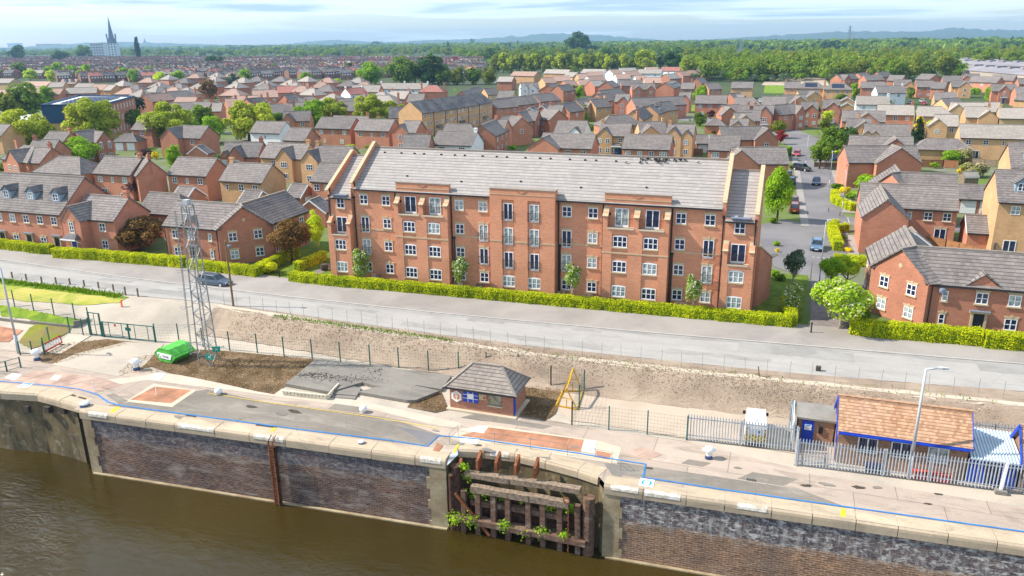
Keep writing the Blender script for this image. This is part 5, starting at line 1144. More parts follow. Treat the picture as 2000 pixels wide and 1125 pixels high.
    for x0, x1, cs in bays:
        for c in cs:
            for f in range(3): window(root, 'wa', c, -0.74, 0.98+FH*f, 0, False, True)
            window(root, 'fdw', c, -0.16, 8.56)
        w = x1-x0; piers = (x0+0.25, (cs[0]+cs[1])/2+0.05, x1-0.25)
        for xp in piers:
            p = MB(); p.loft([[(xp-0.25, -0.85, 8.42), (xp+0.25, -0.85, 8.42), (xp+0.25, -0.16, 8.42), (xp-0.25, -0.16, 8.42)], [(xp-0.25, -0.85, 9.75), (xp+0.25, -0.85, 9.75), (xp+0.25, -0.16, 10.5), (xp-0.25, -0.16, 10.5)]]); o = p.build('balcony_pier', ['brick_flats'], root)
            q = MB(); pr = [(-0.98, 9.72), (-0.78, 9.8), (-0.55, 9.98), (-0.34, 10.25), (-0.16, 10.6)]
            for (ya, za), (yb, zb) in zip(pr[:-1], pr[1:]): q.slab([(xp-0.3, ya, za+0.08), (xp+0.3, ya, za+0.08), (xp+0.3, yb, zb+0.08), (xp-0.3, yb, zb+0.08)], 0.1)
            q.build('pier_cap', ['stone_trim'], o)
        for pa_, pc in zip(piers[:-1], piers[1:]):
            xa, xb = pa_+0.25, pc-0.25; bl = MB(); bl.box(xa, -0.98, 8.42, xb, -0.1, 8.55); bl.build('balcony_floor', ['stone_pale'], root); r = MB()
            for zz in (8.62, 9.58): r.beam((xa, -0.8, zz), (xb, -0.8, zz), 0.03)
            for i in range(21): x = xa+(xb-xa)*i/20; r.beam((x, -0.8, 8.62), (x, -0.8, 9.58), 0.013)
            r.build('balcony_railing', ['black_iron'], root)
    for c in cx:
        window(root, 'wa', c, -0.70, 0.98, 0, False, True)
        for f in range(1, 4): o = window(root, 'fd', c, -0.70, 0.3+FH*f); rail(o, 1.44)
    # rainwater pipes, wall lamps, vents
    for x, y, z1 in ((-8.7, -0.1, 11), (-8.45, -0.1, 6), (3.95, -0.1, 11), (4.12, -0.1, 6), (16.12, -0.1, 11), (16.3, -0.1, 6), (-15.75, -0.1, 11), (-21.2, -0.1, 10), (21.25, -0.1, 10.2), (-24.4, -0.42, 10.1), (24.4, -0.42, 10.1), (8.85, -0.1, 11)):
        p = MB(); p.tube((x, y, 0), (x, y, z1), 0.07, 8); p.box(x-0.12, y-0.1, z1-0.1, x+0.12, y+0.1, z1+0.12); p.build('rainwater_pipe', ['gutter'], root)
    l = MB()
    for x0, x1, cs in bays:
        for c in (cs[0]-1.25, cs[1]+1.2): l.box(c-0.07, -0.3, 9.75, c+0.07, -0.16, 10.02)
    for s in (-1, 1): l.box(s*22.9-1.1, -0.45, 6.75, s*22.9-0.98, -0.32, 7.0)
    l.build('wall_lamp', ['black_iron'], root)
    for k in range(22):
        x = -19.5+k*1.75+(0.5 if k % 3 else 0); y = 5.0 if k < 17 else 1.4+0.4*(k % 2); zz = E+(RZ-E)*y/RY+0.13
        if k >= 17: x = -15+7*(k-17)
        v = MB(); v.box(x-0.09, y-0.1, zz-0.05, x+0.09, y+0.1, zz+0.09); v.build('roof_vent', ['gutter'], root)
    # low brick screen wall at the right end
    return root
apartment()
sw = MB(); sw.loft([[(24.66, 3.0, 0), (25.0, 3.0, 0), (26.2, 6.6, 0), (25.86, 6.6, 0)], [(24.66, 3.0, 6.6), (25.0, 3.0, 6.6), (26.2, 6.6, 4.6), (25.86, 6.6, 4.6)]])
o = thing('screen_wall', 'tall brick screen wall with stone coping at the right end of the flats', 'wall', (0, 0, 0)); sw.build('wall', ['brick_red'], o)
c = MB(); c.beam((24.83, 2.95, 6.66), (26.05, 6.65, 4.66), 0.5, 0.12, 0); c.beam((26.05, 6.6, 4.66), (26.5, 8.2, 4.62), 0.5, 0.12, 0); c.build('coping', ['stone_pale'], o)
# ================================================================ THINGS ON THE QUAY AND YARD
def lock_gate():
    r = thing('lock_gate', 'rotten timber lock gate overgrown with green weeds in the wall recess', 'lock gate', (0, 0, 0))
    Y = -33.15; P = lambda x, y: aty(x, y, Y); xz = lambda x, y: (P(x, y)[0], P(x, y)[2])
    def hb(nm, x0, y0, x1, y1, h, d, m='gate_wood', yy=0.0):
        a, c = xz(x0, y0), xz(x1, y1); b = MB(); n = 5; rng = random.Random(int(x0+y0))
        for i in range(n):
            t0, t1 = i/n, (i+1)/n; j0, j1 = (rng.uniform(-0.03, 0.03) for _ in 'ab'); b.beam((a[0]+(c[0]-a[0])*t0, Y+yy+j0, a[1]+(c[1]-a[1])*t0), (a[0]+(c[0]-a[0])*t1, Y+yy+j0, a[1]+(c[1]-a[1])*t1), d, h*rng.uniform(0.88, 1.05))
        return b.build(nm, [m], r)
    hb('top_beam', 905, 929, 1132, 962, 0.42, 0.55, 'timber_grey', 0.35); hb('rail_beam', 922, 951, 1112, 983, 0.52, 0.5, 'timber_grey', -0.12)
    hb('rail_beam', 920, 980, 1110, 1012, 0.42, 0.4, 'gate_wood', 0.1); hb('bottom_beam', 890, 1004, 1146, 1056, 0.42, 0.75, 'gate_wood', -0.2); hb('rail_beam', 905, 1018, 1130, 1050, 0.4, 0.4, 'gate_wood', 0.3)
    for x, y0, y1 in ((936, 951, 1036), (966, 956, 1042), (994, 962, 1048), (1034, 967, 1055), (1062, 975, 1060), (1095, 981, 1066), (1130, 985, 1071), (908, 955, 1030)):
        a, c = xz(x-1, y0), xz(x, y1); b = MB(); b.beam((a[0], Y-0.1, a[1]), (c[0], Y-0.1, c[1]-0.3), 0.40, 0.38); b.build('upright_post', ['gate_wood'], r)
    for x, y0, y1, w, m in ((889, 910, 1026, 0.75, 'rust_dark'), (1150, 972, 1074, 0.85, 'gate_wood')):
        a, c = xz(x, y0), xz(x, y1); b = MB(); b.tube((a[0], Y+0.1, c[1]-0.5), (a[0], Y+0.1, a[1]), w/2, 9); b.build('heel_post', [m], r)
    b = MB(); a, c = xz(897, 965), xz(1140, 1050); b.box(a[0], Y+0.55, c[1]-0.6, c[0], Y+0.7, a[1]+0.2); b.build('back_planks', ['rust_dark'], r)
    for x, y in ((928, 905), (965, 908), (1003, 914), (1041, 920), (893, 915)):
        a = xz(x, y); l = 0.95 if x > 900 else 0.5; b = MB(); b.loft([[(a[0]-0.1, Y+0.3, a[1]-0.8), (a[0]+0.1, Y+0.3, a[1]-0.8), (a[0]+0.1, Y+1.2, a[1]-0.8), (a[0]-0.1, Y+1.2, a[1]-0.8)], [(a[0]-0.1, Y+0.3, a[1]), (a[0]+0.1, Y+0.3, a[1]), (a[0]+0.1, Y+0.3+l, a[1]+0.45), (a[0]-0.1, Y+0.3+l, a[1]+0.45)]]); b.build('iron_bracket', ['rust'], r)
    a, c = xz(893, 958), xz(960, 1040); b = MB(); b.beam((a[0], Y-0.4, a[1]), (c[0], Y-0.4, c[1]), 0.16, 0.2); b.build('brace', ['rust'], r)
    b = MB(); a = xz(1110, 970)
    for k in range(12): t0, t1 = 2*math.pi*k/12, 2*math.pi*(k+1)/12; b.tube((a[0]+0.22*math.cos(t0), Y-0.5, a[1]+0.22*math.sin(t0)), (a[0]+0.22*math.cos(t1), Y-0.5, a[1]+0.22*math.sin(t1)), 0.06, 6)
    b.build('mooring_ring', ['rust'], r)
    b = MB(); a, c = xz(1114, 985), xz(1114, 1070)
    for k in range(14): z0 = a[1]+(c[1]-a[1])*k/14; z1 = a[1]+(c[1]-a[1])*(k+1)/14; s = 0.05 if k % 2 else 0.0; b.beam((a[0]-0.03, Y-0.5-s, z0), (a[0]+0.03, Y-0.5-s, z1), 0.07, 0.05)
    b.build('chain', ['rust'], r)
    rng = np.random.default_rng(4)
    for i, (x, y, rr, n) in enumerate(((892, 1005, 0.55, 260), (928, 1010, 0.5, 200), (990, 1022, 0.45, 190), (1030, 1035, 0.35, 120), (1060, 1035, 0.4, 140), (1105, 1040, 0.3, 90), (922, 965, 0.45, 150), (948, 968, 0.45, 150), (975, 972, 0.35, 90), (1020, 978, 0.4, 90), (1075, 988, 0.45, 150), (1107, 995, 0.45, 190), (903, 915, 0.3, 90), (912, 935, 0.3, 70))):
        p = P(x, y); low = y > 1000; d = rng.normal(0, 1, (n, 3))*np.array([rr*0.62, rr*0.45, rr*0.5]); c = np.array([p[0], Y-(0.35 if low else -0.25), p[2]])+d
        link('weeds', arr_mesh('weeds', leaf_quads(c, d+np.array([0, -0.5, 0.6]), np.full(n, 0.17), rng, 0.5), 4, ['leaf_bright']), r)
lock_gate()
g = thing('mooring_post', 'stubby round timber mooring post beside the left corner of the gate recess', 'mooring post', (*aty(881, 905, -33.25)[:2], -3.2)); b = MB(); b.lathe([(0.3, -5), (0.3, -0.1), (0.26, 0.0)], 12); b.build('post', ['rust_dark'], g); b = MB(); b.lathe([(0.27, 0.0), (0.1, 0.06)], 12); b.build('top', ['timber'], g)
# ladder down the quay
p0 = aty(526, 855, -34.95); r = thing('wall_ladder', 'rusty iron ladder fixed down the left quay wall', 'ladder', (p0[0], -34.92, 0)); b = MB()
for s in (-0.2, 0.2): b.beam((s, 0, -8.2), (s, 0, -2.2), 0.07, 0.09)
for k in range(22): b.beam((-0.2, 0, -8+k*0.27), (0.2, 0, -8+k*0.27), 0.035)
b.build('rails_and_rungs', ['rust'], r); b = MB()
b.box(-0.3, 0.1, -8.3, 0.3, 0.3, -2.7)
b.build('back_board', ['rust_dark'], r); b = MB(); b.beam((-0.2, 0, -2.2), (-0.2, 0.5, -1.85), 0.06); b.beam((0.2, 0, -2.2), (0.2, 0.5, -1.85), 0.06); b.build('top_hoops', ['rust'], r)
# guard rail along the gate deck
gp = [(878, 868), (895, 852), (966, 868), (1036, 878), (1108, 890), (1195, 905), (1212, 918)]
r = thing('guard_rail', 'thin grey guard rail along the deck behind the lock gate', 'railing', (0, 0, 0)); Pw = [at(x, y, ZQ) for x, y in gp]
for p in Pw: b = MB(); b.tube(p, (p[0], p[1], ZQ+0.95), 0.02, 5); b.build('post', ['galvanised'], r)
b = MB()
for p, q in zip(Pw[:-1], Pw[1:]):
    for h in (0.5, 0.93): b.tube((p[0], p[1], ZQ+h), (q[0], q[1], ZQ+h), 0.014, 4)
b.build('rails', ['galvanised'], r)
# bollards
def bollard(label, x, y, kind, s=1.0):
    p = at(x, y, ZQ); r = thing('bollard', label, 'bollard', (p[0], p[1], ZQ), 0.2, 'white and navy mooring bollards'); r.scale = (s, s, s)
    if kind == 'ball':
        b = MB(); b.lathe([(0.16, 0), (0.16, 0.06), (0.3, 0.16), (0.34, 0.32), (0.28, 0.5), (0.14, 0.6), (0.02, 0.62)], 16); b.build('ball', ['paint_white'], r, smooth=True)
    elif kind == 'tee':
        b = MB(); b.lathe([(0.34, 0), (0.3, 0.3), (0.28, 0.32)], 14); b.build('base', ['car_navy'], r, smooth=True); b = MB(); b.lathe([(0.27, 0.32), (0.27, 0.6), (0.40, 0.72), (0.40, 0.95), (0.26, 1.1), (0.03, 1.14)], 16); b.tube((-0.55, 0, 0.82), (0.55, 0, 0.82), 0.13, 8); b.build('head', ['paint_white'], r, smooth=True)
    else:
        b = MB(); b.lathe([(0.42, 0), (0.38, 0.16), (0.36, 0.17)], 16); b.build('base', ['car_navy'], r, smooth=True); b = MB(); b.lathe([(0.34, 0.17), (0.42, 0.24), (0.40, 0.34), (0.2, 0.42), (0.02, 0.43)], 16); b.build('head', ['paint_white'], r, smooth=True)
bollard('white tee-headed bollard with navy foot near the red barrier', 73, 703, 'tee'); bollard('white tee-headed bollard with navy foot left of the green skip', 267, 722, 'tee')
bollard('white tee-headed bollard standing alone in front of the palisade fence', 1384, 895, 'tee', 0.85); bollard('white ball bollard on the quay below the lattice mast', 427, 770, 'ball'); bollard('white ball bollard on the quay left of the brick hut', 710, 805, 'ball')
bollard('low white and navy bollard on the quay corner beside the lock', 166, 793, 'low'); bollard('low flat bollard on the coping of the left quay wall', 706, 866, 'low', 0.6)
for x, y, tx, ty, lab in ((186, 763, 180, 746, 'leaning white rod beside the pink deck plates'), (199, 757, 198, 744, 'upright white rod behind the pink deck plates'), (305, 772, 304, 753, 'white rod standing in the rusty deck plates'), (1166, 891, 1160, 873, 'thin white rod at the right end of the gate deck')):
    p = at(x, y, ZQ); b = MB(); q = at(tx, ty, ZQ+0.9); d = q-p; b.tube((0, 0, 0), tuple(d), 0.035, 6); o = b.build('marker_rod', ['paint_white'], None, p); tag(o, lab, 'rod', 'white rods on the quay')
# brick hut
def hut():
    x0, x1, y0, y1 = 1.85, 7.45, -25.5, -22.3; E = 2.05; r = thing('brick_hut', 'small brick lock-keeper hut with hipped grey roof and blue trim', 'hut', ((x0+x1)/2, (y0+y1)/2, ZQ)); w, d = (x1-x0), (y1-y0)
    b = MB(); body(b, -w/2, w/2, -d/2, d/2, E); b.build('wall', ['brick_hut'], r); b = MB(); b.box(-w/2-0.25, -d/2-0.35, 0, w/2+0.35, d/2+0.2, 0.1); b.build('plinth', ['stone_pale'], r)
    rb = MB(); hip_roof(rb, w, d, E, 3.55, True, True, 0.38); rb.build('roof', ['tile_hut', 'ridge_tile', 'gutter'], r)
    f = MB(); f.box(-w/2-0.3, -d/2-0.3, E-0.11, w/2+0.3, d/2+0.3, E-0.04); f.build('fascia', ['blue_paint'], r)
    yf = -d/2-0.03
    s = MB(); cx, cz, R_ = -w/2+0.62, 1.2, 0.52; s.slab([(cx+R_*math.sin(2*math.pi*k/6), yf-0.04, cz+R_*math.cos(2*math.pi*k/6)) for k in range(6)][::-1], 0.05); o = s.build('round_sign', ['paint_white'], r)
    q = MB()
    for k in range(18):
        if k in (4, 5, 13): continue
        t0, t1 = 2*math.pi*k/18, 2*math.pi*(k+0.96)/18; q.face([(cx+a*math.cos(t), yf-0.048, cz+a*math.sin(t)) for a, t in ((0.15, t0), (0.29, t0), (0.29, t1), (0.15, t1))])
    q.beam((cx-0.02, yf-0.05, cz+0.2), (cx-0.02, yf-0.05, cz+0.42), 0.06, 0.02); q.build('orange_emblem', ['orange_paint'], o)
    n = MB(); bx, bz, bw, bh = -w/2+1.22, 0.85, 1.35, 1.0; n.box(bx, yf-0.05, bz, bx+bw, yf, bz+bh); o = n.build('notice_board', ['blue_paint'], r); n = MB()
    for k in range(1, 3): n.box(bx+bw*k/3-0.02, yf-0.065, bz, bx+bw*k/3+0.02, yf-0.05, bz+bh); n.box(bx, yf-0.068, bz+bh*k/3-0.02, bx+bw, yf-0.05, bz+bh*k/3+0.02)
    n.box(bx+0.4, yf-0.075, bz+0.3, bx+0.95, yf-0.05, bz+0.78); n.build('white_bars_and_paper', ['paint_white'], o)
    n = MB(); n.box(-w/2+2.65, yf-0.05, 1.22, -w/2+3.3, yf, 1.72); o = n.build('cream_notice', ['stone_trim'], r); n = MB(); n.face([(-w/2+3.12+0.11*math.cos(2*math.pi*k/10), yf-0.058, 1.42+0.11*math.sin(2*math.pi*k/10)) for k in range(10)]); n.build('red_spot', ['red_plastic'], o)
    n = MB(); n.box(-w/2+3.5, yf-0.02, 0.85, -w/2+4.6, yf+0.04, 1.85); o = n.build('window', ['glass_frosted'], r); n = MB(); n.box(-w/2+3.4, yf-0.12, 0.76, -w/2+4.7, yf+0.04, 0.85); n.build('sill', ['stone_pale'], o)
    n = MB(); n.box(w/2-0.02, -d/2+0.12, 0.1, w/2+0.06, -d/2+0.5, 1.95); n.build('door', ['blue_paint'], r)
hut()
# concrete slab, its steps and pierced block wall
o = thing('concrete_slab', 'grey concrete foundation slab with rubble on it, left of the brick hut', 'slab', (0, 0, 0)); T = ZQ+0.28; b = MB(); A = lambda *pp: [at(x, y, T)[:2] for x, y in pp]
b.prism(A((557, 749), (618, 700), (882, 733), (862, 760), (812, 752), (802, 762), (735, 754), (708, 746), (645, 765)), ZQ, T); b.prism(A((700, 765), (735, 755), (812, 753), (858, 763), (812, 781), (795, 781)), ZQ, T-0.004); b.build('slab', ['slab_concrete'], o); b = MB(); b.prism([at(x, y, T-0.1)[:2] for x, y in ((648, 768), (680, 752), (706, 757), (697, 772))], ZQ, T-0.12); b.prism([at(x, y, T-0.2)[:2] for x, y in ((640, 775), (648, 768), (697, 772), (693, 779))], ZQ, T-0.2); b.build('steps', ['slab_concrete'], o)
rng = np.random.default_rng(8); n = 420; c = np.array([at(x, y, T) for x, y in zip(np.r_[rng.normal(610, 18, 150), rng.normal(640, 22, 120), rng.normal(700, 25, 110), rng.normal(735, 10, 40)], np.r_[rng.normal(731, 3.0, 150), rng.normal(738, 3, 120), rng.normal(741, 4, 110), rng.normal(725, 3, 40)])]); c[:, 2] = T+0.03
q = link('rubble', arr_mesh('rubble', leaf_quads(c, np.tile([[0, 0, 1.0]], (n, 1)), np.full(n, 0.13), rng, 0.5), 4, ['debris_dark'])); tag(q, 'dark rubble scattered over the concrete slab', 'rubble', None, 'stuff')
o = thing('pierced_block_wall', 'low cream pierced-block garden wall in front of the concrete slab', 'wall', (0, 0, 0)); b = MB()
for a, c in (((553, 772), (640, 781)), ((640, 781), (662, 757))):
    P, Q = at(*a, ZQ), at(*c, ZQ); d = Q-P; L = np.linalg.norm(d); d /= L; k = max(2, int(L/0.17))
    b.beam((P[0], P[1], ZQ+0.03), (Q[0], Q[1], ZQ+0.03), 0.12, 0.07); b.beam((P[0], P[1], ZQ+0.42), (Q[0], Q[1], ZQ+0.42), 0.14, 0.06); b.beam((P[0], P[1], ZQ+0.22), (Q[0], Q[1], ZQ+0.22), 0.1, 0.05)
    for i in range(k):
        p, q = P+d*L*i/k, P+d*L*(i+1)/k
        for z0, z1 in ((0.05, 0.2), (0.24, 0.4)): b.beam((p[0], p[1], ZQ+z0), (q[0], q[1], ZQ+z1), 0.09, 0.04) if i % 2 else b.beam((p[0], p[1], ZQ+z1), (q[0], q[1], ZQ+z0), 0.09, 0.04)
b.build('blocks', ['cream_block'], o)
# lattice mast
def mast():
    F = [np.array(at(x, y, ZQ)) for x, y in ((389, 712), (413, 716), (427, 704))]; F.append(F[0]+F[2]-F[1]); c = sum(F)/4; H = 15.6; r = thing('lattice_mast', 'tall grey steel lattice mast with a side ladder and green signs', 'lattice mast', (c[0], c[1], ZQ)); F = [f-c for f in F]
    leg = lambda i, t: Vector((F[i][0]*(1-0.42*t), F[i][1]*(1-0.42*t), H*t))
    for i in range(4): b = MB(); b.beam(leg(i, 0), leg(i, 0.99), 0.085); b.build('leg', ['galvanised'], r)
    b = MB(); n = 15
    for k in range(n):
        t0, t1 = k/n, (k+1)/n
        for i in range(4):
            j = (i+1) % 4; b.beam(leg(i, t0), leg(j, t1), 0.04) if (k+i) % 2 else b.beam(leg(j, t0), leg(i, t1), 0.04); b.beam(leg(i, t1), leg(j, t1), 0.035)
    b.build('bracing', ['galvanised'], r)
    b = MB(); o = Vector((F[0][0], F[0][1], 0)).normalized()*0.55
    tt = Vector((-o.y, o.x, 0)).normalized()*0.28
    for s in (-1, 1): b.tube(leg(0, 0.1)+o+tt*s, leg(0, 0.97)+o*1.0+tt*s, 0.03, 5)
    for k in range(40): t = 0.1+0.87*k/40; p = leg(0, t)+o; b.tube(p-tt, p+tt, 0.018, 4)
    for k in range(7):
        t = 0.15+0.8*k/7; p = leg(0, t)+o; b.beam(p, leg(0, t), 0.05)
        for s in (-1, 1): b.tube(p+tt*s, p+tt*s*1.5+o*0.9, 0.02, 4)
        b.tube(p+tt*1.5+o*0.9, p-tt*1.5+o*0.9, 0.02, 4)
    b.build('ladder', ['galvanised'], r)
    b = MB(); b.box(-0.25, -0.25, H-0.1, 0.25, 0.25, H+0.42); b.tube((-0.9, 0, H-0.9), (0.7, 0, H-0.9), 0.04, 5); b.tube((-0.75, 0.3, H-0.9), (-0.75, 0.3, H+0.2), 0.03, 5); b.build('head_box', ['lamp_grey'], r)
    for i, h in ((1, 1.05), (2, 1.25)):
        p = leg(i, h/H); b = MB(); b.box(-0.36, -0.03, -0.28, 0.36, 0.03, 0.28); o2 = b.build('warning_sign', ['green_sign'], r, (p[0]+0.05, p[1]-0.12, h), 0.1 if i == 1 else 0.5); w = MB(); w.beam((-0.14, -0.035, -0.12), (0.14, -0.035, 0.12), 0.03, 0.05); w.beam((-0.14, -0.035, 0.12), (0.14, -0.035, -0.12), 0.03, 0.05); w.build('mark', ['paint_white'], o2)
    b = MB()
    for i in range(4): q = leg(i, 0.085); a = Vector((F[i][0], F[i][1], 0)).normalized()*0.7; b.beam(q, q+a, 0.05); b.beam(q+a, q+a+Vector((-a.y, a.x, 0))*0.6, 0.04)
    b.build('anti_climb_spikes', ['galvanised'], r)
mast()
def textmesh(cu, par, loc):
    o = link('text', cu); me = bpy.data.meshes.new_from_object(o.evaluated_get(bpy.context.evaluated_depsgraph_get())); bpy.data.objects.remove(o); return link('lettering', me, par, loc)
def skip():
    a, c, e = at(306, 703, ZQ), at(342, 714, ZQ), at(381, 697, ZQ); ux = c-a; W_ = np.linalg.norm(ux); uy = e-c; L = np.linalg.norm(uy); rz = math.atan2(uy[1], uy[0]); m = (a+e)/2
    r = thing('skip', 'bright green enclosed skip with a white sign, beside the lattice mast', 'skip', (m[0], m[1], ZQ), rz); w = W_/2*1.02; l = L/2
    # profile across (Y), extruded along X
    ring = lambda x, k: [(x*1.0, -w*0.55*k, 0.06), (x, w*0.55*k, 0.06), (x, w, 0.75), (x, w*0.86, 0.95), (x, w*0.42*k, 1.42), (x, -w*0.42*k, 1.42), (x, -w*0.86, 0.95), (x, -w, 0.75)]
    b = MB(); b.loft([ring(-l, 1), ring(l, 1)]); b.build('body', ['skip_green'], r)
    b = MB(); z = 0.75
    for s in (-1, 1): b.beam((-l, s*w, z), (l, s*w, z), 0.07, 0.09)
    for x in (-l, -l*0.3, l*0.4, l): b.beam((x, -w*0.44, 1.43), (x, w*0.44, 1.43), 0.07, 0.05); [b.beam((x, s*w*0.44, 1.43), (x, s*w, 0.78), 0.06, 0.05) for s in (-1, 1)]
    b.build('lid_ribs', ['skip_green'], r)
    b = MB(); b.loft([[(-l-0.02, -w*0.72, 0.95), (-l-0.02, w*0.72, 0.95), (-l-0.02, w*0.55, 0.42), (-l-0.02, -w*0.55, 0.42)], [(-l-0.06, -w*0.72, 0.95), (-l-0.06, w*0.72, 0.95), (-l-0.06, w*0.55, 0.42), (-l-0.06, -w*0.55, 0.42)]]); o = b.build('sign', ['paint_white'], r)
    cu = bpy.data.curves.new('lettering', 'FONT'); cu.body = 'Circle'; cu.size = 0.34; cu.align_x = 'CENTER'; cu.align_y = 'CENTER'; cu.extrude = 0.004; cu.materials.append(MATS['car_navy']); t = textmesh(cu, o, (-l-0.07, -w*0.12, 0.68)); t.rotation_euler = (math.pi/2, 0, -math.pi/2)
    b = MB()
    for k in range(3, 17): t0, t1 = 2*math.pi*k/18, 2*math.pi*(k+1)/18; b.beam((-l-0.07, w*0.46-0.15*math.cos(t0), 0.70+0.15*math.sin(t0)), (-l-0.07, w*0.46-0.15*math.cos(t1), 0.70+0.15*math.sin(t1)), 0.05, 0.02)
    b.build('ring_emblem', ['skip_green'], o)
skip()
# green mesh fences
def meshfence(label, pts, h=2.1, flat=None, wires=True, m='green_paint', pr=0.055, g=True, grp='green mesh fences', ws=0.3):
    r = thing('mesh_fence', label, 'fence', (0, 0, 0), 0, grp); P = [at(x, y, flat) if flat is not None else atg(x, y) for x, y in pts]
    for p in P: b = MB(); b.beam((p[0], p[1], p[2]-0.05), (p[0], p[1], p[2]+h), pr*1.6); b.build('post', [m], r)
    b = MB()
    for p, q in zip(P[:-1], P[1:]):
        for k in range(int(h/ws)+1): z_ = min(0.1+k*ws, h-0.05); b.beam((p[0], p[1], p[2]+z_), (q[0], q[1], q[2]+z_), 0.008)
        n = int(math.dist(p[:2], q[:2])/0.25)
        for i in range(1, n): c = p+(q-p)*i/n; b.beam((c[0], c[1], c[2]+0.05), (c[0], c[1], c[2]+h-0.05), 0.006)
    if b.v: b.build('mesh_panel', [m], r)
    return r
meshfence('dark green mesh fence running from the gates past the brick hut', [(305, 668), (350, 668), (397, 677), (449, 684), (503, 689), (555, 695), (610, 700), (665, 706), (723, 712), (779, 718), (837, 724), (896, 727), (950, 727), (1012, 733), (1076, 756)], 2.05, ZQ)
meshfence('short dark green fence turning around the yellow trestle', [(1076, 756), (1141, 764), (1131, 796), (1117, 830)], 2.05, ZQ); meshfence('dark green mesh fence between the trestle and the grey palisade', [(1117, 830), (1189, 839), (1264, 848), (1341, 859)], 2.05, ZQ)
meshfence('dark green mesh fence along the grass at the far left', [(-40, 588), (29, 599), (66, 607), (106, 616), (147, 625), (175, 634)], 2.0)
meshfence('green fence along the small path at the left edge of the yard', [(88, 694), (98, 672), (137, 651), (163, 655), (176, 653)], 1.9); meshfence('short low green fence between the lamp post and the white bollard', [(40, 694), (64, 693), (87, 694)], 1.5, ZQ)
def gate(label, px4, n, grp='green steel gates'):
    a, b_ = (at(x, y, ZQ) for x, y in px4[:2]); h = px4[2]; r = thing('steel_gate', label, 'gate', (0, 0, 0), 0, grp); b = MB()
    for i in (0, n//2, n) if n > 1 else (0, 1): p = a+(b_-a)*i/n; b.beam((p[0], p[1], ZQ), (p[0], p[1], ZQ+h), 0.13)
    for z_ in (0.12, h-0.05): b.beam((a[0], a[1], ZQ+z_), (b_[0], b_[1], ZQ+z_), 0.08)
    b.build('frame', ['green_paint'], r); b = MB()
    for i in range(n): p = a+(b_-a)*(i+0.5)/n; b.beam((p[0], p[1], ZQ+0.1), (p[0], p[1], ZQ+h-0.05), 0.05)
    for k in range(8): z_ = 0.3+k*(h-0.4)/8; b.beam((a[0], a[1], ZQ+z_), (b_[0], b_[1], ZQ+z_), 0.01)
    b.build('mesh_infill', ['green_paint'], r)
    if n > 1: b = MB(); c = (a+b_)/2; b.box(c[0]-0.3, c[1]-0.08, ZQ+1.0, c[0]+0.4, c[1]-0.04, ZQ+1.35); b.build('gate_plate', ['green_paint'], r); b = MB(); c = a+(b_-a)*0.26; b.box(c[0]-0.12, c[1]-0.08, ZQ+1.35, c[0]+0.12, c[1]-0.04, ZQ+1.6); b.build('red_notice', ['red_plastic'], r)
gate('wide double green gate across the dirt track into the yard', ((204, 658), (304, 668), 1.75), 4); gate('tall narrow green pedestrian gate at the left end of the double gate', ((179, 654), (200, 657), 2.6), 1)
# red and white barrier
a, c = at(88, 691, ZQ), at(123, 672, ZQ); d = c-a; L = np.linalg.norm(d); r = thing('barrier', 'red plastic pedestrian barrier with white bars leaning by the path fence', 'barrier', (*((a+c)/2)[:2], ZQ), math.atan2(d[1], d[0])); r.rotation_euler[0] = -0.12; b = MB()
for z0, z1 in ((0.15, 0.3), (0.9, 1.02)): b.box(-L/2, -0.03, z0, L/2, 0.03, z1)
for x in (-L/2, L/2-0.1): b.box(x, -0.03, 0.15, x+0.1, 0.03, 1.02)
b.build('frame', ['red_plastic'], r); b = MB()
for i in range(6): x = -L/2+0.2+i*(L-0.3)/6; b.box(x, -0.025, 0.3, x+0.13, 0.025, 0.9)
b.build('white_bars', ['paint_white'], r); b = MB(); b.box(-L/2+0.2, -0.3, 0, -L/2+0.3, 0.3, 0.08); b.box(L/2-0.3, -0.3, 0, L/2-0.2, 0.3, 0.08); b.build('feet', ['rust_dark'], r)
# low concrete walls at the left path
o = thing('retaining_wall', 'low mossy concrete retaining wall stepping up beside the left path', 'wall', (0, 0, 0)); b = MB()
Pq = [atg(0, 625), atg(60, 632), atg(145, 640), atg(175, 626)]
for p, q in zip(Pq[:-1], Pq[1:]): b.obox(p, q, 0.2, ZQ-0.1, max(p[2], q[2])+0.25)
b.build('wall', ['slab_concrete'], o)
patch('path', [(88, 690), (150, 640), (178, 655), (120, 690)], 'path_pale', ZQ+0.03)
# quay edge railing far left
r = thing('dock_railing', 'dark green tubular railing at the left edge of the quay', 'railing', (0, 0, 0)); P = [at(-40, 742, ZQ), at(-10, 730, ZQ), at(14, 726, ZQ), at(41, 718, ZQ)]
for p in P: b = MB(); b.tube(p, (p[0], p[1], ZQ+1.1), 0.07, 7); b.build('post', ['green_paint'], r)
b = MB()
for p, q in zip(P[:-1], P[1:]): [b.tube((p[0], p[1], ZQ+h), (q[0], q[1], ZQ+h), 0.03, 5) for h in (0.1, 0.55, 1.05)]
b.build('rails', ['green_paint'], r)
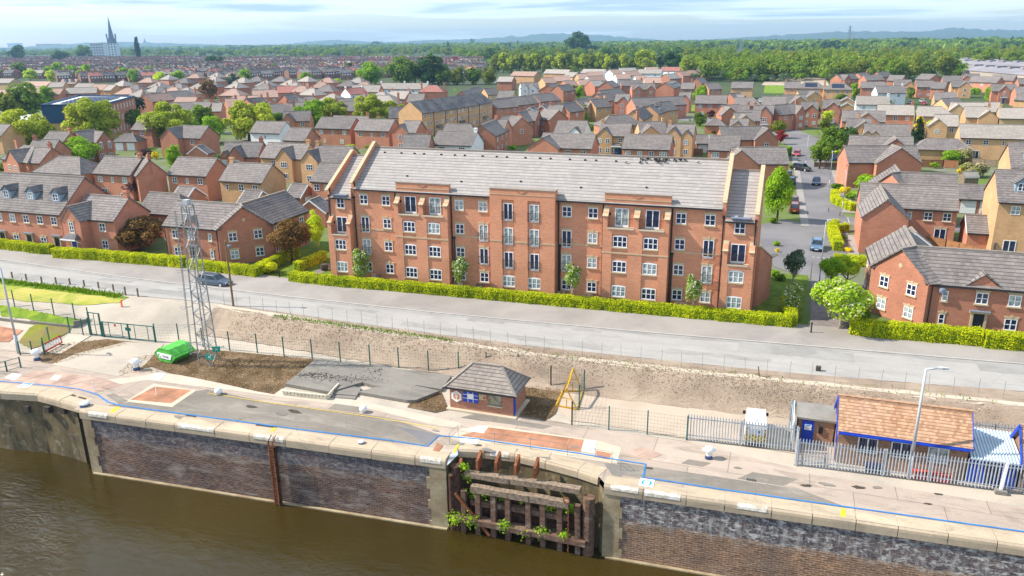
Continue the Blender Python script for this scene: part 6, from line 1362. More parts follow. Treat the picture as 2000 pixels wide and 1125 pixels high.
# yellow trestle
r = thing('trestle', 'yellow steel A-frame trestle standing on dead weeds behind the hut', 'trestle', (0, 0, 0)); fl, fr, bl, br = (at(x, y, ZQ) for x, y in ((1086, 793), (1127, 801), (1099, 765), (1138, 765))); up = lambda p, h: Vector((p[0], p[1], ZQ+h)); H1 = 2.25; H0 = hgt = 1.95; fm, bm = (fl+fr)/2, (bl+br)/2; b = MB()
for p, m_, H_ in ((fl, fm, 1.75), (fr, fm, 1.75), (bl, bm, 2.2), (br, bm, 2.2)): b.beam(up(p, 0), up(m_, H_), 0.09)
b.beam(up(fm, 1.75), up(bm, 2.2), 0.12); b.build('a_frames', ['yellow_paint'], r); b = MB()
for p, q in ((fl, fr), (bl, br), (fl, bl), (fr, br)): b.beam(up(p, 0.08), up(q, 0.08), 0.10)
for p, q, m_, H_ in ((fl, fr, fm, 0.9), (bl, br, bm, 1.2)): b.beam(up(p+(m_-p)*0.5, H_), up(q+(m_-q)*0.5, H_), 0.06)
b.beam(up(bm, 0.1), up(bm, 0.9), 0.06); b.beam(up(fm, 0.1), up(fm, 0.8), 0.06); b.build('rails', ['yellow_paint'], r)
# palisade fences
def palisade(label, pts, h=2.25, sp=0.21, flat=ZQ, grp='grey palisade fences'):
    r = thing('palisade_fence', label, 'fence', (0, 0, 0), 0, grp); P = [at(x, y, flat) if not isinstance(x, tuple) else np.array([*x, flat]) for x, y in pts]
    b = MB(); po = MB()
    for p, q in zip(P[:-1], P[1:]):
        d = q-p; L = np.linalg.norm(d); d /= L; n = np.array([d[1], -d[0], 0]); k = int(L/sp)
        for i in range(k+1):
            c = p+d*i*L/k; a = c-d*0.045; e = c+d*0.045; b.face([(a[0]-n[0]*.03, a[1]-n[1]*.03, flat+0.12), (c[0]+n[0]*.0, c[1]+n[1]*.0, flat+0.12), (c[0]+n[0]*.0, c[1]+n[1]*.0, flat+h-0.05), (c[0]-n[0]*.02, c[1]-n[1]*.02, flat+h), (a[0]-n[0]*.03, a[1]-n[1]*.03, flat+h-0.15)]); b.face([(c[0], c[1], flat+0.12), (e[0]-n[0]*.03, e[1]-n[1]*.03, flat+0.12), (e[0]-n[0]*.03, e[1]-n[1]*.03, flat+h-0.15), (c[0]-n[0]*.02, c[1]-n[1]*.02, flat+h), (c[0], c[1], flat+h-0.05)])
        for z_ in (0.4, h-0.4): po.beam(tuple((p-n*0.06)[:2])+(flat+z_,), tuple((q-n*0.06)[:2])+(flat+z_,), 0.05, 0.07)
        m = max(1, int(L/2.7))
        for i in range(m+1): c = p+d*i*L/m-n*0.1; po.beam((c[0], c[1], flat), (c[0], c[1], flat+h-0.15), 0.09)
    b.build('pales', ['palisade_grey'], r); po.build('rails_and_posts', ['palisade_grey'], r); return r
palisade('grey palisade fence in front of the white van', [(1342, 859), (1553, 884)]); palisade('grey palisade fence in front of the tiled depot building', [(1552, 909), (2000, 966), (2060, 973)]); palisade('short grey palisade fence at the left end of the depot yard', [(1553, 884), (1552, 909)])
palisade('grey palisade fence behind the blue-door shed', [((28.9, -20.0), 0), ((33.0, -19.9), 0)]); palisade('grey palisade fence behind the corrugated lean-to roof', [((39.6, -19.6), 0), ((50, -19.0), 0)]); palisade('grey palisade fence along the left side of the blue-door shed', [((29.1, -24.0), 0), ((28.9, -20.0), 0)])
# depot: shed with the blue door, tiled building, blue lean-to, further building
r = thing('depot_shed', 'small flat-roofed brick shed with a bright blue door', 'shed', (30.6, -21.3, ZQ)); b = MB(); body(b, -1.25, 1.25, -1.3, 1.2, 2.0); b.build('wall', ['brick_depot'], r); b = MB(); b.box(-1.4, -1.45, 2.0, 1.4, 1.3, 2.15); b.build('roof', ['felt_grey'], r)
b = MB(); b.box(-0.98, -1.36, 0.08, -0.12, -1.28, 1.9); d = b.build('door', ['blue_paint'], r); b = MB(); b.box(-0.8, -1.39, 1.15, -0.3, -1.36, 1.58); s = b.build('poster', ['paint_white'], d); b = MB(); b.face([(-0.55+0.17*math.cos(math.pi+math.pi*k/8), -1.396, 1.58+0.13*math.sin(math.pi+math.pi*k/8)) for k in range(9)]); b.build('blue_arc', ['sign_cyan'], s); b = MB(); [b.box(-0.74+k*0.12, -1.397, 1.30, -0.70+k*0.12, -1.39, 1.36) for k in range(4)]; b.build('dots', ['black_iron'], s)
b = MB(); b.box(0.2, -1.42, 1.0, 0.5, -1.3, 1.5); b.build('letter_box', ['black_iron'], r)
o = thing('sheet_hoarding', 'white sheet hoarding on the left side of the blue-door shed', 'hoarding', (29.0, -22.1, ZQ)); b = MB(); b.box(-0.04, -1.9, 0.3, 0.04, 1.9, 2.3); b.build('sheet', ['metal_sheet'], o)
def depot():
    x0, x1, y0, y1 = 32.0, 40.3, -24.9, -21.6; r = thing('depot_building', 'brick depot building with orange clay tile roof and blue trim', 'depot', ((x0+x1)/2, (y0+y1)/2, ZQ)); w, d = x1-x0, y1-y0; E, Rg = 2.85, 4.4
    b = MB(); body(b, -w/2, w/2, -d/2, d/2, E, Rg); b.build('wall', ['brick_depot'], r); rb = MB(); gable_roof(rb, w, d, E, Rg, 0.35, 0.15, 0.12); rb.build('roof', ['tile_orange', 'tile_orange', 'blue_paint'], r)
    b = MB(); sl = (Rg-E)/(d/2)
    for s in (-1, 1): b.beam((s*(w/2+0.17), 0, Rg+0.05), (s*(w/2+0.17), -d/2-0.35, E-0.35*sl+0.05), 0.05, 0.25); b.beam((s*(w/2+0.17), 0, Rg+0.05), (s*(w/2+0.17), d/2+0.35, E-0.35*sl+0.05), 0.05, 0.25)
    b.box(-w/2, -d/2-0.37, E-0.35*sl-0.1, w/2, -d/2-0.29, E-0.35*sl+0.14); b.build('fascia', ['blue_paint'], r)
    for t in (0.24, 0.5, 0.78): window(r, 'wh', -w/2+t*w, -d/2, 1.1)
    b = MB(); b.box(-w/2-0.06, -d/2+0.2, 0.1, -w/2+0.02, -d/2+1.1, 2.0); b.build('door', ['blue_paint'], r)
depot()
r = thing('blue_lean_to', 'bright blue shed with a pale corrugated lean-to roof beside the depot', 'shed', (41.9, -23.4, ZQ)); b = MB(); b.box(-1.45, -1.6, 0, 1.35, 1.5, 2.0); b.build('wall', ['blue_paint'], r); rb = MB(); rb.slab([(-1.5, -1.9, 2.0), (1.6, -1.9, 2.0), (1.6, 2.0, 2.5), (-1.5, 2.0, 2.5)], 0.08)
for k in range(16): x = -1.45+k*0.2; rb.beam((x, -1.9, 2.05), (x, 2.0, 2.55), 0.07, 0.05)
rb.build('roof', ['metal_sheet'], r); b = MB(); b.box(-0.5, -1.65, 0.05, 0.45, -1.58, 1.75); b.build('door', ['car_navy'], r)
r = thing('depot_building', 'second tiled depot building cut by the right edge of the photo', 'depot', (46.6, -23.4, ZQ)); b = MB(); body(b, -3.0, 3, -1.6, 1.6, 2.2, 3.9); b.build('wall', ['brick_depot'], r); rb = MB(); gable_roof(rb, 6, 3.2, 2.2, 3.9, 0.45); rb.build('roof', ['tile_orange', 'tile_orange', 'blue_paint'], r); b = MB(); b.beam((-3.2, 0, 3.98), (-3.2, -2.05, 1.75), 0.06, 0.3); b.beam((-3.2, 0, 3.98), (-3.2, 2.05, 1.75), 0.06, 0.3); b.build('fascia', ['blue_paint'], r)
o = thing('white_post', 'leaning white post in front of the blue shed gate', 'post', (*at(1953, 962, ZQ)[:2], ZQ)); b = MB(); b.beam((0, 0, 0), (0.1, -0.05, 2.3), 0.16); b.build('post', ['paint_white'], o); b = MB(); b.box(-0.35, -0.3, 0, 0.35, 0.3, 0.25); b.build('foot', ['slab_concrete'], o)
for i, (x, lab, m) in enumerate(((34.5, 'navy planter trough behind the palisade, left of the red ones', 'car_navy'), (37.6, 'first red trough behind the palisade fence', 'red_plastic'), (38.8, 'second red trough behind the palisade, nearer the blue shed', 'red_plastic'))):
    b = MB(); b.loft([[(-0.5, -0.2, 0), (0.5, -0.2, 0), (0.5, 0.2, 0), (-0.5, 0.2, 0)], [(-0.58, -0.27, 0.5), (0.58, -0.27, 0.5), (0.58, 0.27, 0.5), (-0.58, 0.27, 0.5)]]); o = b.build('trough', [m], None, (x, -25.35, ZQ)); tag(o, lab, 'trough', 'troughs behind the palisade')
def van():
    p = at(1468, 872, ZQ); r = thing('van', 'white van parked tail-on behind the palisade fence, red and yellow chevrons', 'van', (p[0]+0.1, p[1]+2.0, ZQ), math.pi/2+0.06); s = 0.86; r.scale = (s, s, s)
    st = [(-2.3, 0.86, 0.32, 2.1), (-2.2, 0.9, 0.28, 2.28), (0.6, 0.9, 0.28, 2.3), (1.15, 0.88, 0.28, 2.05)]; b = MB()
    b.loft([[(x, -w, zl), (x, -w, zh*0.62), (x, -w*0.90, zh), (x, w*0.90, zh), (x, w, zh*0.62), (x, w, zl)][::-1] for x, w, zl, zh in st]); b.loft([[(x, -w, 0.3), (x, -w, zh*0.9), (x, -w*0.93, zh), (x, w*0.93, zh), (x, w, zh*0.9), (x, w, 0.3)][::-1] for x, w, zh in ((1.1, 0.88, 1.35), (1.8, 0.86, 1.2), (2.3, 0.74, 0.85))]); b.build('body', ['car_white'], r)
    b = MB(); b.slab([(1.17, -0.72, 2.0), (1.17, 0.72, 2.0), (1.72, 0.78, 1.28), (1.72, -0.78, 1.28)][::-1], 0.03); b.build('windscreen', ['glass_car'], r)
    wh = MB(); wh.tube((0, -0.11, 0), (0, 0.11, 0), 0.34, 16); wd = wh.data('wheel', ['tyre'])
    for x in (-1.5, 1.5): [link('wheel', wd, r, (x, s_*0.8, 0.34)) for s_ in (-1, 1)]
    rng = random.Random(3); ch = {'lime_paint': MB(), 'red_plastic': MB(), 'car_maroon': MB()}
    for j in range(5):
        for i in range(10):
            y = -0.85+i*0.17; z_ = 0.5+j*0.13; k = (i+j if i < 5 else 9-i+j) % 3; ch[('lime_paint', 'red_plastic', 'lime_paint')[k]].face([(-2.315, y, z_), (-2.315, y+0.165, z_), (-2.315, y+0.165, z_+0.125), (-2.315, y, z_+0.125)][::-1])
    for s_ in (-1, 1):
        for j in range(4): ch['red_plastic' if j % 2 else 'lime_paint'].face([(-2.314, s_*0.72, 1.15+j*0.16), (-2.314, s_*0.83, 1.15+j*0.16), (-2.314, s_*0.83, 1.28+j*0.16), (-2.314, s_*0.72, 1.28+j*0.16)][::s_*-1])
    for k, v in ch.items():
        if v.v: v.build('chevrons', [k], r)
    b = MB(); b.box(-2.36, -0.86, 0.25, -2.2, 0.86, 0.45); b.build('bumper', ['tyre'], r)
    for s_ in (-1, 1): b = MB(); b.box(1.05, s_*1.0-0.12, 1.45, 1.2, s_*1.0+0.12, 1.72); b.build('mirror', ['tyre'], r); b = MB(); b.box(-2.33, s_*0.83-0.06, 0.9, -2.28, s_*0.83+0.06, 1.3); b.build('tail_light', ['lamp_red'], r)
    cu = bpy.data.curves.new('lettering', 'FONT'); cu.body = 'LBS'; cu.size = 0.42; cu.align_x = 'CENTER'; cu.materials.append(MATS['car_navy']); t = textmesh(cu, r, (-2.0, 0, 2.3)); t.rotation_euler = (0, 0, -math.pi/2); t.location = (-1.9, 0, 2.292)
    b = MB(); b.face([(-2.316, -0.3+0.13*math.cos(2*math.pi*k/12), 1.45+0.13*math.sin(2*math.pi*k/12)) for k in range(12)][::-1]); b.build('round_badge', ['sign_cyan'], r)
van()
# lamp posts and timber pole
p = at(37, 690, ZQ); lamp_post('tall grey lamp post beside the dark red plate at the far left', p[0], p[1], 8.9, ZQ, (-0.6, 0.2), True, 0.11)
p = at(1764, 900, ZQ); lamp_post('tall grey lamp post in front of the orange tiled depot', 36.75, -25.75, 8.3, ZQ, (0.75, 0.1), True, 0.11)
p = at(456, 598, 0); r = thing('timber_pole', 'slim brown timber lamp pole by the parked estate car', 'pole', (p[0], p[1], 0)); b = MB(); b.tube((0, 0, 0), (0, 0, 7.4), 0.12, 8, 0, 0.09); b.build('pole', ['timber'], r); b = MB(); b.tube((0, 0, 6.9), (0.3, 0, 7.0), 0.03, 5); b.lathe([(0.05, 7.0), (0.22, 6.95), (0.2, 6.75), (0.05, 6.7)], 10, 0, (0.42, 0)); b.build('lamp', ['lead_grey'], r)
# short posts along the grass
for i, (x, y) in enumerate(((24.5, 543), (52, 547), (82, 552.5), (110, 554), (137, 556), (165, 559.5), (193, 563), (222, 568), (245.5, 576), (270, 579))):
    p = atg(x, y); b = MB(); h = 0.82 if i < 8 else 1.0; b.lathe([(0.10, -0.05), (0.10, h-0.04), (0.07, h)], 8); o = b.build('short_post', ['timber_grey'], None, p); tag(o, 'short weathered wooden post in the row between the grass and the road', 'post', 'short wooden posts along the grass')
p = atg(238, 599); b = MB(); b.beam((0, 0, 0), (0.03, 0, 0.8), 0.14); tag(b.build('marker_stake', ['orange_paint'], None, p), 'short orange stake at the corner of the dry grass', 'stake')
# thin wire fence on the bank top
r = thing('wire_fence', 'thin rusty wire fence between the road and the earth bank', 'fence', (0, 0, 0)); P = []
for k in range(44): x = -30.2+k*1.78; P.append((x, float(np.interp(x, [-31, -12, 5, 20, 45, 60], [-13.7, -15.0, -15.9, -15.6, -14.2, -13.0]))+random.uniform(-.05, .05)))
for (x, y) in P: b = MB(); z_ = gz(x, y); b.tube((x, y, z_), (x+random.uniform(-.08, .08), y+random.uniform(-.05, .05), z_+1.55), 0.018, 4); b.build('post', ['galvanised'], r)
b = MB()
for (x, y), (u, v) in zip(P[:-1], P[1:]): [b.beam((x, y, gz(x, y)+h), (u, v, gz(u, v)+h), 0.007) for h in (0.35, 0.8, 1.25)]
b.build('wires', ['galvanised'], r)
o = thing('tree_stump', 'small dead forked stump on the bank above the van', 'stump', atg(1482, 735)); b = MB(); b.tube((0, 0, 0), (-0.1, 0, 0.9), 0.06, 6); b.tube((0, 0, 0.05), (0.8, 0, 0.1), 0.07, 6); b.build('branches', ['timber_grey'], o)
o = thing('concrete_block', 'small dark concrete block at the edge of the road', 'block', (*at(1598, 724, 0)[:2], 0)); b = MB(); b.box(-0.2, -0.15, 0, 0.2, 0.15, 0.42); b.build('block', ['debris_dark'], o)
# drain grating
o = MB(); [o.box(-0.32+k*0.11, -0.14, 0, -0.26+k*0.11, 0.14, 0.012) for k in range(6)]; o = o.build('drain_grating', ['black_iron'], None, (*at(1468, 938, ZQ)[:2], ZQ+0.012)); tag(o, 'small iron drain grating in the quay right of the blue line corner', 'drain')
# hedges along the main road
hedge('leftmost short clipped hedge, before the terrace doors', [(-60, 482), (54, 494)], 1.35); hedge('small clipped hedge block between two garden gates', [(56, 496), (97, 498.5)], 1.35); hedge('clipped hedge in front of the porch house', [(102, 505), (199, 511)], 1.4); hedge('clipped hedge in front of the bronze-leaved tree', [(200, 512), (357, 525)], 1.4)
hedge('clipped hedge behind the parked estate car', [(365, 527), (432, 535), (500, 543)], 1.25); hedge('hedge running back beside the path to the bronze tree', [(500, 541), (545, 520), (585, 500)], 1.3, 1.0)
hedge('long clipped hedge running the whole front of the apartment block', [(563, 551), (640, 560), (760, 570), (1000, 592), (1250, 615), (1545, 642)], 1.15, 1.25); hedge('hedge running back from the road at the left end of the flats', [(586, 531), (640, 508)], 1.2, 1.0, z0=0.05)
hedge('hedge end turning back along the paved side path', [(1556, 640), (1547, 600)], 1.3, 1.1, side=1); hedge('clipped hedge in front of the right corner house', [(1659, 656), (1700, 661), (1917, 679)], 1.55, 1.3); hedge('last clipped hedge at the right edge of the road', [(1924, 683), (2060, 692)], 1.55, 1.3)
hedge('hedge along the street beside the second corner house', [(1627, 490), (1615, 450), (1622, 444)], 1.3, 1.2, side=-1); hedge('low hedge between the two corner houses by the street', [(1628, 517), (1690, 522)], 1.2, 1.3); hedge('small hedge returning behind the street hedge', [(1640, 455), (1658, 452)], 1.2, 1.0)
hedge('rounded yellow hedge on the bend by the gold shrubs', [(1622, 383), (1624, 398), (1660, 413)], 1.3, 1.2, side=1); hedge('tall clipped hedge beside the red car', [(1514, 313), (1546, 302)], 2.0, 2.2, 'leaf_bright')
# cars
car('slate grey estate car on the road beside the timber pole', 421, 556, -0.02, 'car_slate', 'estate', 0.0, 0.9)
car('grey-blue hatchback coming down the side street', 1595, 486, R(-93), 'car_blue', 'hatch', 0.02, 0.92); car('dark navy hatchback near the hedge on the side street', 1594, 360, R(-92), 'car_navy', 'hatch', 0.02, 0.9); car('black estate car turning in the side street', 1566, 333, R(-35), 'car_black', 'suv', 0.02, 0.9)
car('red hatchback far up the side street', 1556, 304, R(-95), 'car_red', 'small', 0.02, 0.92); car('dark red car parked at the left kerb, tail to the viewer', 1551, 413, R(90), 'car_maroon', 'suv', 0.05, 0.92); car('dark red car parked ahead of its twin at the left kerb', 1550.5, 397, R(90), 'car_maroon', 'hatch', 0.05, 0.9)
car('dark car half hidden by the bright kerb tree', 1539, 345, R(88), 'car_black', 'hatch', 0.05, 0.9); car('teal grey car parked under the bright kerb tree', 1546, 358, R(88), 'car_slate', 'hatch', 0.05, 0.9); car('blue car parked behind the picket fence', 1634, 314, R(5), 'car_navy', 'estate', 0.02, 0.95)
car('black car outside the white double garage', 1912, 415, R(-20), 'car_black', 'small', 0.02, 0.85); 
car('white car on the close behind the long bungalow roof', 1046, 262, R(10), 'car_white', 'hatch', 0.0, 1.0); car('white van parked at the top of the street', 1622, 243, R(80), 'car_white', 'suv', 0.0, 1.15); car('silver car parked in the close by the white house', 1777, 203, R(80), 'car_silver', 'hatch', 0.0, 1.1)
car('silver car next to the red one in the close', 1801, 200, R(70), 'car_silver', 'hatch', 0.0, 1.1); car('red car in the close by the white house', 1806, 205, R(70), 'car_red', 'hatch', 0.0, 1.1); car('white car between the roofs beyond the flats', 1485, 200, R(90), 'car_white', 'hatch', 0.0, 1.1)
lamp_post('slim street lamp beside the gold shrubs', 1645, 410, 6.4, 0.02, (-0.1, -0.5), False, 0.05); lamp_post('slim street lamp by the picket fence', 1619, 366, 6.6, 0.02, (0.0, 0.5), False, 0.05); lamp_post('slim street lamp far up the side street', 1573, 327, 6.8, 0.02, (0.3, 0.2), False, 0.05); lamp_post('slim street lamp rising in front of the small maple', 1600, 552, 7.2, 0.1, (0.2, 0.3), False, 0.05)
lamp_post('slim street lamp on the close beyond the flats roof', 1047, 266, 7.5, 0.0, (-0.5, 0.1), False, 0.05)
for x, y, lab in ((1584, 649, 'black iron bollard blocking the paved side path'), (546, 541, 'black iron bollard on the footpath left of the flats')):
    p = at(x, y, 0.1); b = MB(); b.lathe([(0.10, 0), (0.10, 0.08), (0.065, 0.1), (0.065, 0.85), (0.09, 0.88), (0.09, 0.98), (0.03, 1.05)], 10); tag(b.build('path_bollard', ['black_iron'], None, p), lab, 'bollard')
for x, y, lab in ((1618, 414, 'wooden verge post left of the street lamp foot'), (1640, 422, 'wooden verge post right of the street lamp foot'), (1622, 440, 'wooden verge post beside the street hedge')):
    p = at(x, y, 0.02); b = MB(); b.beam((0, 0, 0), (0, 0, 0.75), 0.16); tag(b.build('verge_post', ['timber_grey'], None, p), lab, 'post', 'wooden verge posts')
# birds on the ridge slope
bm_ = MB(); bm_.loft([[(x, w*math.cos(t), z_+w*math.sin(t)) for t in [k*math.pi/3 for k in range(6)]] for x, w, z_ in ((-0.3, 0.02, 0.10), (-0.12, 0.07, 0.13), (0.02, 0.095, 0.17), (0.12, 0.07, 0.24), (0.17, 0.05, 0.30), (0.24, 0.01, 0.30))]); bm_.beam((0, -0.03, 0), (0.02, -0.03, 0.12), 0.015); bm_.beam((0, 0.03, 0), (0.02, 0.03, 0.12), 0.015); BD = bm_.data('bird', ['bird'])
rng = random.Random(21)
for k in range(52):
    if k < 26: x, y = rng.gauss(1278, 22), rng.gauss(312, 4)
    elif k < 36: x, y = rng.gauss(1318, 14), rng.gauss(310, 3)
    else: x, y = rng.uniform(1240, 1400), rng.uniform(306, 322)
    y = max(y, 300+0.034*(x-1050)+4.5); d = _fw+_rt*(x-1000)/FPX-_up*(y-562.5)/FPX
    # meet the front roof slope z = 11.25 + 0.678 y
    t = (11.33+0.678*CAM[1]-CAM[2])/(d[2]-0.678*d[1]); p = CAM+d*t; o = link('bird', BD, None, p, rng.uniform(0, 6.28)); s = rng.uniform(0.55, 0.8); o.scale = (s, s, s); tag(o, 'small dark bird perched near the ridge of the apartment block roof', 'bird', 'dark birds perched on the apartment roof')
# garden tables and bins in front of the flats
for x, y, lab in ((438+300-112, 527, 'dark round bin beside the left end of the flats'),):
    p = at(634, 528, 0); r = thing('barrel_planter', 'dark barrel planter on the lawn at the left end of the flats', 'planter', p); b = MB(); b.lathe([(0.4, 0), (0.5, 0.4), (0.45, 0.8)], 12); b.build('barrel', ['debris_dark'], r)
for x, lab in ((-18.6, 'wooden garden bench set under the second ground-floor window column of the flats'), (-7.9, 'wooden seats under the window left of the third blossom tree'), (-5.2, 'wooden table and chairs left of the centre bay of the flats'), (4.3, 'garden seats right of the centre bay of the flats'), (7.6, 'stone bench under a ground-floor window right of the centre bay'), (17.6, 'dark garden chairs behind the blossom tree near the right end')):
    r = thing('garden_bench', lab, 'garden seat', (x, -0.8, 0), 0, 'garden seats in front of the flats'); b = MB(); b.box(-0.6, -0.25, 0.4, 0.6, 0.2, 0.47); b.build('seat', ['timber_grey'], r); b = MB(); b.box(-0.6, 0.17, 0.5, 0.6, 0.23, 0.95); b.build('backrest', ['timber_grey'], r)
    for sx in (-0.5, 0.5): b = MB(); b.box(sx-0.04, -0.22, 0, sx+0.04, 0.2, 0.4); b.build('leg', ['timber'], r)
# ================================================================ HOUSES OF THE ESTATE (ridge ends in photo pixels)
H = house; G = garage
# --- left foreground
H('red brick terrace with three blue-sided dormers behind the far-left hedges', 14.4, 339, 156, 346.5, 'r', d=10, e=5.4, r=9.6, L=15.5, dorm=(0.28, 0.58, 0.88), top='w4 w4 w4 w4 w4 w4', low='w4 dr w4 dr w4 dr', near=True, name='terraced_house')
H('red brick house with arched window in its front gable and a hooded porch', 166.4, 382.4, 256, 385.6, 'r', d=6.4, e=4.8, r=7.3, ch='R', wings=((0.2, 3.2, 1.6, 6.6, 'wt'),), top='w4', low='w4', near=True, porch=0.2, ends='r')
H('low hipped red brick house tucked behind the porch house chimney', 292, 377, 350, 380, 'r', d=6, e=3.6, r=6.0, hip='r', low='')
corner_house('L-shaped red brick corner house with a dark roof, behind the lattice mast', -36.9, -0.1, -1, 13.2, 13.2)
corner_house('red brick corner house with a diamond stone in its gable, right of the side path', 36.25, 0.9, 1, 13.5, 12.4)
H('red brick house with a hipped grey roof behind the dormered terrace', 113.6, 306.4, 156, 308, 'r', hip='lr', top='w1 w4 w4', near=False)
H('red brick house with a tall side chimney beside the purple tree', 207, 306, 276.5, 309.5, 'r', ch='R', top='w4 w1 w4', low='fd w6')
H('narrow red brick rear wing with the tall chimney behind the purple tree', 268, 303, 292, 313, 'r', d=5, top='', low='', ch='R', snap=False)
H('red brick house with a satellite dish, left of the buff one', 350, 307.5, 423, 311, 'r', top='w4 w1 w4', low='')
H('buff brick house with a left chimney and glazed patio doors', 449.6, 318.4, 532.8, 321.6, 'b', ch='L', top='w1 w4 w4', low='fdw')
G('garage with white gable trim in front of the house with the dish', 352, 365, 378.4, 365.6, 'r'); G('garage with a white-edged gable in front of the buff house', 480, 372, 512, 373.6, 'b'); G('red garage with a white side door left of the flats', 572, 360, 600, 360.5, 'r', doors='r'); G('red garage with striped shaded roof beside the left wing of the flats', 605, 392, 624, 385, 'r', snap=False)
H('buff brick house with a front gable, first of the buff pair left of the flats', 527, 279, 604, 282.5, 'b', ch='R', wings=((0.62, 3.9, 0.9, 6.9, 'w6'),), top='w4')
H('buff brick house with a front gable and left chimney, second of the buff pair', 618, 284.8, 691, 287.2, 'b', ch='L', wings=((0.08, 3.9, 0.9, 6.8, 'w6'),), top='w4')
H('small red brick house half hidden by the left end of the flats', 624, 319.7, 668, 320, 'r', top='w4 w4')
H('red brick house with a big and a small front gable below the gold bush', 441.6, 278.4, 513.6, 278.4, 'r', ch='R', wings=((0.42, 3.6, 0.5, 6.8, 'w6'), (0.12, 2.0, 0.3, 5.9, 'w4')), top='')
H('white rendered house with a plain grey roof near the gold bush', 500, 237.6, 561, 238.4, 'w', top='w1', low='')
H('red brick house close to the right of the white house', 566, 250.4, 609, 251.2, 'r', top='w4 w4', low='')
H('tall red brick house with three windows, left one of two behind the flats', 630.4, 229, 693.6, 231.2, 'r', top='w4 w1 w4', low='w1 w4', d=7.4); H('tall red brick house with three windows, right one of two behind the flats', 704.8, 232.8, 770.4, 234.4, 'r', top='w4 w1 w4', low='', d=7.4)
H('brown-roofed house behind the two tall red houses, with one chimney', 656, 226.4, 718, 228.8, 'r', ch='R', top='', low='')
H('red brick house with an arched window in a gable under the willows', 570, 218, 592, 217.6, 'r', wings=((0.2, 4, 0.5, 6.9, 'wt'),), L=8, top='w4')
H('red brick house with a shaded left roof below the buff dormer roof', 791, 236.5, 822.4, 237, 'r', wings=((0.05, 4.5, 0.5),), top='w4'); H('plain red brick house just behind the left half of the flats roof', 790.4, 263.2, 841.6, 263.2, 'r', ch='R', top='', low='')
H('brown hipped house left of the white house behind the flats', 871.6, 242.8, 918.8, 243.6, 'r', hip='r', top='', low=''); H('white walled house with a broad brown roof right behind the flats', 854.8, 257.2, 934, 258, 'w', ch='R', top='w6 w6', low='', d=7.5)
H('red brick house with a left chimney below the yellow willow', 96, 257.6, 140, 258.5, 'r', ch='R', top=''); H('red brick house with two arched windows in its right gable', 148, 257, 184, 253.5, 'r', wings=((0.95, 4.2, 1.2, 7.0, 'wt wt'),), top='w4', snap=False)
H('hipped brown-roofed house at the left, with a tall front chimney', 46, 285, 68, 288, 'r', hip='lr', ch='L', wings=((0.6, 5.5, 1.0),), top='', low=''); H('brown-roofed house with two chimneys behind the bright round tree', 69, 288.8, 104, 289, 'r', ch='R', top='', low=''); H('low roofed red house with one small chimney by the round tree', 66, 274, 115, 274, 'r', ch='L', top='', low='')
H('buff brick house cut by the left edge of the photo', -14, 243, 20.8, 244, 'b', top='w4 w4', low=''); G('hipped double garage with two white doors under the willows', 244, 261, 258, 261, 'r', hip='lr', doors='f', white=False, r=4.3)
H('red brick house with white windows half hidden by a willow', 276.8, 232.8, 305, 233.6, 'r', top='w4', low='w4', L=7); H('large red brick house with a plain left gable below the willows', 350, 246.4, 411, 246.4, 'r', wings=((0.05, 5.6, 2.0, 7.2, ''),), top='w4', low='', d=7); G('red front garage with white-edged gable before the large red house', 376, 266, 392, 262, 'r', r=5.0, e=3.0, snap=False, d=6); G('small gabled garage before the large red house', 384, 286, 396, 283, 'r', snap=False)
# --- right foreground
H('red brick house with a big blank front gable, second from the road along the street', 1683, 359.5, 1867, 365, 'r', wings=((0.2, 5.5, 8.2, 7.2, ''),), d=6.3, top='w1 w4 w4', low='w4 fdw', near=True)
corner_house('red brick corner house with a diamond stone, third row along the street', 39.9, 49.3, 1, 11.0, 10.5)
H('pinkish brick house with a wide blank front gable facing down the street', 1674, 286, 1764, 286, 'r', wings=((0.66, 8.0, 1.6, 7.6, ''),), top='', low='', L=13)
H('pinkish brick house with a blank gable behind the first blank gable', 1686, 266.7, 1755, 267, 'r', wings=((0.7, 7.0, 2.2, 7.5, ''),), top='', low='', L=12)
H('buff brick house with a plain grey roof left of the dark conifer', 1690, 243.4, 1776, 244, 'b', wings=((0.05, 3, 0.5), (0.22, 3, 0.5)), top='w4 w4', low='')
G('long low buff garage block with a hipped roof and a small window', 1812.8, 271.6, 1870, 272, 'b', d=6.5, e=2.6, r=4.7, hip='lr', white=False)
H('orange brick house with three windows and a right-hand chimney', 1716, 205.5, 1783, 205.5, 'r', ch='R', top='w1 w4 w4', tile='tile_pale'); H('white house with a pale roof and white chimney by the close', 1673.6, 188, 1736, 188, 'w', ch='R', top='w4 w4', low='', tile='tile_pale'); H('white house with a grey roof beyond the pale-roofed white one', 1710, 168.4, 1765, 168, 'w', ch='R', top='w4 w4', low='w4')
H('buff house with a pale roof left of the lime tree', 1794.4, 208.4, 1838, 208.4, 'b', hip='r', top='w4', low='', tile='tile_pale'); H('buff house with a front-left gable directly behind the lime tree', 1827, 224.4, 1869, 224.4, 'b', wings=((0.05, 4.5, 2.0),), top='w4', low='', tile='tile_pale')
G('red brick garage with a tiled roof below the tall buff terrace', 1888, 421, 1939, 423, 'r', d=5.2); G('double garage with two white doors behind the black car', 1872, 362, 1946, 363, 'r', doors='f', d=5.6, white=False); G('garage with a white-edged gable between the corner houses', 1779, 446, 1789, 457, 'r', snap=False, d=4.6); 
c = at(1967, 414.6, 7.0); c2 = at(1959.5, 322, 7.2)
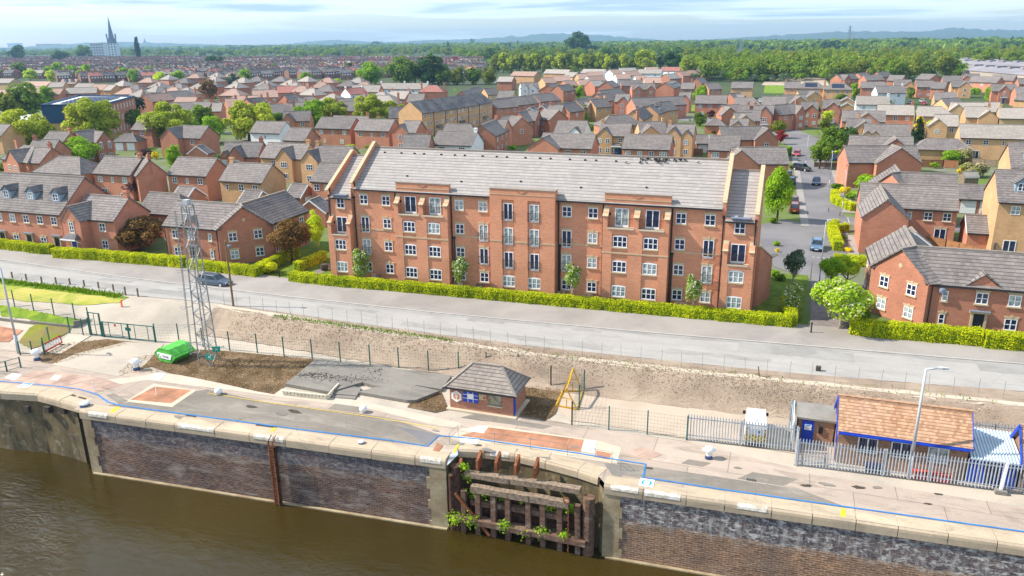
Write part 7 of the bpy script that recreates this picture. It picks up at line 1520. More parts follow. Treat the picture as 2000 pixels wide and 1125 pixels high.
for lab, px1, py1, zz in (('tall three-storey buff terrace with lead dormers at the right edge, the nearer one', 1962, 334, 10.4), ('tall three-storey buff terrace at the right edge, the one behind', 1960.4, 279.5, 10.4)):
    H(lab, px1, py1, px1+250, py1+8, 'b', d=8.6, e=7.1, r=zz, L=16, dorm=(0.16, 0.5, 0.85), top='w4 w4 w4 w4', low='fdw w4 fdw w4', name='terraced_house', near=False, ang=0)
H('yellow-gabled buff house with patio doors behind the garden fence', 1898.7, 243.3, 1985, 245, 'b', e=5.0, r=7.6, top='w4 w4 w1 w4', low='fdw w4', tile='tile_pale', L=14); H('buff house with a pale roof and a yellow left gable above the lime tree', 1884, 209, 1934, 210, 'b', wings=((0.85, 5, 1.0, 6.8, ''),), ch='R', top='', low='', tile='tile_pale', d=8)
H('yellow-fronted buff house with one gable window', 1868, 200.5, 1910, 200.8, 'y', wings=((0.15, 5.5, 2.0, 7.2, 'w4'),), top='', low='', tile='tile_pale', L=9); H('long pale-roofed house right of the yellow-fronted gable', 1900, 199.8, 1953, 200.4, 'b', top='', low='', tile='tile_pale'); H('pale-roofed buff house at the right edge with a yellow chimney', 1951, 211, 2015, 211.8, 'y', ch='L', top='', low='', tile='tile_pale')
H('red brick house with an arched window and porch hood at the far right', 1942, 165, 1978, 165, 'r', wings=((0.5, 4.2, 0.8, 7.0, 'wt'),), top='', porch=0.5, L=9)
for lab, a in (('plain red gabled house at the right edge, the farthest of three', (1988, 153, 2015, 153)), ('plain red gabled house at the right edge, the middle of three', (1983, 170, 2012, 170)), ('buff gabled house at the right edge, the nearest of three', (1993, 180, 2020, 181))): H(lab, *a, 'b' if 'buff' in lab else 'r', top='', low='', d=9)
# --- tables of the remaining estate houses: (what sets it apart, x1, y1, x2, y2, wall, options)
T = [
 ('red brick house with pale roof and four small windows over the ridge of the flats', 1060, 262, 1164, 262.5, 'r', dict(wings=((0.12, 7, 2.0, 7.0, ''),), top='w4 w4', low='', d=7)),
 ('buff brick house with a bay window and left chimney beyond the flats', 1176, 241, 1233, 242.8, 'b', dict(ch='L', wings=((0.2, 4, 0.6, 6.6, 'w4 w4'),), top='w4', low='w6 dr w6', porch=0.62)),
 ('long brown-roofed red house with four windows, directly behind the roof birds', 1222, 263.6, 1313.6, 264.4, 'r', dict(top='w4 w4 w4 w6', low='', d=7.2)),
 ('buff brick house with two front gables and a yellow tree before it', 1306, 243.6, 1357.6, 243.6, 'b', dict(ch='L', wings=((0.26, 4, 0.6, 6.9, 'w6'), (0.76, 3, 0.4, 6.3, 'w4')), top='')),
 ('buff house whose blank front gable faces the flats', 1246, 239, 1297.6, 238, 'b', dict(ch='R', wings=((0.3, 5, 2.0, 6.8, ''),), top='', low='')),
 ('hipped brown house with a tall red chimney beyond the bay-window house', 1190, 226, 1226, 224.8, 'r', dict(hip='lr', ch='R', top='')),
 ('buff house with a shaded dark blue roof and red party line', 1236, 217, 1256, 208, 'b', dict(snap=False, top='w4 w4', d=6)), ('buff house with a blue box dormer on its shaded roof', 1266, 206, 1283, 201, 'b', dict(snap=False, top='w4', ends='l', dorm=(0.5,))),
 ('narrow buff house right of the box-dormer house', 1290, 199.5, 1304, 198, 'b', dict(top='w4', L=7)), ('long red brick row with a wide plain roof beyond the box dormer', 1233, 192.4, 1332, 188.4, 'r', dict(top='w4 w4 w4 w4 w4', snap=False)),
 ('red house with a gabled front window beside the long red row', 1328, 181, 1350, 181, 'r', dict(wings=((0.5, 4, 0.5),), top='')), ('red house with a wide roof and one square window at the hill of roofs', 1212, 157, 1254, 156.4, 'r', dict(top='w6 w4', ch='R')),
 ('red brick house with twin front gables, each with a window', 1233, 163.6, 1278, 163, 'r', dict(ch='R', wings=((0.25, 4, 0.5), (0.78, 4, 0.5)), top='')), ('red house with one front gable left of the twin-gabled house', 1204, 184.4, 1231, 184.4, 'r', dict(wings=((0.6, 4, 0.5),), top='')),
 ('red house with its tall gable turned to the viewer and dark side roof', 1165, 184, 1190, 181, 'r', dict(snap=False, top='w4', d=8)), ('red gabled house in front of the white estate', 1183, 160, 1197, 157.6, 'r', dict(snap=False, top='w4', d=8)),
 ('broad brown roof rising behind the dark-roofed gable', 1169, 177, 1210, 172.6, 'r', dict(top='', snap=False)), ('large red gabled house with a row of pale dormers', 1298, 162, 1316, 157, 'r', dict(snap=False, top='w4', d=9, dorm=(0.3, 0.6))),
 ('plain red house right of the dormer row', 1332, 162, 1358, 162, 'r', dict(top='w4 w4')), ('small red house with a dark roof below the wood', 1359, 153, 1371, 151, 'r', dict(snap=False, top='w4', ch='R')), ('low red house between two green trees', 1377, 163, 1402, 162, 'r', dict(top='w4 w4')),
 ('red house at the left of the orange pair near the close', 1096, 203, 1124, 199.5, 'r', dict(snap=False, top='w4')), ('buff house behind the tall cypress, left one', 1126, 195, 1143, 193, 'b', dict(wings=((0.5, 3.5, 0.5),), top='', L=7)), ('buff house behind the tall cypress, middle one', 1143, 192, 1158, 191.6, 'b', dict(wings=((0.5, 3.5, 0.5),), top='', L=7)), ('buff house behind the tall cypress, right one', 1160, 194, 1176, 193, 'b', dict(top='w4 w4', L=7, ch='R')),
 ('white house with a shaded blue left roof and small white gable', 1090, 237, 1148, 237, 'w', dict(wings=((0.72, 3, 0.4, 6.2, ''),), top='w1', low='', d=8)),
 ('red gabled house with a white-capped corner, nearest of the diagonal row', 940, 245, 968, 234, 'r', dict(snap=False, top='w4 w4 w4', ends='l', d=7)), ('red gable-fronted house, second of the diagonal row', 966, 234, 992, 234, 'r', dict(ch='L', ends='r', top='')), ('red gable-fronted house with a blue bay, third of the diagonal row', 981, 227.4, 1006, 227, 'r', dict(ends='r', top='')), ('red gable-fronted house with a rounded hood, fourth of the diagonal row', 997, 227, 1019, 230, 'r', dict(ends='r', top='', snap=False)),
 ('red house with a bright worn patch on its dark roof', 1011.6, 219.6, 1028, 216.4, 'r', dict(snap=False, top='w4')), ('red house with a pale roof beside the worn dark roof', 1031, 216.4, 1052, 216.6, 'r', dict(ends='r', top='')), ('red house with a dark roof stripe and right gable window', 1064, 213, 1091.6, 216, 'r', dict(ends='r', top='w4', snap=False)), ('pale-roofed red house above the dark-striped one', 1073, 206, 1101, 206, 'r', dict(ends='r', top='', ch='L')),
 ('red terrace block right beside the crescent, first of four', 967.6, 196.6, 986, 192.5, 'r', dict(snap=False, top='w4 w4 w4', d=7.5, ang=60)), ('red terrace block, second of four from the crescent', 989, 192.6, 1007, 188.5, 'r', dict(snap=False, top='w4 w4 w4', d=7.5, ang=60)), ('red terrace block, third of four from the crescent', 1011.6, 190.4, 1026, 186.5, 'r', dict(snap=False, top='w4 w4 w4', d=7.5, ang=60)), ('red terrace block, fourth of four from the crescent and widest', 1052, 185.5, 1068, 181, 'r', dict(snap=False, top='w4 w4 w4 w4', d=9, ang=60, L=11)),
 ('white house with two front gables and black-framed windows', 1016.4, 162, 1050, 161.2, 'w', dict(wings=((0.15, 4.4, 0.6), (0.6, 4.4, 0.6)), top='')), ('brown gabled house right of the twin-gabled white house', 1070, 166, 1082, 163, 'r', dict(snap=False, top='w4', d=9)), ('red house with a slate roof left of the round green trees', 1088, 167, 1112, 164.6, 'r', dict(top='w4 w4', snap=False)),
 ('small buff house with a pale roof left of the white twin gables', 975, 178, 1006, 178, 'b', dict(top='w1')), ('small buff house below the grey van on the green', 945, 173, 966, 172, 'b', dict(top='w4 w4')), ('narrow red house behind the end of the crescent', 919, 172, 936, 169.6, 'r', dict(snap=False, top='')), ('small house with a red gable behind the crescent roof', 902, 178, 920, 174, 'r', dict(snap=False, top='')),
 ('red brick house with three windows over two by the close garden', 1360.4, 186.8, 1420.4, 186.8, 'r', dict(top='w6 w4 w4', low='w4 w4')), ('red house with a window in its narrow front gable', 1424, 183, 1444, 181, 'r', dict(wings=((0.5, 4.5, 1.2),), top='', L=7)), ('hipped brown-roofed house in the middle of the right estate', 1437, 190.8, 1470, 190.8, 'r', dict(hip='r', top='w4')), ('wide brown-roofed house before the meadow', 1489, 189, 1535.6, 189.5, 'r', dict(top='', low='')),
 ('buff house with a high plain right gable beside the meadow', 1430, 160.4, 1471.6, 160.4, 'b', dict(top='w4', d=9)), ('buff house with one window right of the meadow', 1533, 160.4, 1563.6, 160.4, 'b', dict(top='w4', ch='L')), ('buff gable-fronted house below the left solar roof', 1566, 177, 1588, 176.6, 'b', dict(wings=((0.6, 6.5, 1.5, 7.0, 'w4'),), top='', L=8)), ('buff gable-fronted house with a half hidden striped roof', 1538, 186, 1562, 185.6, 'b', dict(wings=((0.55, 6.5, 1.5, 7.0, ''),), top='', L=8)),
 ('pink walled house with a blank left gable', 1410, 206, 1443, 205, 'r', dict(wings=((0.1, 5.5, 1.2, 7.0, ''),), top='w4')), ('red house with a chimney beside the pink gable', 1443, 206, 1464, 206, 'r', dict(ch='R', top='w4')), ('red gabled house with a tall white window and porch roof at the street head', 1473, 206.4, 1512, 207, 'r', dict(wings=((0.55, 4.5, 1.0, 7.2, 'w6'),), top='w4', ch='L', porch=0.6)), ('red house right of the porch house at the street head', 1510, 206, 1530, 204.6, 'r', dict(top='w4', L=6)),
 ('red house with a bay window behind the pale flowering tree', 1529, 204.4, 1557, 203.6, 'r', dict(ch='R', wings=((0.85, 3.2, 0.8, 7.0, 'w4'),), top='w4')), ('red gable-fronted house behind the orange tree', 1566, 200, 1598, 200, 'r', dict(wings=((0.6, 4.6, 0.8),), top='w4', ch='R')), ('red gable-fronted house with white windows right of the orange tree', 1608, 195, 1640, 195, 'r', dict(wings=((0.6, 4.4, 0.8), (0.95, 2.4, 0.5)), top='', ch='L')),
 ('red house in front of the close whose dark roof meets a buff gable', 1668, 217, 1706, 217, 'r', dict(wings=((0.55, 6.5, 3.0, 7.2, ''),), top='', L=11)), ('buff house whose gable sits right behind the shaded dark roof', 1655, 232, 1700, 232, 'b', dict(wings=((0.7, 6, 2.0, 7.0, ''),), top='', ch='M')),
 ('red brick house with two front windows just above the right end of the flats roof', 1388, 265.6, 1446, 266, 'r', dict(top='w6 w4', low='', d=7)), ('red brick house with a big front gable above the right wing of the flats', 1452, 288.4, 1511.6, 288.4, 'r', dict(wings=((0.1, 6.4, 1.0, 7.3, ''),), top='', low='', L=10)), ('brown-roofed house with a red front gable left of the red-leaved tree', 1406, 248.4, 1497, 247.4, 'r', dict(wings=((0.9, 5.4, 1.4, 7.2, 'w4'),), top='w4', low='')),
 ('buff house with a striped gable behind the brown roofs', 1428, 233, 1462, 233, 'b', dict(wings=((0.4, 6, 1.2, 7.0, ''),), top='')), ('buff house with a second striped gable beyond the first', 1434, 221, 1468, 220.6, 'b', dict(wings=((0.4, 6, 1.2, 7.0, ''),), top='')), ('brown-roofed house left of the street-head gable', 1456, 216, 1486, 216, 'r', dict(top='w4 w4')),
 ('red house behind the orange close, with skylights', 1738.4, 147, 1767, 147.6, 'r', dict(top='')), ('buff gabled house at the close end', 1746, 156, 1780, 156.4, 'b', dict(wings=((0.85, 4.6, 0.8),), top='')), ('red house left of the tall cypress by the close', 1791, 158, 1822, 158, 'r', dict(top='w4 w4', low='w4 w4')), ('red gabled house at the back of the close', 1800, 144.6, 1828, 145.6, 'r', dict(top='', d=9)), ('grey-roofed house behind the close', 1840.8, 148.4, 1878, 148.7, 'r', dict(top='')), ('grey-roofed house with low eaves right of the cypress', 1823, 160.4, 1850, 161, 'r', dict(top='w1')), ('buff house with a single gable window at the far right close', 1858, 158, 1892, 158, 'b', dict(wings=((0.75, 5, 1.0, 7, 'w4'),), top='')),
 ('buff house with a pale roof and a yellow chimney at the close corner', 1824.8, 180.4, 1868, 181.2, 'b', dict(ch='R', top='w4')), ('pale-roofed buff house in front of the close corner', 1838, 193, 1872, 191.6, 'b', dict(top='w4', snap=False)), ('brown house with two windows in the far right row', 1900, 149, 1956, 150.8, 'r', dict(top='w4 w4 w4')), ('pinkish house with a left gable in the far right row', 1883, 144.4, 1913, 144.4, 'r', dict(top='w4', wings=((0.15, 4, 0.5),))), ('dark-roofed house at the end of the far right row', 1940, 146, 1985, 147, 'r', dict(top='')),
 ('red house with a pyramid-like front gable at the wood edge', 1634, 146, 1667, 144, 'r', dict(wings=((0.2, 6, 1.5),), top='w4')), ('brown-roofed house at the wood edge, left of centre', 1686, 147, 1720, 146.2, 'r', dict(top='w4 w4')), ('wide brown-roofed house with one window at the wood edge', 1682.4, 160, 1726, 160.4, 'r', dict(top='w4 w1', hip='r')), ('small red gabled house peeping over the wood-edge roofs', 1712, 141, 1733, 139.8, 'r', dict(top='')), ('red gabled house among the wood-edge roofs, with one chimney', 1674, 143, 1694, 142, 'r', dict(top='', ch='R', d=8)),
]
for lab, a, b_, c_, d_, col_, kw in T: H(lab, a, b_, c_, d_, col_, **kw)
H('buff house with a hipped roof covered in solar panels, left one', 1572.4, 161, 1597, 161, 'b', hip='lr', sol=True, top='w4 w4', ch='R', d=7.5); H('buff house with a hipped roof covered in solar panels, right one', 1626.4, 162.8, 1648, 162.8, 'b', hip='lr', sol=True, top='w4 w4 w4', ch='L', d=7.5)
for lab, *a in (('buff garage with a white-edged gable behind the gabled red house, upper one', 1653, 191.6, 1656, 188), ('buff garage with a white-edged gable behind the gabled red house, lower one', 1653, 202, 1656, 198)): G(lab, *a, 'b', d=6, snap=False, L=5, ang=90)
G('low red garage with a pyramid roof beside the clipped garden shrubs', 1395, 232.4, 1402, 232.4, 'r', hip='lr', white=False); G('low garage with a pale door between the two brown roofs', 1359, 264, 1383, 264, 'r', doors='f'); G('garage with a white-edged gable beside the worn dark roof', 1037, 211.6, 1040, 208, 'r', L=5, ang=90, d=5); G('garage with a white-edged gable left of the pale roof', 1060, 207.6, 1063, 204, 'r', L=5, ang=90, d=5)
# white / pink-roofed estate before the line of pollarded trees
PK = [(1004, 139.6, 1050, 140.4, 'b'), (975, 150, 1004, 150, 'r'), (1068, 135.6, 1114, 136.4, 'b'), (1140, 135, 1183, 135.6, 'w'), (1145, 141, 1177, 140.6, 'b'), (1110, 141, 1129, 142, 'b'), (1210, 133, 1241, 132.4, 'w'), (1190, 136.4, 1209, 135.6, 'w'), (1247, 135.6, 1293.6, 135.6, 'w'), (1260, 131.6, 1284, 131.2, 'w'), (1201, 145, 1228, 144.4, 'w'), (1218, 139.6, 1244, 138.4, 'w'), (1127, 145, 1150, 144.4, 'b'), (1146, 149, 1177, 147.8, 'w'), (1058, 152.4, 1080, 151.6, 'b'), (1080, 149, 1112, 148.4, 'b'), (1240, 148, 1262, 147.6, 'w'), (1258, 152, 1290, 151.6, 'b'), (1298, 145, 1321, 143.6, 'r'), (1324, 140, 1340, 139, 'r'), (1343, 137.4, 1356, 136.6, 'r'), (1359, 135.6, 1372, 134.4, 'r'), (1100, 158, 1122, 157, 'r'), (1128, 156, 1150, 155.4, 'b'), (1152, 158, 1172, 157, 'r')]
SH = {'b': 'buff', 'w': 'white walled', 'r': 'red brick'}; cnt = {}
ORD = ['first', 'second', 'third', 'fourth', 'fifth', 'sixth', 'seventh', 'eighth', 'ninth', 'tenth', 'eleventh', 'twelfth']
for i, a in enumerate(sorted(PK)):
    k = cnt[a[4]] = cnt.get(a[4], 0)+1; tl = 'tile_pink' if i % 3 else 'tile_pale'
    H('%s house with a %s roof below the pollarded trees, %s from the left' % (SH[a[4]], 'pinkish' if i % 3 else 'pale grey', ORD[k-1]), *a, d=8, top='w4 w4' if a[4] == 'w' else '', low='', tile=tl, grp='pink-roofed estate by the trees')
H('long white terrace with a dark pink roof at the wood edge', 1294, 131, 1366, 132, 'w', d=8, top='w4 w4 w4 w4 w4 w4', low='', tile='tile_red', name='terraced_house')
# pale roofs and older houses on the left
LP = [(0, 153.6, 30, 153.6, 'y'), (52, 159, 99, 159.5, 'b'), (100, 161, 128, 160.6, 'b'), (122, 155, 152, 154.6, 'b'), (155, 163, 183, 163.5, 'b'), (188, 165, 208, 165.6, 'b'), (212, 166, 228, 166, 'b'), (55, 174, 124, 173.2, 'r'), (130, 172, 190, 170.5, 'r'), (-5, 176, 45, 176, 'r'), (26, 169, 55, 168.6, 'b'), (60, 169.5, 78, 169.2, 'b')]
for i, a in enumerate(LP): H('%s house, %s roof, in the row behind the school, %s' % ({'y': 'yellow walled', 'b': 'buff', 'r': 'red'}[a[4]], 'pinkish' if i % 2 else 'pale', ['at the very edge', 'before the bright trees', 'joined to the stepped ridge', 'with two dormers', 'after the dormers', 'below the twin round trees', 'with a plain right gable', 'long and nearest the school', 'long with a red gable end', 'cut by the photo edge', 'low behind the dense green tree', 'short and tucked between two ridges'][i]), *a, d=9, top='', low='', tile='tile_pink' if i % 2 else 'tile_pale', dorm=(0.35, 0.75) if i == 3 else (), grp='pale-roofed row behind the school')
SM = [(311, 161), (349, 163.6), (305.6, 168.4), (382, 144.4), (419, 150), (417, 159.6), (462, 161), (456, 174), (520, 158), (517, 163.6), (424, 143), (453, 142), (390, 163), (502, 150), (568, 156.4), (629, 160.4), (609.6, 173), (638, 167), (577.6, 162), (712, 160.4), (746, 180), (713.6, 184.4), (650, 184), (340, 171), (365, 172), (548, 150), (600, 150), (640, 152), (475, 152), (360, 153), (330, 147), (290, 152), (240, 158), (265, 166), (276, 176), (250, 172), (700, 152), (680, 158), (560, 167), (590, 168)]
SM = [p for i, p in enumerate(SM) if p not in SM[:i]]
for i, (x, y) in enumerate(SM):
    w = 6.0*FPX/np.linalg.norm(at(x, y, 7)-CAM)*0.5
    H('hipped semi with a central chimney among the older houses beyond the willows', x-w*0.5, y, x+w*0.5, y, 'r', d=8.5, e=5, r=7.7, hip='lr', ch='M', top='w4 w4', low='', tile=('tile_pale', 'tile_brown', 'tile_pale', 'tile_pink')[i % 4], L=2.5, grp='older hipped semis beyond the willows', ang=(-8, 4, -14, 8)[i % 4], name='semi_detached_house')
LR = [(328, 179, 365, 177, 'tile_brown'), (280, 185, 326, 181, 'tile_pink'), (346, 190, 386, 190, 'tile_pink'), (336, 201, 374, 200, 'tile_brown'), (375, 199.6, 414, 199.6, 'tile_brown'), (416, 200, 434, 199.6, 'tile_pale'), (456, 188, 504, 187, 'tile_pink'), (480, 193, 512, 190.5, 'tile_slate'), (493, 177, 541, 175.6, 'tile_pink'), (542, 169, 580, 168.4, 'tile_red'), (554, 186, 578, 184, 'tile_slate'), (582, 190, 614, 189, 'tile_brown'), (635, 194, 696, 192, 'tile_brown'), (656, 199, 701, 199, 'tile_brown'), (690, 167, 744, 166.8, 'tile_pale'), (838, 166.8, 853, 166.8, 'tile_red'), (440, 193, 462, 192, 'tile_pink'), (560, 201, 600, 200, 'tile_brown'), (722, 187, 760, 187, 'tile_pale'), (765, 178, 800, 178.6, 'tile_pale'), (800, 184, 830, 184, 'tile_brown'), (520, 204, 552, 203, 'tile_brown')]
TN = {'tile_brown': 'brown', 'tile_pink': 'pink', 'tile_pale': 'pale grey', 'tile_slate': 'dark slate', 'tile_red': 'dull red'}; cnt = {}
for i, a in enumerate(LR):
    k = cnt[a[4]] = cnt.get(a[4], 0)+1
    H('older terrace with a %s roof behind the willows, %s so coloured from the left' % (TN[a[4]], ORD[k-1]), *a[:4], 'r', d=8.5, e=4.8, r=7.6, ch='LR' if i % 2 else 'R', hip='' if i % 3 else 'lr', top='w4 w4 w4' if i % 2 == 0 else '', low='', tile=a[4], grp='older terraces behind the willows', snap=False, name='terraced_house')
H('white semi with a half red, half slate roof in the older streets', 674, 173, 709, 171, 'w', d=8, tile='tile_red', ch='LR', top='w4 w4 w4', low='', snap=False); H('long pale terrace with white panels below its eaves near the dark trees', 749, 162, 832, 163.6, 'w', d=8, tile='tile_pale', ch='LMR', top='w4 w4 w4 w4 w4 w4', low='', name='terraced_house')
# crescent
def crescent():
    ax = [at(x, y, 10.2)[:2] for x, y in ((800, 199), (822, 196.5), (845, 193.6), (868, 190.6), (890, 187.6), (912, 184.4), (938, 180.4))]; r = thing('crescent_terrace', 'long curved three-storey buff terrace with a dark slate roof', 'terrace', (*ax[0], 0)); O = np.array(ax[0]); ax = [np.array(p)-O for p in ax]; n = len(ax); d = 9.0; E, Rg = 7.0, 10.2; wb = MB(); rb = MB(); nr = []
    for i in range(n): t = ax[min(i+1, n-1)]-ax[max(i-1, 0)]; t /= np.linalg.norm(t); q = np.array([t[1], -t[0]]); nr.append(q if q@(CAM[:2]-O) > 0 else -q)
    F = [p+q*d/2 for p, q in zip(ax, nr)]; B = [p-q*d/2 for p, q in zip(ax, nr)]; F2 = [p+q*(d/2+.3) for p, q in zip(ax, nr)]; B2 = [p-q*(d/2+.3) for p, q in zip(ax, nr)]
    for i in range(n-1):
        wb.face([(*F[i], 0), (*F[i+1], 0), (*F[i+1], E), (*F[i], E)]); wb.face([(*B[i+1], 0), (*B[i], 0), (*B[i], E), (*B[i+1], E)])
        rb.face([(*F2[i], E-0.1), (*F2[i+1], E-0.1), (*ax[i+1], Rg+.12), (*ax[i], Rg+.12)]); rb.face([(*B2[i+1], E-0.1), (*B2[i], E-0.1), (*ax[i], Rg+.12), (*ax[i+1], Rg+.12)]); rb.beam((*F2[i], E-0.15), (*F2[i+1], E-0.15), 0.14, 0.14, 2)
    for i in (0, n-1): wb.face([(*F[i], 0), (*F[i], E), (*ax[i], Rg), (*B[i], E), (*B[i], 0)])
    wb.build('wall', ['brick_buff'], r); rb.build('roof', ['tile_slate', 'ridge_tile', 'gutter'], r); pb = MB()
    for i in range(n-1):
        v = F[i+1]-F[i]; a = math.atan2(v[1], v[0]); rev = math.atan2(nr[i][1], nr[i][0])+math.pi/2
        k = max(2, int(np.linalg.norm(v)/2.3))
        for j in range(k): p = F[i]+v*(j+0.5)/k; [window(r, 'w4', p[0], p[1], z_, rev) for z_ in (0.9, 3.2, 5.5)]
        p = F[i]+nr[i]*0.08; pb.tube((*p, 0), (*p, E), 0.08, 5)
        p = F[i]+v*0.4; h = MB(); q = p+nr[i]*0.9; t = v/np.linalg.norm(v); h.slab([(*(q-t*1.6), 2.3), (*(q+t*1.6), 2.3), (*(p+t*1.6), 2.9), (*(p-t*1.6), 2.9)], 0.1); h.build('porch_roof', ['tile_slate'], r) if i % 2 else None
    pb.build('rainwater_pipes', ['gutter'], r)
crescent()
H('lower buff end house with one dormer at the near end of the crescent', 777.6, 209.4, 800, 209, 'b', d=8, e=5.0, r=7.9, dorm=(0.6,), top='w4 w4', low='w4', tile='tile_slate', L=9)
# flat-roofed school
def school():
    P = [at(x, y, 10.5)[:2] for x, y in ((81, 206), (204, 204), (262.4, 188.4), (153.6, 187))]; r = thing('school', 'flat-roofed brick school with a dark blue box and rooftop solar panels', 'school', (*P[0], 0)); O = np.array(P[0]); P = [p-O for p in P]; b = MB(); m = [0, 0, 0, 0]
    for i in range(4): p, q = P[i], P[(i+1) % 4]; b.face([(*p, 0), (*q, 0), (*q, 10.5), (*p, 10.5)], 1 if i == 1 else 0)
    b.build('wall', ['brick_buff', 'brick_red'], r); rf = MB(); rf.face([(*p, 10.3) for p in P]); rf.build('roof', ['school_roof'], r); pa = MB()
    for i in range(4): pa.beam((*P[i], 10.5), (*P[(i+1) % 4], 10.5), 0.5, 0.6)
    pa.build('parapet', ['school_blue'], r); e = (P[1]-P[0]); L = np.linalg.norm(e); e /= L; n = np.array([e[1], -e[0]]); bx = MB(); p = P[0]-e*0.1; bx.obox(p, p+e*L*0.33, 0.5, 5.2, 10.6, 0, 0.0); bx.build('blue_cladding', ['school_blue'], r); s = MB()
    for i in range(9):
        for j in range(6):
            u, v = 0.22+i*0.075, 0.2+j*0.11
            c = P[0]*(1-u)*(1-v)+P[1]*u*(1-v)+P[2]*u*v+P[3]*(1-u)*v; s.slab([(c[0]-.9, c[1]-.6, 10.45), (c[0]+.9, c[1]-.6, 10.45), (c[0]+.9, c[1]+.6, 10.85), (c[0]-.9, c[1]+.6, 10.85)], 0.06)
    s.build('solar_panels', ['solar'], r); v = P[2]-P[1]; rev = math.atan2(v[1], v[0])
    for k in range(9):
        for z_ in (1.2, 4.5, 7.8): p = P[1]+v*(k+0.7)/9.6; window(r, 'wt', p[0], p[1], z_, rev)
    lo = MB(); Q = [at(x, y, 4.2)[:2]-O for x, y in ((2, 236), (148, 236), (150, 226), (10, 224))]; lo.prism([tuple(q) for q in Q], 0, 4.2); lo.build('lower_wing', ['brick_buff'], r); lr = MB(); lr.prism([tuple(q) for q in Q], 4.2, 4.35); lr.build('lower_roof', ['school_roof'], r)
    d = MB(); c = at(130, 224, 4.2)[:2]-O; d.box(c[0]-1.5, c[1]-1, 4.3, c[0]+2, c[1]+1, 6.4); d.build('roof_plant', ['black_iron'], r)
school()
# garden fences
def bfence(label, pts, h=1.6, m='timber_fence'):
    r = thing('garden_fence', label, 'fence', (0, 0, 0), 0, 'timber garden fences'); P = [at(x, y, 0) for x, y in pts]; b = MB(); po = MB()
    for p, q in zip(P[:-1], P[1:]):
        b.obox(p, q, 0.05, 0.05, h); L = math.dist(p[:2], q[:2]); k = max(1, int(L/1.8))
        for i in range(k+1): c = p+(q-p)*i/k; po.box(c[0]-.06, c[1]-.08, 0, c[0]+.06, c[1]+.08, h+0.08)
        po.beam((p[0], p[1], h+0.02), (q[0], q[1], h+0.02), 0.1, 0.05)
    b.build('boards', [m], r); po.build('posts_and_rail', [m], r)
bfence('brown board fence between the two corner house gardens', [(1806, 484), (1845, 491), (1925, 512)]); bfence('orange board fence in front of the low buff garage block', [(1789, 326), (1841, 327), (1870, 329)]); bfence('weathered grey fence behind the pink flowering shrubs', [(1898, 322), (1945, 326)], 1.4, 'timber_grey'); bfence('grey lattice-topped fence beside the red tiled garage', [(1937, 500), (1962, 492)], 1.7, 'timber_grey'); bfence('low picket fence in front of the blue parked car', [(1590, 326), (1652, 327)], 1.0, 'timber_grey')
bfence('dark board fence behind the garage gable by the flats', [(455, 385), (474, 387)], 1.7, 'timber'); bfence('long brown fence under the buff bay-window house', [(1160, 300), (1215, 302)], 1.6, 'timber'); bfence('brown fence under the buff twin-gabled house', [(1320, 302), (1372, 304)], 1.6, 'timber')
o = thing('garden_shed', 'small white-edged garden shed below the pink shrubs', 'shed', (*at(1890, 362, 0)[:2], 0), 0.3); b = MB(); body(b, -1.3, 1.3, -1, 1, 1.8, 2.5); b.build('wall', ['timber_grey'], o); b = MB(); gable_roof(b, 2.6, 2, 1.8, 2.5, 0.2, 0.1, 0.06); b.build('roof', ['felt_grey', 'felt_grey', 'upvc'], o)
o = thing('satellite_dish', 'grey satellite dish on the front of the right corner house', 'satellite dish', (*aty(1842, 561, 0.55)[:2], 4.25)); b = MB(); b.lathe([(0.03, 0.12), (0.2, 0.06), (0.33, 0.0)], 14); b.tube((0, 0, 0), (0.0, 0.25, -0.15), 0.03, 5); q = b.build('dish', ['lead_grey'], o); q.rotation_euler = (1.25, 0, 0)
# ================================================================ TREES AND SHRUBS
B3 = 'young blossom tree with white flowers in front of the flats, %s'
for x, cy, rp, by, w in ((708, 511, 21, 541, 'leftmost, beside the left wing'), (898, 524, 20, 556, 'beside the first balcony bay'), (1117, 538, 20, 577, 'right of the centre bay'), (1353, 566, 21, 600, 'rightmost on the main front')): tree(B3 % w, x, cy, rp, by, 'leaf_blossom', 'egg', 1.45, name='tree', grp='blossom trees before the flats', trunk='bark_pale', lod=1, yw=-2.0)
tree('white flowering tree at the hedge corner right of the flats', 1541, 577, 22, 618, 'leaf_blossom', 'egg', 1.5, trunk='bark_pale', lod=1); tree('silvery dark flowering tree behind the white one right of the flats', 1545, 508, 22, 580, 'leaf_silver', 'egg', 1.25, trunk='bark_pale', lod=1)
tree('broad lime and cream maple on the grass right of the paved path', 1640, 582, 54, 643, 'leaf_cream', 'wide', 0.85, trunk='bark_pale', lod=0); tree('green maple behind the cream maple by the street lamp', 1617, 523, 24, 585, 'leaf_bright', 'round', 0.95, lod=1); tree('yellow-green maple between the hedges behind the cream maple', 1651, 520, 22, 572, 'leaf_lime', 'round', 1.0, lod=1)
tree('bronze-leaved tree in front of the left red houses', 276, 460, 44, 490, 'leaf_bronze', 'wide', 0.85, lod=0); tree('coppery leaved tree on the lawn left of the flats', 571, 458, 40, 514, 'leaf_bronze', 'wide', 0.9, lod=0); tree('slim yellow-green birch at the left wing of the flats', 620, 445, 20, 490, 'leaf_lime', 'egg', 1.8, trunk='bark_pale', lod=0)
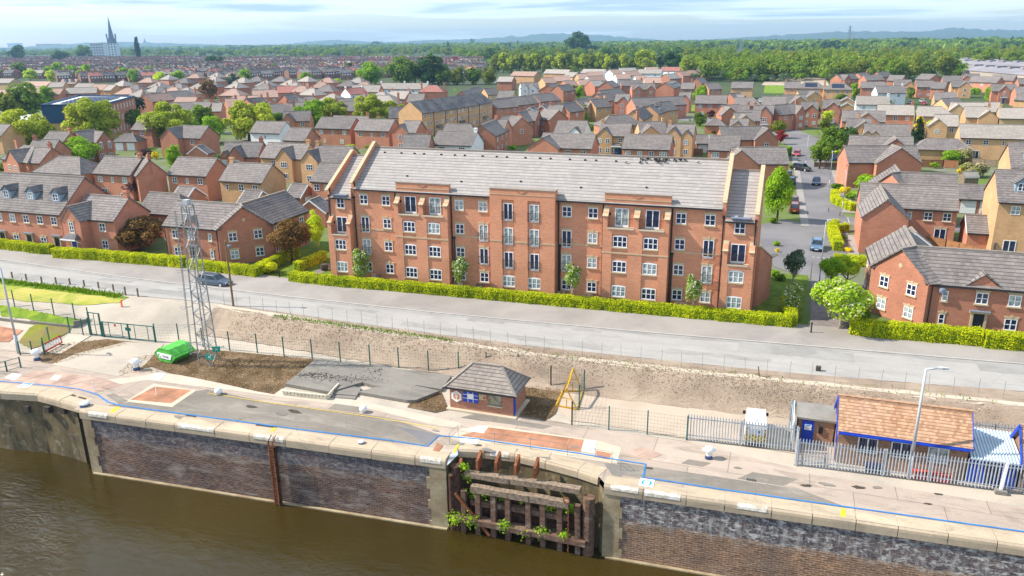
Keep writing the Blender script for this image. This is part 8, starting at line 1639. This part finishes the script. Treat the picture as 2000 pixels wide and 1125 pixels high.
tree('bright yellow-green tree leaning over the kerb right of the flats roof', 1517, 372, 33, 432, 'leaf_bright', 'egg', 1.35, lod=0); tree('dark green round tree on the verge by the picket fence', 1600, 296, 22, 330, 'leaf_mid', 'round', 1.05, lod=1); tree('tall dark green tree hiding the parked cars, left crown', 1626, 274, 22, 306, 'leaf_mid', 'round', 1.1, lod=1); tree('tall dark green tree hiding the parked cars, right crown', 1650, 270, 20, 300, 'leaf_dark', 'round', 1.2, lod=1); tree('pale thin-leaved tree at the top of the street', 1610, 245, 14, 272, 'leaf_olive', 'egg', 1.4); tree('yellow-green tree in front of the white van up the street', 1613, 228, 13, 250, 'leaf_lime', 'round', 0.8)
tree('big purple-leaved tree between the two red houses', 287, 358, 36, 385, 'leaf_purple', 'wide', 0.8, lod=0); tree('green tree with yellow tips above the purple tree', 266, 344, 14, 372, 'leaf_bright', 'egg', 1.5, lod=1); bush('dark purple shrub near the double garage', 283, 308, 16, 'leaf_purple', 0.6); bush('gold ball shrub left of the double garage', 218, 302, 8, 'leaf_gold', 0.9); bush('gold ball shrub in front of the large red house', 306, 310, 9, 'leaf_gold', 1.0)
tree('bright green round tree among the left chimneys', 148, 294, 38, 325, 'leaf_bright', 'wide', 0.75, lod=0); bush('olive shrub in front of the leftmost brown roof', 30, 340, 30, 'leaf_olive', 0.5); bush('light green shrub before the hipped red house', 172, 352, 22, 'leaf_lime', 0.7); tree('green tree climbing beside the red house with the dish', 346, 305, 16, 345, 'leaf_bright', 'egg', 1.6, lod=1)
WIL = [(58, 257, 40, 290, 'at the left edge'), (185, 242, 44, 285, 'in front of the flat-roofed school'), (333, 247, 42, 285, 'behind the large red house'), (487, 240, 42, 275, 'left of the white house'), (404, 251, 30, 280, 'darker and right of the large red house'), (615, 225, 30, 258, 'above the arched-window house'), (650, 216, 26, 245, 'behind the tall red houses'), (725, 212, 32, 246, 'left of the crescent'), (770, 216, 26, 245, 'against the end of the crescent')]
for x, y, rp, by, w in WIL: tree('loose yellow-green willow %s' % w, x, y+2, rp*1.06, by, 'leaf_willow' if x not in (404, 615) else 'leaf_bright', 'loose', 0.92, grp='willows behind the first houses', lod=0)
GR = [(20, 205, 30, 235, 'leaf_olive', 'left of the school'), (58, 200, 32, 232, 'leaf_mid', 'dense, against the blue school box'), (95, 187, 17, 205, 'leaf_bright', 'small behind the school roof'), (258, 228, 18, 255, 'leaf_mid', 'right of the school'), (243, 232, 16, 258, 'leaf_olive', 'lighter, right of the school'), (275, 205, 13, 232, 'leaf_conifer', 'dark, at the school corner'), (400, 232, 26, 262, 'leaf_mid', 'dark between two willows'), (543, 230, 14, 250, 'leaf_mid', 'dark above the white house'), (440, 208, 10, 222, 'leaf_mid', 'small beside the pink roofs'),
 (111, 141, 14, 152, 'leaf_bright', 'round beyond the pale roofs, first'), (100, 150, 10, 158, 'leaf_lime', 'low beyond the pale roofs'), (135, 142, 14, 153, 'leaf_bright', 'round beyond the pale roofs, second'), (60, 152, 12, 158, 'leaf_lime', 'low and wide beyond the pale roofs'), (40, 141, 13, 151, 'leaf_mid', 'darker beyond the pale roofs'), (170, 145, 15, 157, 'leaf_bright', 'tallest of the round ones beyond the pale roofs'), (97, 144, 12, 152, 'leaf_bright', 'left of the twin round ones'), (240, 146, 14, 158, 'leaf_bright', 'left half of the wide pair'), (260, 149, 12, 160, 'leaf_bright', 'right half of the wide pair'), (293, 143, 11, 152, 'leaf_bright', 'behind the first hipped semis'), (309, 154, 13, 163, 'leaf_lime', 'between the first hipped semis'), (347, 151, 15, 165, 'leaf_bright', 'large among the hipped semis'), (478, 150, 14, 164, 'leaf_bright', 'tall round among the hipped semis'), (455, 158, 13, 168, 'leaf_silver', 'greyish beside the tall round one'), (600, 150, 12, 164, 'leaf_bright', 'round near the grey semis'), (375, 172, 10, 186, 'leaf_bronze', 'orange-leaved, left of the pair'), (410, 175, 18, 196, 'leaf_bronze', 'orange-leaved and wide'), (660, 164, 10, 172, 'leaf_lime', 'yellowish near the red-white semi'), (679, 130, 10, 145, 'leaf_dark', 'dark pointed among the far roofs'), (298, 178, 10, 192, 'leaf_purple', 'purple-leaved among the pink roofs')]
for x, y, rp, by, k, w in GR: tree('tree %s' % w, x, y, rp, by, k, 'round', 0.95, lod=2)
RT = [(785, 145, 30, 167, 'leaf_mid', 'big dark green tree left of the mixed clump'), (838, 143, 30, 166, 'leaf_dark', 'big dark green tree, middle of the clump'), (812, 140, 18, 165, 'leaf_olive', 'lighter tree inside the dark clump'), (863, 152, 20, 166, 'leaf_mid', 'medium tree at the right of the dark clump'), (725, 151, 24, 166, 'leaf_bright', 'wide light green tree left of the dark clump'), (893, 152, 18, 166, 'leaf_olive', 'olive tree before the green'), (925, 152, 18, 165, 'leaf_mid', 'dark tree before the green'), (955, 152, 16, 165, 'leaf_olive', 'low olive tree left of the pollarded line'), (1128, 95, 25, 110, 'leaf_dark', 'large dark oak standing above the pollarded line'), (1262, 121, 22, 141, 'leaf_willow', 'wide pale tree at the right end of the pollarded line'), (1290, 117, 15, 140, 'leaf_silver', 'silver-leaved tree between the pale and the dark one'), (1313, 119, 18, 141, 'leaf_dark', 'dark round tree right of the silver-leaved one'), (1236, 128, 14, 141, 'leaf_olive', 'low olive tree just past the pollarded line'), (1338, 126, 13, 143, 'leaf_bright', 'bright low tree left of the wood edge'), (1845, 132, 22, 152, 'leaf_olive', 'wide tree in front of the industrial sheds'), (1872, 137, 15, 150, 'leaf_bright', 'brighter tree at the left end of the long shed'), (1812, 136, 16, 150, 'leaf_wood', 'rounded tree at the right end of the wood')]
for x, y, rp, by, k, w in RT: tree(w, x, y, rp, by, k, 'round', 1.0, lod=1, grp='big trees by the green')
for i in range(17): tree('pollarded yellow-green tree in the long line behind the pink roofs', 968+i*15.5, 124+random.uniform(-2, 2), 15.5, 142, 'leaf_willow' if i % 3 else 'leaf_olive', 'egg', 1.12, lod=2, grp='line of pollarded trees')
tree('dark conifer standing out in front of the wood, left crown', 1482, 136, 9, 158, 'leaf_conifer', 'cone', 2.0, lod=1); tree('dark conifer standing out in front of the wood, right crown', 1496, 136, 9, 158, 'leaf_conifer', 'cone', 2.1, lod=1)
MT = [(1130, 182, 12, 194, 'leaf_bright', 'round', 1.1, 'round green tree between the buff houses, right of a pair'), (1118, 178, 10, 192, 'leaf_mid', 'round', 1.1, 'round green tree between the buff houses, left of a pair'), (1142, 222, 11, 237, 'leaf_bright', 'cone', 1.5, 'pointed green cypress in front of the orange houses'), (1366, 184, 14, 200, 'leaf_bright', 'round', 1.1, 'bright green tree beside the three-window red house'), (1378, 178, 9, 195, 'leaf_mid', 'egg', 1.3, 'darker tree behind the bright green one'), (1368, 233, 13, 246, 'leaf_mid', 'round', 1.0, 'clipped dark round tree in the close garden'), (1388, 222, 8, 232, 'leaf_purple', 'round', 1.0, 'small purple tree by the three-window red house'), (947, 287, 25, 300, 'leaf_bright', 'wide', 0.7, 'bright green tree rising behind the ridge of the flats'), (981, 212, 7, 222, 'leaf_mid', 'round', 1.1, 'dark small tree in front of the red terrace blocks'), (1017, 214, 9, 222, 'leaf_lime', 'wide', 0.7, 'lime tree between two red terrace blocks'), (1063, 240, 13, 258, 'leaf_lime', 'round', 1.1, 'yellowish tree on the close beyond the flats'), (1340, 278, 12, 296, 'leaf_gold', 'round', 0.9, 'pale yellow tree in front of the twin-gabled buff house'), (1519, 250, 15, 270, 'leaf_olive', 'round', 1.0, 'pale olive tree above the red-leaved one'), (1523, 266, 12, 282, 'leaf_red', 'round', 0.9, 'deep red-leaved tree at the street bend'), (1544, 234, 13, 250, 'leaf_blossom', 'round', 1.2, 'pale flowering tree before the bay-window house'), (1584, 224, 16, 244, 'leaf_bronze', 'round', 1.1, 'orange-brown tree before the gabled red house'), (1790, 258, 15, 282, 'leaf_conifer', 'cone', 1.5, 'dark pointed conifer left of the low garage block'), (1793, 244, 11, 270, 'leaf_gold', 'egg', 1.3, 'golden-topped tree above the dark conifer'), (1832, 252, 22, 272, 'leaf_lime', 'round', 0.9, 'bright lime tree behind the low garage block'), (1798, 175, 8, 190, 'leaf_bronze', 'egg', 1.8, 'tall narrow olive cypress by the close'), (1779, 184, 9, 192, 'leaf_mid', 'round', 1.1, 'dark green tree left of the narrow cypress'), (1667, 180, 11, 192, 'leaf_bright', 'round', 1.3, 'green tree right of the solar roofs'), (1642, 190, 12, 198, 'leaf_mid', 'wide', 0.7, 'dark low tree below the solar roofs'), (1935, 185, 14, 200, 'leaf_bright', 'egg', 1.2, 'green and gold tree in the far right gardens'), (1905, 178, 10, 184, 'leaf_bright', 'wide', 0.7, 'light green low tree in the far right gardens')]
for x, y, rp, by, k, sh, vz, lab in MT: tree(lab, x, y, rp, by, k, sh, vz, lod=1 if rp > 12 else 2)
SHB = [(1880, 318, 22, 'leaf_pink', 0.8, 'large pink-tipped flowering shrub below the buff garage block'), (1905, 345, 24, 'leaf_pink', 0.75, 'second pink-tipped shrub, nearer the tall buff terrace'), (1855, 320, 20, 'leaf_bright', 0.8, 'light green shrub left of the pink-tipped one'), (1885, 343, 16, 'leaf_gold', 0.7, 'gold shrub between the two pink-tipped shrubs'), (1825, 328, 9, 'leaf_bright', 0.8, 'small green shrub under the orange fence'), (1635, 372, 14, 'leaf_hedge_green', 0.7, 'dark clipped mound shrub on the street bend'), (1649, 382, 13, 'leaf_gold', 0.9, 'gold shrub behind the rounded yellow hedge'), (1660, 390, 11, 'leaf_bright', 0.8, 'green shrub behind the rounded yellow hedge'), (1690, 372, 26, 'leaf_bright', 0.8, 'tall green shrub against the second corner house gable'), (1524, 548, 12, 'leaf_hedge_green', 0.8, 'dark green shrub at the right gable of the flats'), (1512, 540, 11, 'leaf_bright', 0.8, 'lighter shrub at the right gable of the flats'), (1516, 480, 8, 'leaf_bright', 0.8, 'green shrub in the kerb bed beyond the flats'), (1518, 492, 6, 'leaf_gold', 0.8, 'small gold shrub in the kerb bed beyond the flats'), (1510, 436, 10, 'leaf_hedge_green', 0.8, 'dark clipped shrub on the left verge'), (1679, 640, 22, 'leaf_hedge_green', 1.1, 'tall rounded green shrub left of the right corner house'), (1657, 492, 9, 'leaf_gold', 0.7, 'gold flowering shrub at the second corner house'), (1645, 470, 10, 'leaf_mid', 0.7, 'green shrub in the second corner house garden'), (523, 535, 22, 'leaf_hedge', 0.9, 'bulging yellow-green shrub at the hedge corner by the footpath'), (475, 392, 22, 'leaf_bright', 0.4, 'low green shrub beside the buff garage'), (393, 395, 11, 'leaf_hedge_green', 0.8, 'dark shrub beside the white-edged garage'), (594, 350, 10, 'leaf_bronze', 1.2, 'reddish climbing shrub between the two buff houses'), (685, 292, 12, 'leaf_lime', 0.6, 'light shrub behind the left gable of the flats'), (1545, 330, 7, 'leaf_mid', 0.7, 'small shrub near the red car'), (1574, 330, 8, 'leaf_lime', 0.5, 'low yellow shrub on the picket verge'), (1630, 302, 14, 'leaf_lime', 0.4, 'low yellow-green shrub above the blue car'), (1155, 255, 9, 'leaf_mid', 0.8, 'clipped green ball right of the white gable'), (1000, 295, 12, 'leaf_bright', 0.7, 'green shrub at the ridge of the flats by the white car'), (1025, 275, 14, 'leaf_mid', 0.7, 'green shrub left of the white car'), (485, 295, 10, 'leaf_gold', 0.5, 'gold bush beside the white house'), (505, 262, 16, 'leaf_gold', 0.5, 'bright gold forsythia left of the white house'), (430, 310, 9, 'leaf_mid', 0.7, 'palm-like shrub right of the large red house'), (1947, 620, 12, 'leaf_lime', 1.3, 'thin climbing shrub beside the dark front door'), (1415, 260, 8, 'leaf_mid', 0.6, 'clipped shrub in the garden behind the flats'), (1395, 262, 7, 'leaf_bronze', 0.7, 'brownish shrub in the garden behind the flats'), (900, 290, 1, 'leaf_mid', 0.6, '')]
for x, by, rp, k, vz, lab in SHB:
    if lab: bush(lab, x, by, rp, k, vz)
# ================================================================ FAR WOODS, FAR TERRACES, HORIZON
def wood(name, label, pos, rad, hgt, mats, n, s, seed, mono=True):
    """many crowns as one mass; pos (k,2), rad, hgt arrays"""
    rng = np.random.default_rng(seed); k = len(pos); per = n; ci = np.repeat(np.arange(k), per); nl = 6
    lob = rng.normal(0, 1, (k, nl, 3)); lob /= np.linalg.norm(lob, axis=2)[..., None]; lob *= rng.uniform(0.25, 0.72, (k, nl, 1)); li = rng.integers(0, nl, k*per); d = rng.normal(0, 1, (k*per, 3)); d /= np.linalg.norm(d, axis=1)[:, None]; d[:, 2] = np.abs(d[:, 2])*np.where(rng.random(k*per) < 0.85, 1, -0.6)
    p = lob[ci, li]+d*0.46*rng.uniform(0.8, 1.05, (k*per, 1)); R3 = np.stack([rad, rad, hgt*0.5], 1)[ci]; c = np.concatenate([pos, (hgt*0.52)[:, None]], 1)[ci]+p*R3
    q = leaf_quads(c, d+np.array([0, 0, 0.3]), s*rad[ci], rng, 0.45); me = arr_mesh(name, q, 4, mats); mi = np.repeat(rng.integers(0, len(mats), k), per); me.polygons.foreach_set('material_index', mi.astype(np.int32)); o = link(name, me); return tag(o, label, 'woodland', None, 'stuff')
def scatter(y0, y1, x0f, x1f, n, seed, zc=0.0, power=1.0):
    """ground points by photo row y0..y1 (far..near) and columns x0f(y)..x1f(y)"""
    rng = np.random.default_rng(seed); out = []
    for _ in range(n): y = y0+(y1-y0)*rng.random()**power; x = rng.uniform(x0f(y), x1f(y)); out.append(at(x, y, zc)[:2])
    return np.array(out)
rng = np.random.default_rng(5)
P = scatter(106, 160, lambda y: 1340+max(0, 118-y)*6, lambda y: 2080 if y < 134 else 1790, 800, 31); P = P[(P[:, 1] < 1300)]
D = np.hypot(*(P-CAM[:2]).T); wood('woodland', 'broad green wood covering the ground behind the right estate', P, rng.uniform(4.5, 8, len(P)), rng.uniform(9, 17, len(P)), ['leaf_wood', 'leaf_olive', 'leaf_mid', 'leaf_wood'], 420, 0.20, 6)
P = scatter(126, 163, lambda y: 1340, lambda y: 1800 if y < 145 else 1680, 150, 33); wood('woodland', 'lighter fringe of shrubs and trees at the front of the right-hand wood', P, rng.uniform(2.5, 5, len(P)), rng.uniform(5, 9, len(P)), ['leaf_olive', 'leaf_bright', 'leaf_wood', 'leaf_silver'], 420, 0.17, 7)
P = scatter(97, 122, lambda y: 620 if y < 112 else 900, lambda y: 1420, 620, 35); wood('woodland', 'blue-green wood across the middle distance behind the pollarded line', P, rng.uniform(7, 13, len(P)), rng.uniform(10, 19, len(P)), ['leaf_wood', 'leaf_mid', 'leaf_dark', 'leaf_olive'], 230, 0.21, 8)
P = scatter(98, 112, lambda y: -60, lambda y: 700, 520, 36); wood('woodland', 'band of distant trees beyond the far terraces on the left', P, rng.uniform(8, 14, len(P)), rng.uniform(10, 18, len(P)), ['leaf_wood', 'leaf_mid', 'leaf_dark'], 200, 0.22, 9)
P = scatter(83.5, 100, lambda y: -100, lambda y: 2100, 2600, 37, 0.0, 0.9); P = P[P[:, 1] < 6500]; wood('woodland', 'far blue-green tree cover reaching to the horizon', P, rng.uniform(14, 30, len(P)), rng.uniform(12, 20, len(P)), ['leaf_mid', 'leaf_dark', 'leaf_wood', 'leaf_mid'], 60, 0.36, 10)
P = scatter(112, 150, lambda y: -40, lambda y: 960, 620, 38); P = P[np.hypot(*(P-CAM[:2]).T) > 420]; wood('garden_trees', 'small garden trees scattered among the far terraces', P, rng.uniform(2.5, 5.5, len(P)), rng.uniform(4, 9, len(P)), ['leaf_mid', 'leaf_bright', 'leaf_olive', 'leaf_wood'], 160, 0.24, 11)
P = scatter(175, 300, lambda y: 0, lambda y: 2000, 420, 39); keep = []
for p in P:
    ok = all(abs((p[0]-h[1])*math.cos(h[5])+(p[1]-h[2])*math.sin(h[5])) > h[3]/2+1.5 or abs(-(p[0]-h[1])*math.sin(h[5])+(p[1]-h[2])*math.cos(h[5])) > h[4]/2+1.8 for h in HOUSES)
    sx = np.interp(p[1], [0, 60, 101, 128, 160, 190, 215], [32.5, 33, 32.5, 32.5, 30, 20, 0])
    if ok and abs(p[0]-sx) > 5.5 and p[1] > 30: keep.append(p)
P = np.array(keep); wood('garden_shrubs', 'low garden shrubs filling the back gardens of the estate', P, rng.uniform(0.7, 1.6, len(P)), rng.uniform(1.2, 3.0, len(P)), ['leaf_mid', 'leaf_bright', 'leaf_olive', 'leaf_hedge_green'], 130, 0.22, 12)
# far terraces: individual houses sharing one mesh, the rest as one mass
def far_house_mesh(tile):
    w = MB(); body(w, -4.5, 4.5, -4, 4, 5, 7.6); hb = MB(); gable_roof(hb, 9, 8, 5, 7.6, 0.3); b = MB()
    b.v = w.v+hb.v; o = len(w.v); b.f = w.f+[tuple(i+o for i in f) for f in hb.f]; b.m = w.m+[m+1 for m in hb.m]
    for x in (-2.2, 2.2): b.box(x-0.4, -0.3, 7, x+0.4, 0.3, 8.9, 0)
    for x in (-2.8, -0.9, 1.1, 2.9): b.box(x-0.5, -4.06, 3.2, x+0.5, -3.9, 4.4, 4)
    return b.data('far_house', ['brick_far', tile, tile, 'gutter', 'upvc'])
FM = [far_house_mesh(t) for t in ('tile_slate', 'tile_brown', 'tile_red', 'tile_pale', 'tile_slate')]
rng = np.random.default_rng(17); cand = []
cx0, cy0 = at(480, 128, 0)[:2]
for row in range(-26, 30):
    for col in range(-52, 40):
        a = R(38); u, v = col*9.6+rng.uniform(-2, 2), row*24+rng.uniform(-5, 5)+6*math.sin(col*0.35+row)
        if rng.random() < 0.22: continue
        x, y = cx0+u*math.cos(a)-v*math.sin(a), cy0+u*math.sin(a)+v*math.cos(a); a = R((38, -52, 20, 60)[int(x//110+7*(y//90)) % 4])+rng.uniform(-.12, .12); px_, py_, zz = to_px((x, y, 7))
        if zz > 0 and -40 < px_ < (940 if py_ < 139 else 700) and 110 < py_ < 144 and not (px_ < 110 and py_ > 139) and (x-CAM[0])**2+(y-CAM[1])**2 > 640**2: cand.append((py_, x, y, a))
cand.sort(reverse=True); NF = 110
for i, (py_, x, y, a) in enumerate(cand[:NF]):
    o = link('far_terraced_house', FM[(i*7) % 5], None, (x, y, 0), a); tag(o, 'small slate-roofed terraced house in the dense far streets on the left', 'terraced house', 'far terraced houses')
rest = cand[NF:]
if rest:
    vs, fs, ms = [], [], []; src = FM[0]; n0 = len(src.vertices); co = np.empty(n0*3); src.vertices.foreach_get('co', co); co = co.reshape(-1, 3); sf = [tuple(p.vertices) for p in src.polygons]; sm = [p.material_index for p in src.polygons]
    for i, (py_, x, y, a) in enumerate(rest[:1500]): ca, sa = math.cos(a), math.sin(a); q = np.stack([co[:, 0]*ca-co[:, 1]*sa+x, co[:, 0]*sa+co[:, 1]*ca+y, co[:, 2]], 1); vs.append(q); fs += [tuple(k+i*n0 for k in f) for f in sf]; k5 = 5*(i*7 % 5); ms += [m_+k5 for m_ in sm]
    me = bpy.data.meshes.new('far_terraces'); me.from_pydata(np.concatenate(vs).tolist(), [], fs); [me.materials.append(m) for f_ in FM for m in f_.materials]; me.polygons.foreach_set('material_index', ms); autouv(me); tag(link('far_terraces', me), 'mass of far slate-roofed terraces below the church spire', 'houses', None, 'stuff')
# scattered white and pink far buildings in the wood
def slabblock(name, label, x, y, w, h, d, mat, cat='building', win=None):
    p = at(x, y, 0); s = np.linalg.norm(p-CAM)/FPX; r = thing(name, label, cat, (p[0], p[1], 0), R(20)); W_, H_ = w*s, h*s; b = MB(); b.box(-W_/2, 0, 0, W_/2, d, H_); b.build('wall', [mat], r); b = MB(); b.box(-W_/2-0.3, -0.3, H_, W_/2+0.3, d+0.3, H_+0.5); b.build('roof', ['shed_roof'], r)
    if win:
        for i in range(win[0]):
            for j in range(win[1]): b = MB(); x_ = -W_/2+W_*(i+0.5)/win[0]; z_ = H_*(j+0.35)/win[1]; b.box(x_-W_/win[0]*0.22, -0.15, z_, x_+W_/win[0]*0.22, 0.1, z_+H_/win[1]*0.42); b.build('window', ['glass_car'], r)
    return r
slabblock('tower_block', 'white tower block left half, below the church spire', 193, 117, 22, 26, 14, 'far_white', 'tower block', (5, 6)); slabblock('tower_block', 'white tower block right half, set back below the spire', 219, 114, 20, 24, 14, 'far_white', 'tower block', (4, 6))
for x, y, w, h, m, lab in ((30, 92, 24, 6, 'far_white', 'long pale warehouse at the left horizon'), (95, 92, 40, 5, 'brick_buff', 'long brownish mill building on the left horizon'), (165, 92, 50, 5, 'shed_wall', 'low pinkish factory range left of the spire'), (8, 88, 22, 5, 'far_white', 'white shed at the far left horizon'), (484, 106, 16, 5, 'far_white', 'white gabled house alone in the far trees'), (652, 118, 10, 8, 'far_white', 'white house above the far terraces'), (700, 119, 20, 7, 'render_white', 'long pink-roofed building above the far terraces'), (1040, 96, 16, 3, 'brick_buff', 'buff roofs glimpsed in the distant trees'), (1310, 99, 18, 4, 'far_white', 'white houses glimpsed in the distant trees'), (1390, 93, 30, 4, 'brick_red', 'reddish rooftops glimpsed near the far pylon'), (890, 128, 8, 16, 'red_plastic', 'narrow bright red building in the far terraces')): slabblock('far_building', lab, x, y, w, h, 12, m)
# church with the spire
p = at(222, 104, 0); s = np.linalg.norm(p-CAM)/FPX; r = thing('church', 'dark church tower with a tall pointed spire on the left skyline', 'church', (p[0], p[1], 0)); b = MB(); b.box(-5*s, -5*s, 0, 5*s, 5*s, 24*s); [b.beam((i*4.6*s, j*4.6*s, 24*s), (i*4.6*s, j*4.6*s, 31*s), 1.6*s) for i in (-1, 1) for j in (-1, 1)]; b.build('tower', ['spire_stone'], r); b = MB(); b.tube((0, 0, 24*s), (0, 0, 58*s), 4.3*s, 8, 0, 0.15*s); b.build('spire', ['spire_stone'], r)
p = at(284, 90, 0); s = np.linalg.norm(p-CAM)/FPX; r = thing('church', 'small distant church tower right of the tall spire', 'church', (p[0], p[1], 0)); b = MB(); b.box(-2*s, -2*s, 0, 2*s, 2*s, 7*s); b.build('tower', ['spire_stone'], r); b = MB(); b.tube((0, 0, 7*s), (0, 0, 13*s), 1.8*s, 8, 0, 0.2*s); b.build('spire', ['spire_stone'], r)
for x, y, rp, by, k, sh, vz, lab in ((272, 101, 7, 120, 'leaf_conifer', 'column', 2.9, 'tall dark poplar standing alone right of the spire'), (875, 92, 4, 100, 'leaf_conifer', 'column', 2.2, 'dark conifer on the middle horizon'), (922, 82, 6, 90, 'leaf_dark', 'round', 1.0, 'round dark tree breaking the middle horizon'), (735, 84, 9, 92, 'leaf_dark', 'wide', 0.5, 'flat-topped dark clump on the horizon'), (1011, 86, 3, 95, 'leaf_conifer', 'cone', 2.0, 'small dark conifer near the middle pylon'), (35, 109, 15, 122, 'leaf_dark', 'round', 0.95, 'dark round tree at the left before the far trees'), (120, 110, 14, 124, 'leaf_dark', 'wide', 0.8, 'dark wide tree left of the tower block'), (310, 124, 8, 133, 'leaf_dark', 'round', 1.0, 'dark tree among the far terraces'), (420, 119, 16, 132, 'leaf_dark', 'wide', 0.8, 'large dark tree at the edge of the far terraces'), (165, 104, 14, 118, 'leaf_mid', 'round', 0.9, 'mid green tree beside the tower block')): tree(lab, x, y, rp, by, k, sh, vz, lod=2, grp='standout trees in the distance')
# pylons
def pylon(label, x, yb, yt):
    p = at(x, yb, 0); s = np.linalg.norm(p-CAM)/FPX; h = (yb-yt)*s; w = h*0.17; r = thing('pylon', label, 'pylon', (p[0], p[1], 0), 0.4, 'electricity pylons'); b = MB(); q = max(0.35, s*0.45)
    for i in (-1, 1):
        for j in (-1, 1): b.beam((i*w/2, j*w/2, 0), (i*w*0.1, j*w*0.1, h), q)
    for k in range(6):
        t, u = k/6, (k+1)/6; f = lambda t_: w/2*(1-0.8*t_)
        for j in (-1, 1): b.beam((-f(t), j*f(t), h*t), (f(u), j*f(u), h*u), q*0.7); b.beam((f(t), j*f(t), h*t), (-f(u), j*f(u), h*u), q*0.7)
    for t in (0.62, 0.78, 0.93): b.beam((-w*0.75, 0, h*t), (w*0.75, 0, h*t), q)
    b.build('frame', ['pylon_steel'], r)
for x, yb, yt, lab in ((569, 110, 88, 'pylon left of the middle, first from the left'), (597, 110, 90, 'pylon left of the middle, second from the left'), (668, 112, 88, 'bluish pylon above the far terraces'), (691, 110, 89, 'paler pylon just right of the bluish one'), (898, 108, 89, 'pylon above the dark clump of trees'), (1072, 106, 88, 'pylon left of the large dark oak'), (1446, 104, 80, 'broad pylon behind the left end of the wood'), (1656, 92, 57, 'tallest pylon breaking the skyline on the right')): pylon(lab, x, yb, yt)
# industrial sheds far right
for i, (x0, y0, x1, y1, lab) in enumerate(((1860, 134, 2060, 150, 'long industrial shed with a wide grey roof at the far right'), (1850, 124, 2060, 130, 'middle industrial shed behind the long one'), (1795, 119, 1990, 121, 'farthest industrial shed against the wood'))):
    a, c = at(x0, y0, 5)[:2], at(x1, y1, 5)[:2]; d = c-a; L = np.linalg.norm(d); r = thing('industrial_shed', lab, 'industrial shed', (*((a+c)/2), 0), math.atan2(d[1], d[0]), 'industrial sheds'); b = MB(); body(b, -L/2, L/2, 0, 26, 4.6, 7.0); b.build('wall', ['shed_wall'], r); rb = MB()
    rb.slab([(-L/2-.3, -.4, 4.7), (L/2+.3, -.4, 4.7), (L/2+.3, 13, 7.1), (-L/2-.3, 13, 7.1)], 0.2); rb.slab([(L/2+.3, 26.4, 4.7), (-L/2-.3, 26.4, 4.7), (-L/2-.3, 13, 7.1), (L/2+.3, 13, 7.1)], 0.2)
    for k in range(8): rb.box(-L/2+L*(k+.5)/8-2, 10, 6.6, -L/2+L*(k+.5)/8+2, 16, 8.0)
    rb.build('roof', ['shed_roof'], r)
r = thing('van', 'pale box van parked on the green behind the crescent', 'van', (*at(965, 163, 0)[:2], 0), 0.1); b = MB(); b.box(-3.2, -1.1, 0.5, 1.9, 1.1, 3.0); b.build('box', ['far_white'], r); b = MB(); b.loft([[(1.9, -1, 0.5), (1.9, 1, 0.5), (1.9, 1, 2.3), (1.9, -1, 2.3)], [(3.4, -0.95, 0.5), (3.4, 0.95, 0.5), (3.0, 0.95, 1.7), (3.0, -0.95, 1.7)]]); b.build('cab', ['car_white'], r); b = MB(); [b.tube((x, -1.1, 0.4), (x, 1.1, 0.4), 0.4, 10) for x in (-2.2, 2.2)]; b.build('wheels', ['tyre'], r)
# hills on the horizon
def hills(x0, x1, y0f, peak, seed, dist):
    rng = np.random.default_rng(seed); n = 60; V = []; F = []
    for i in range(n+1):
        t = i/n; az = -YAW+math.atan((x0+(x1-x0)*t-1000)/FPX); dx, dy = math.sin(az), math.cos(az); h = peak*(math.sin(math.pi*t)**0.7)*(0.78+0.22*math.sin(t*9+seed)+0.06*rng.normal())
        for k, (dd, hh) in enumerate(((dist-900, -2), (dist-350, h*0.6), (dist, h), (dist+900, -2))): V.append((CAM[0]+dx*dd, CAM[1]+dy*dd, hh))
    for i in range(n):
        for k in range(3): q = i*4+k; F.append((q, q+4, q+5, q+1))
    me = bpy.data.meshes.new('hills'); me.from_pydata(V, [], F); me.materials.append(MATS['hill_blue']); me.polygons.foreach_set('use_smooth', [True]*len(F)); autouv(me); struct(link('hills', me))
hills(780, 1300, 0, 85, 2, 7600); hills(-50, 560, 0, 50, 3, 7700); hills(560, 860, 0, 52, 5, 7800); hills(1300, 2080, 0, 62, 4, 7000); hills(1700, 2150, 0, 95, 6, 7700)
# ================================================================ HAZE
hz = MB(); hz.box(-5900, -270, -15.0, 3600, 9300, 150); h = hz.build('haze', ['car_white']); h['kind'] = 'stuff'; h['label'] = 'thin blue haze lying over the whole place'; h['category'] = 'haze'
m = bpy.data.materials.new('haze'); m.use_nodes = True; t = m.node_tree; t.nodes.clear(); v = t.nodes.new('ShaderNodeVolumePrincipled'); o = t.nodes.new('ShaderNodeOutputMaterial'); v.inputs['Color'].default_value = (0.36, 0.62, 0.92, 1); v.inputs['Density'].default_value = 0.00011; v.inputs['Anisotropy'].default_value = 0.2
t.links.new(v.outputs[0], o.inputs['Volume']); h.data.materials[0] = m; m.cycles.homogeneous_volume = True if hasattr(m, 'cycles') else True
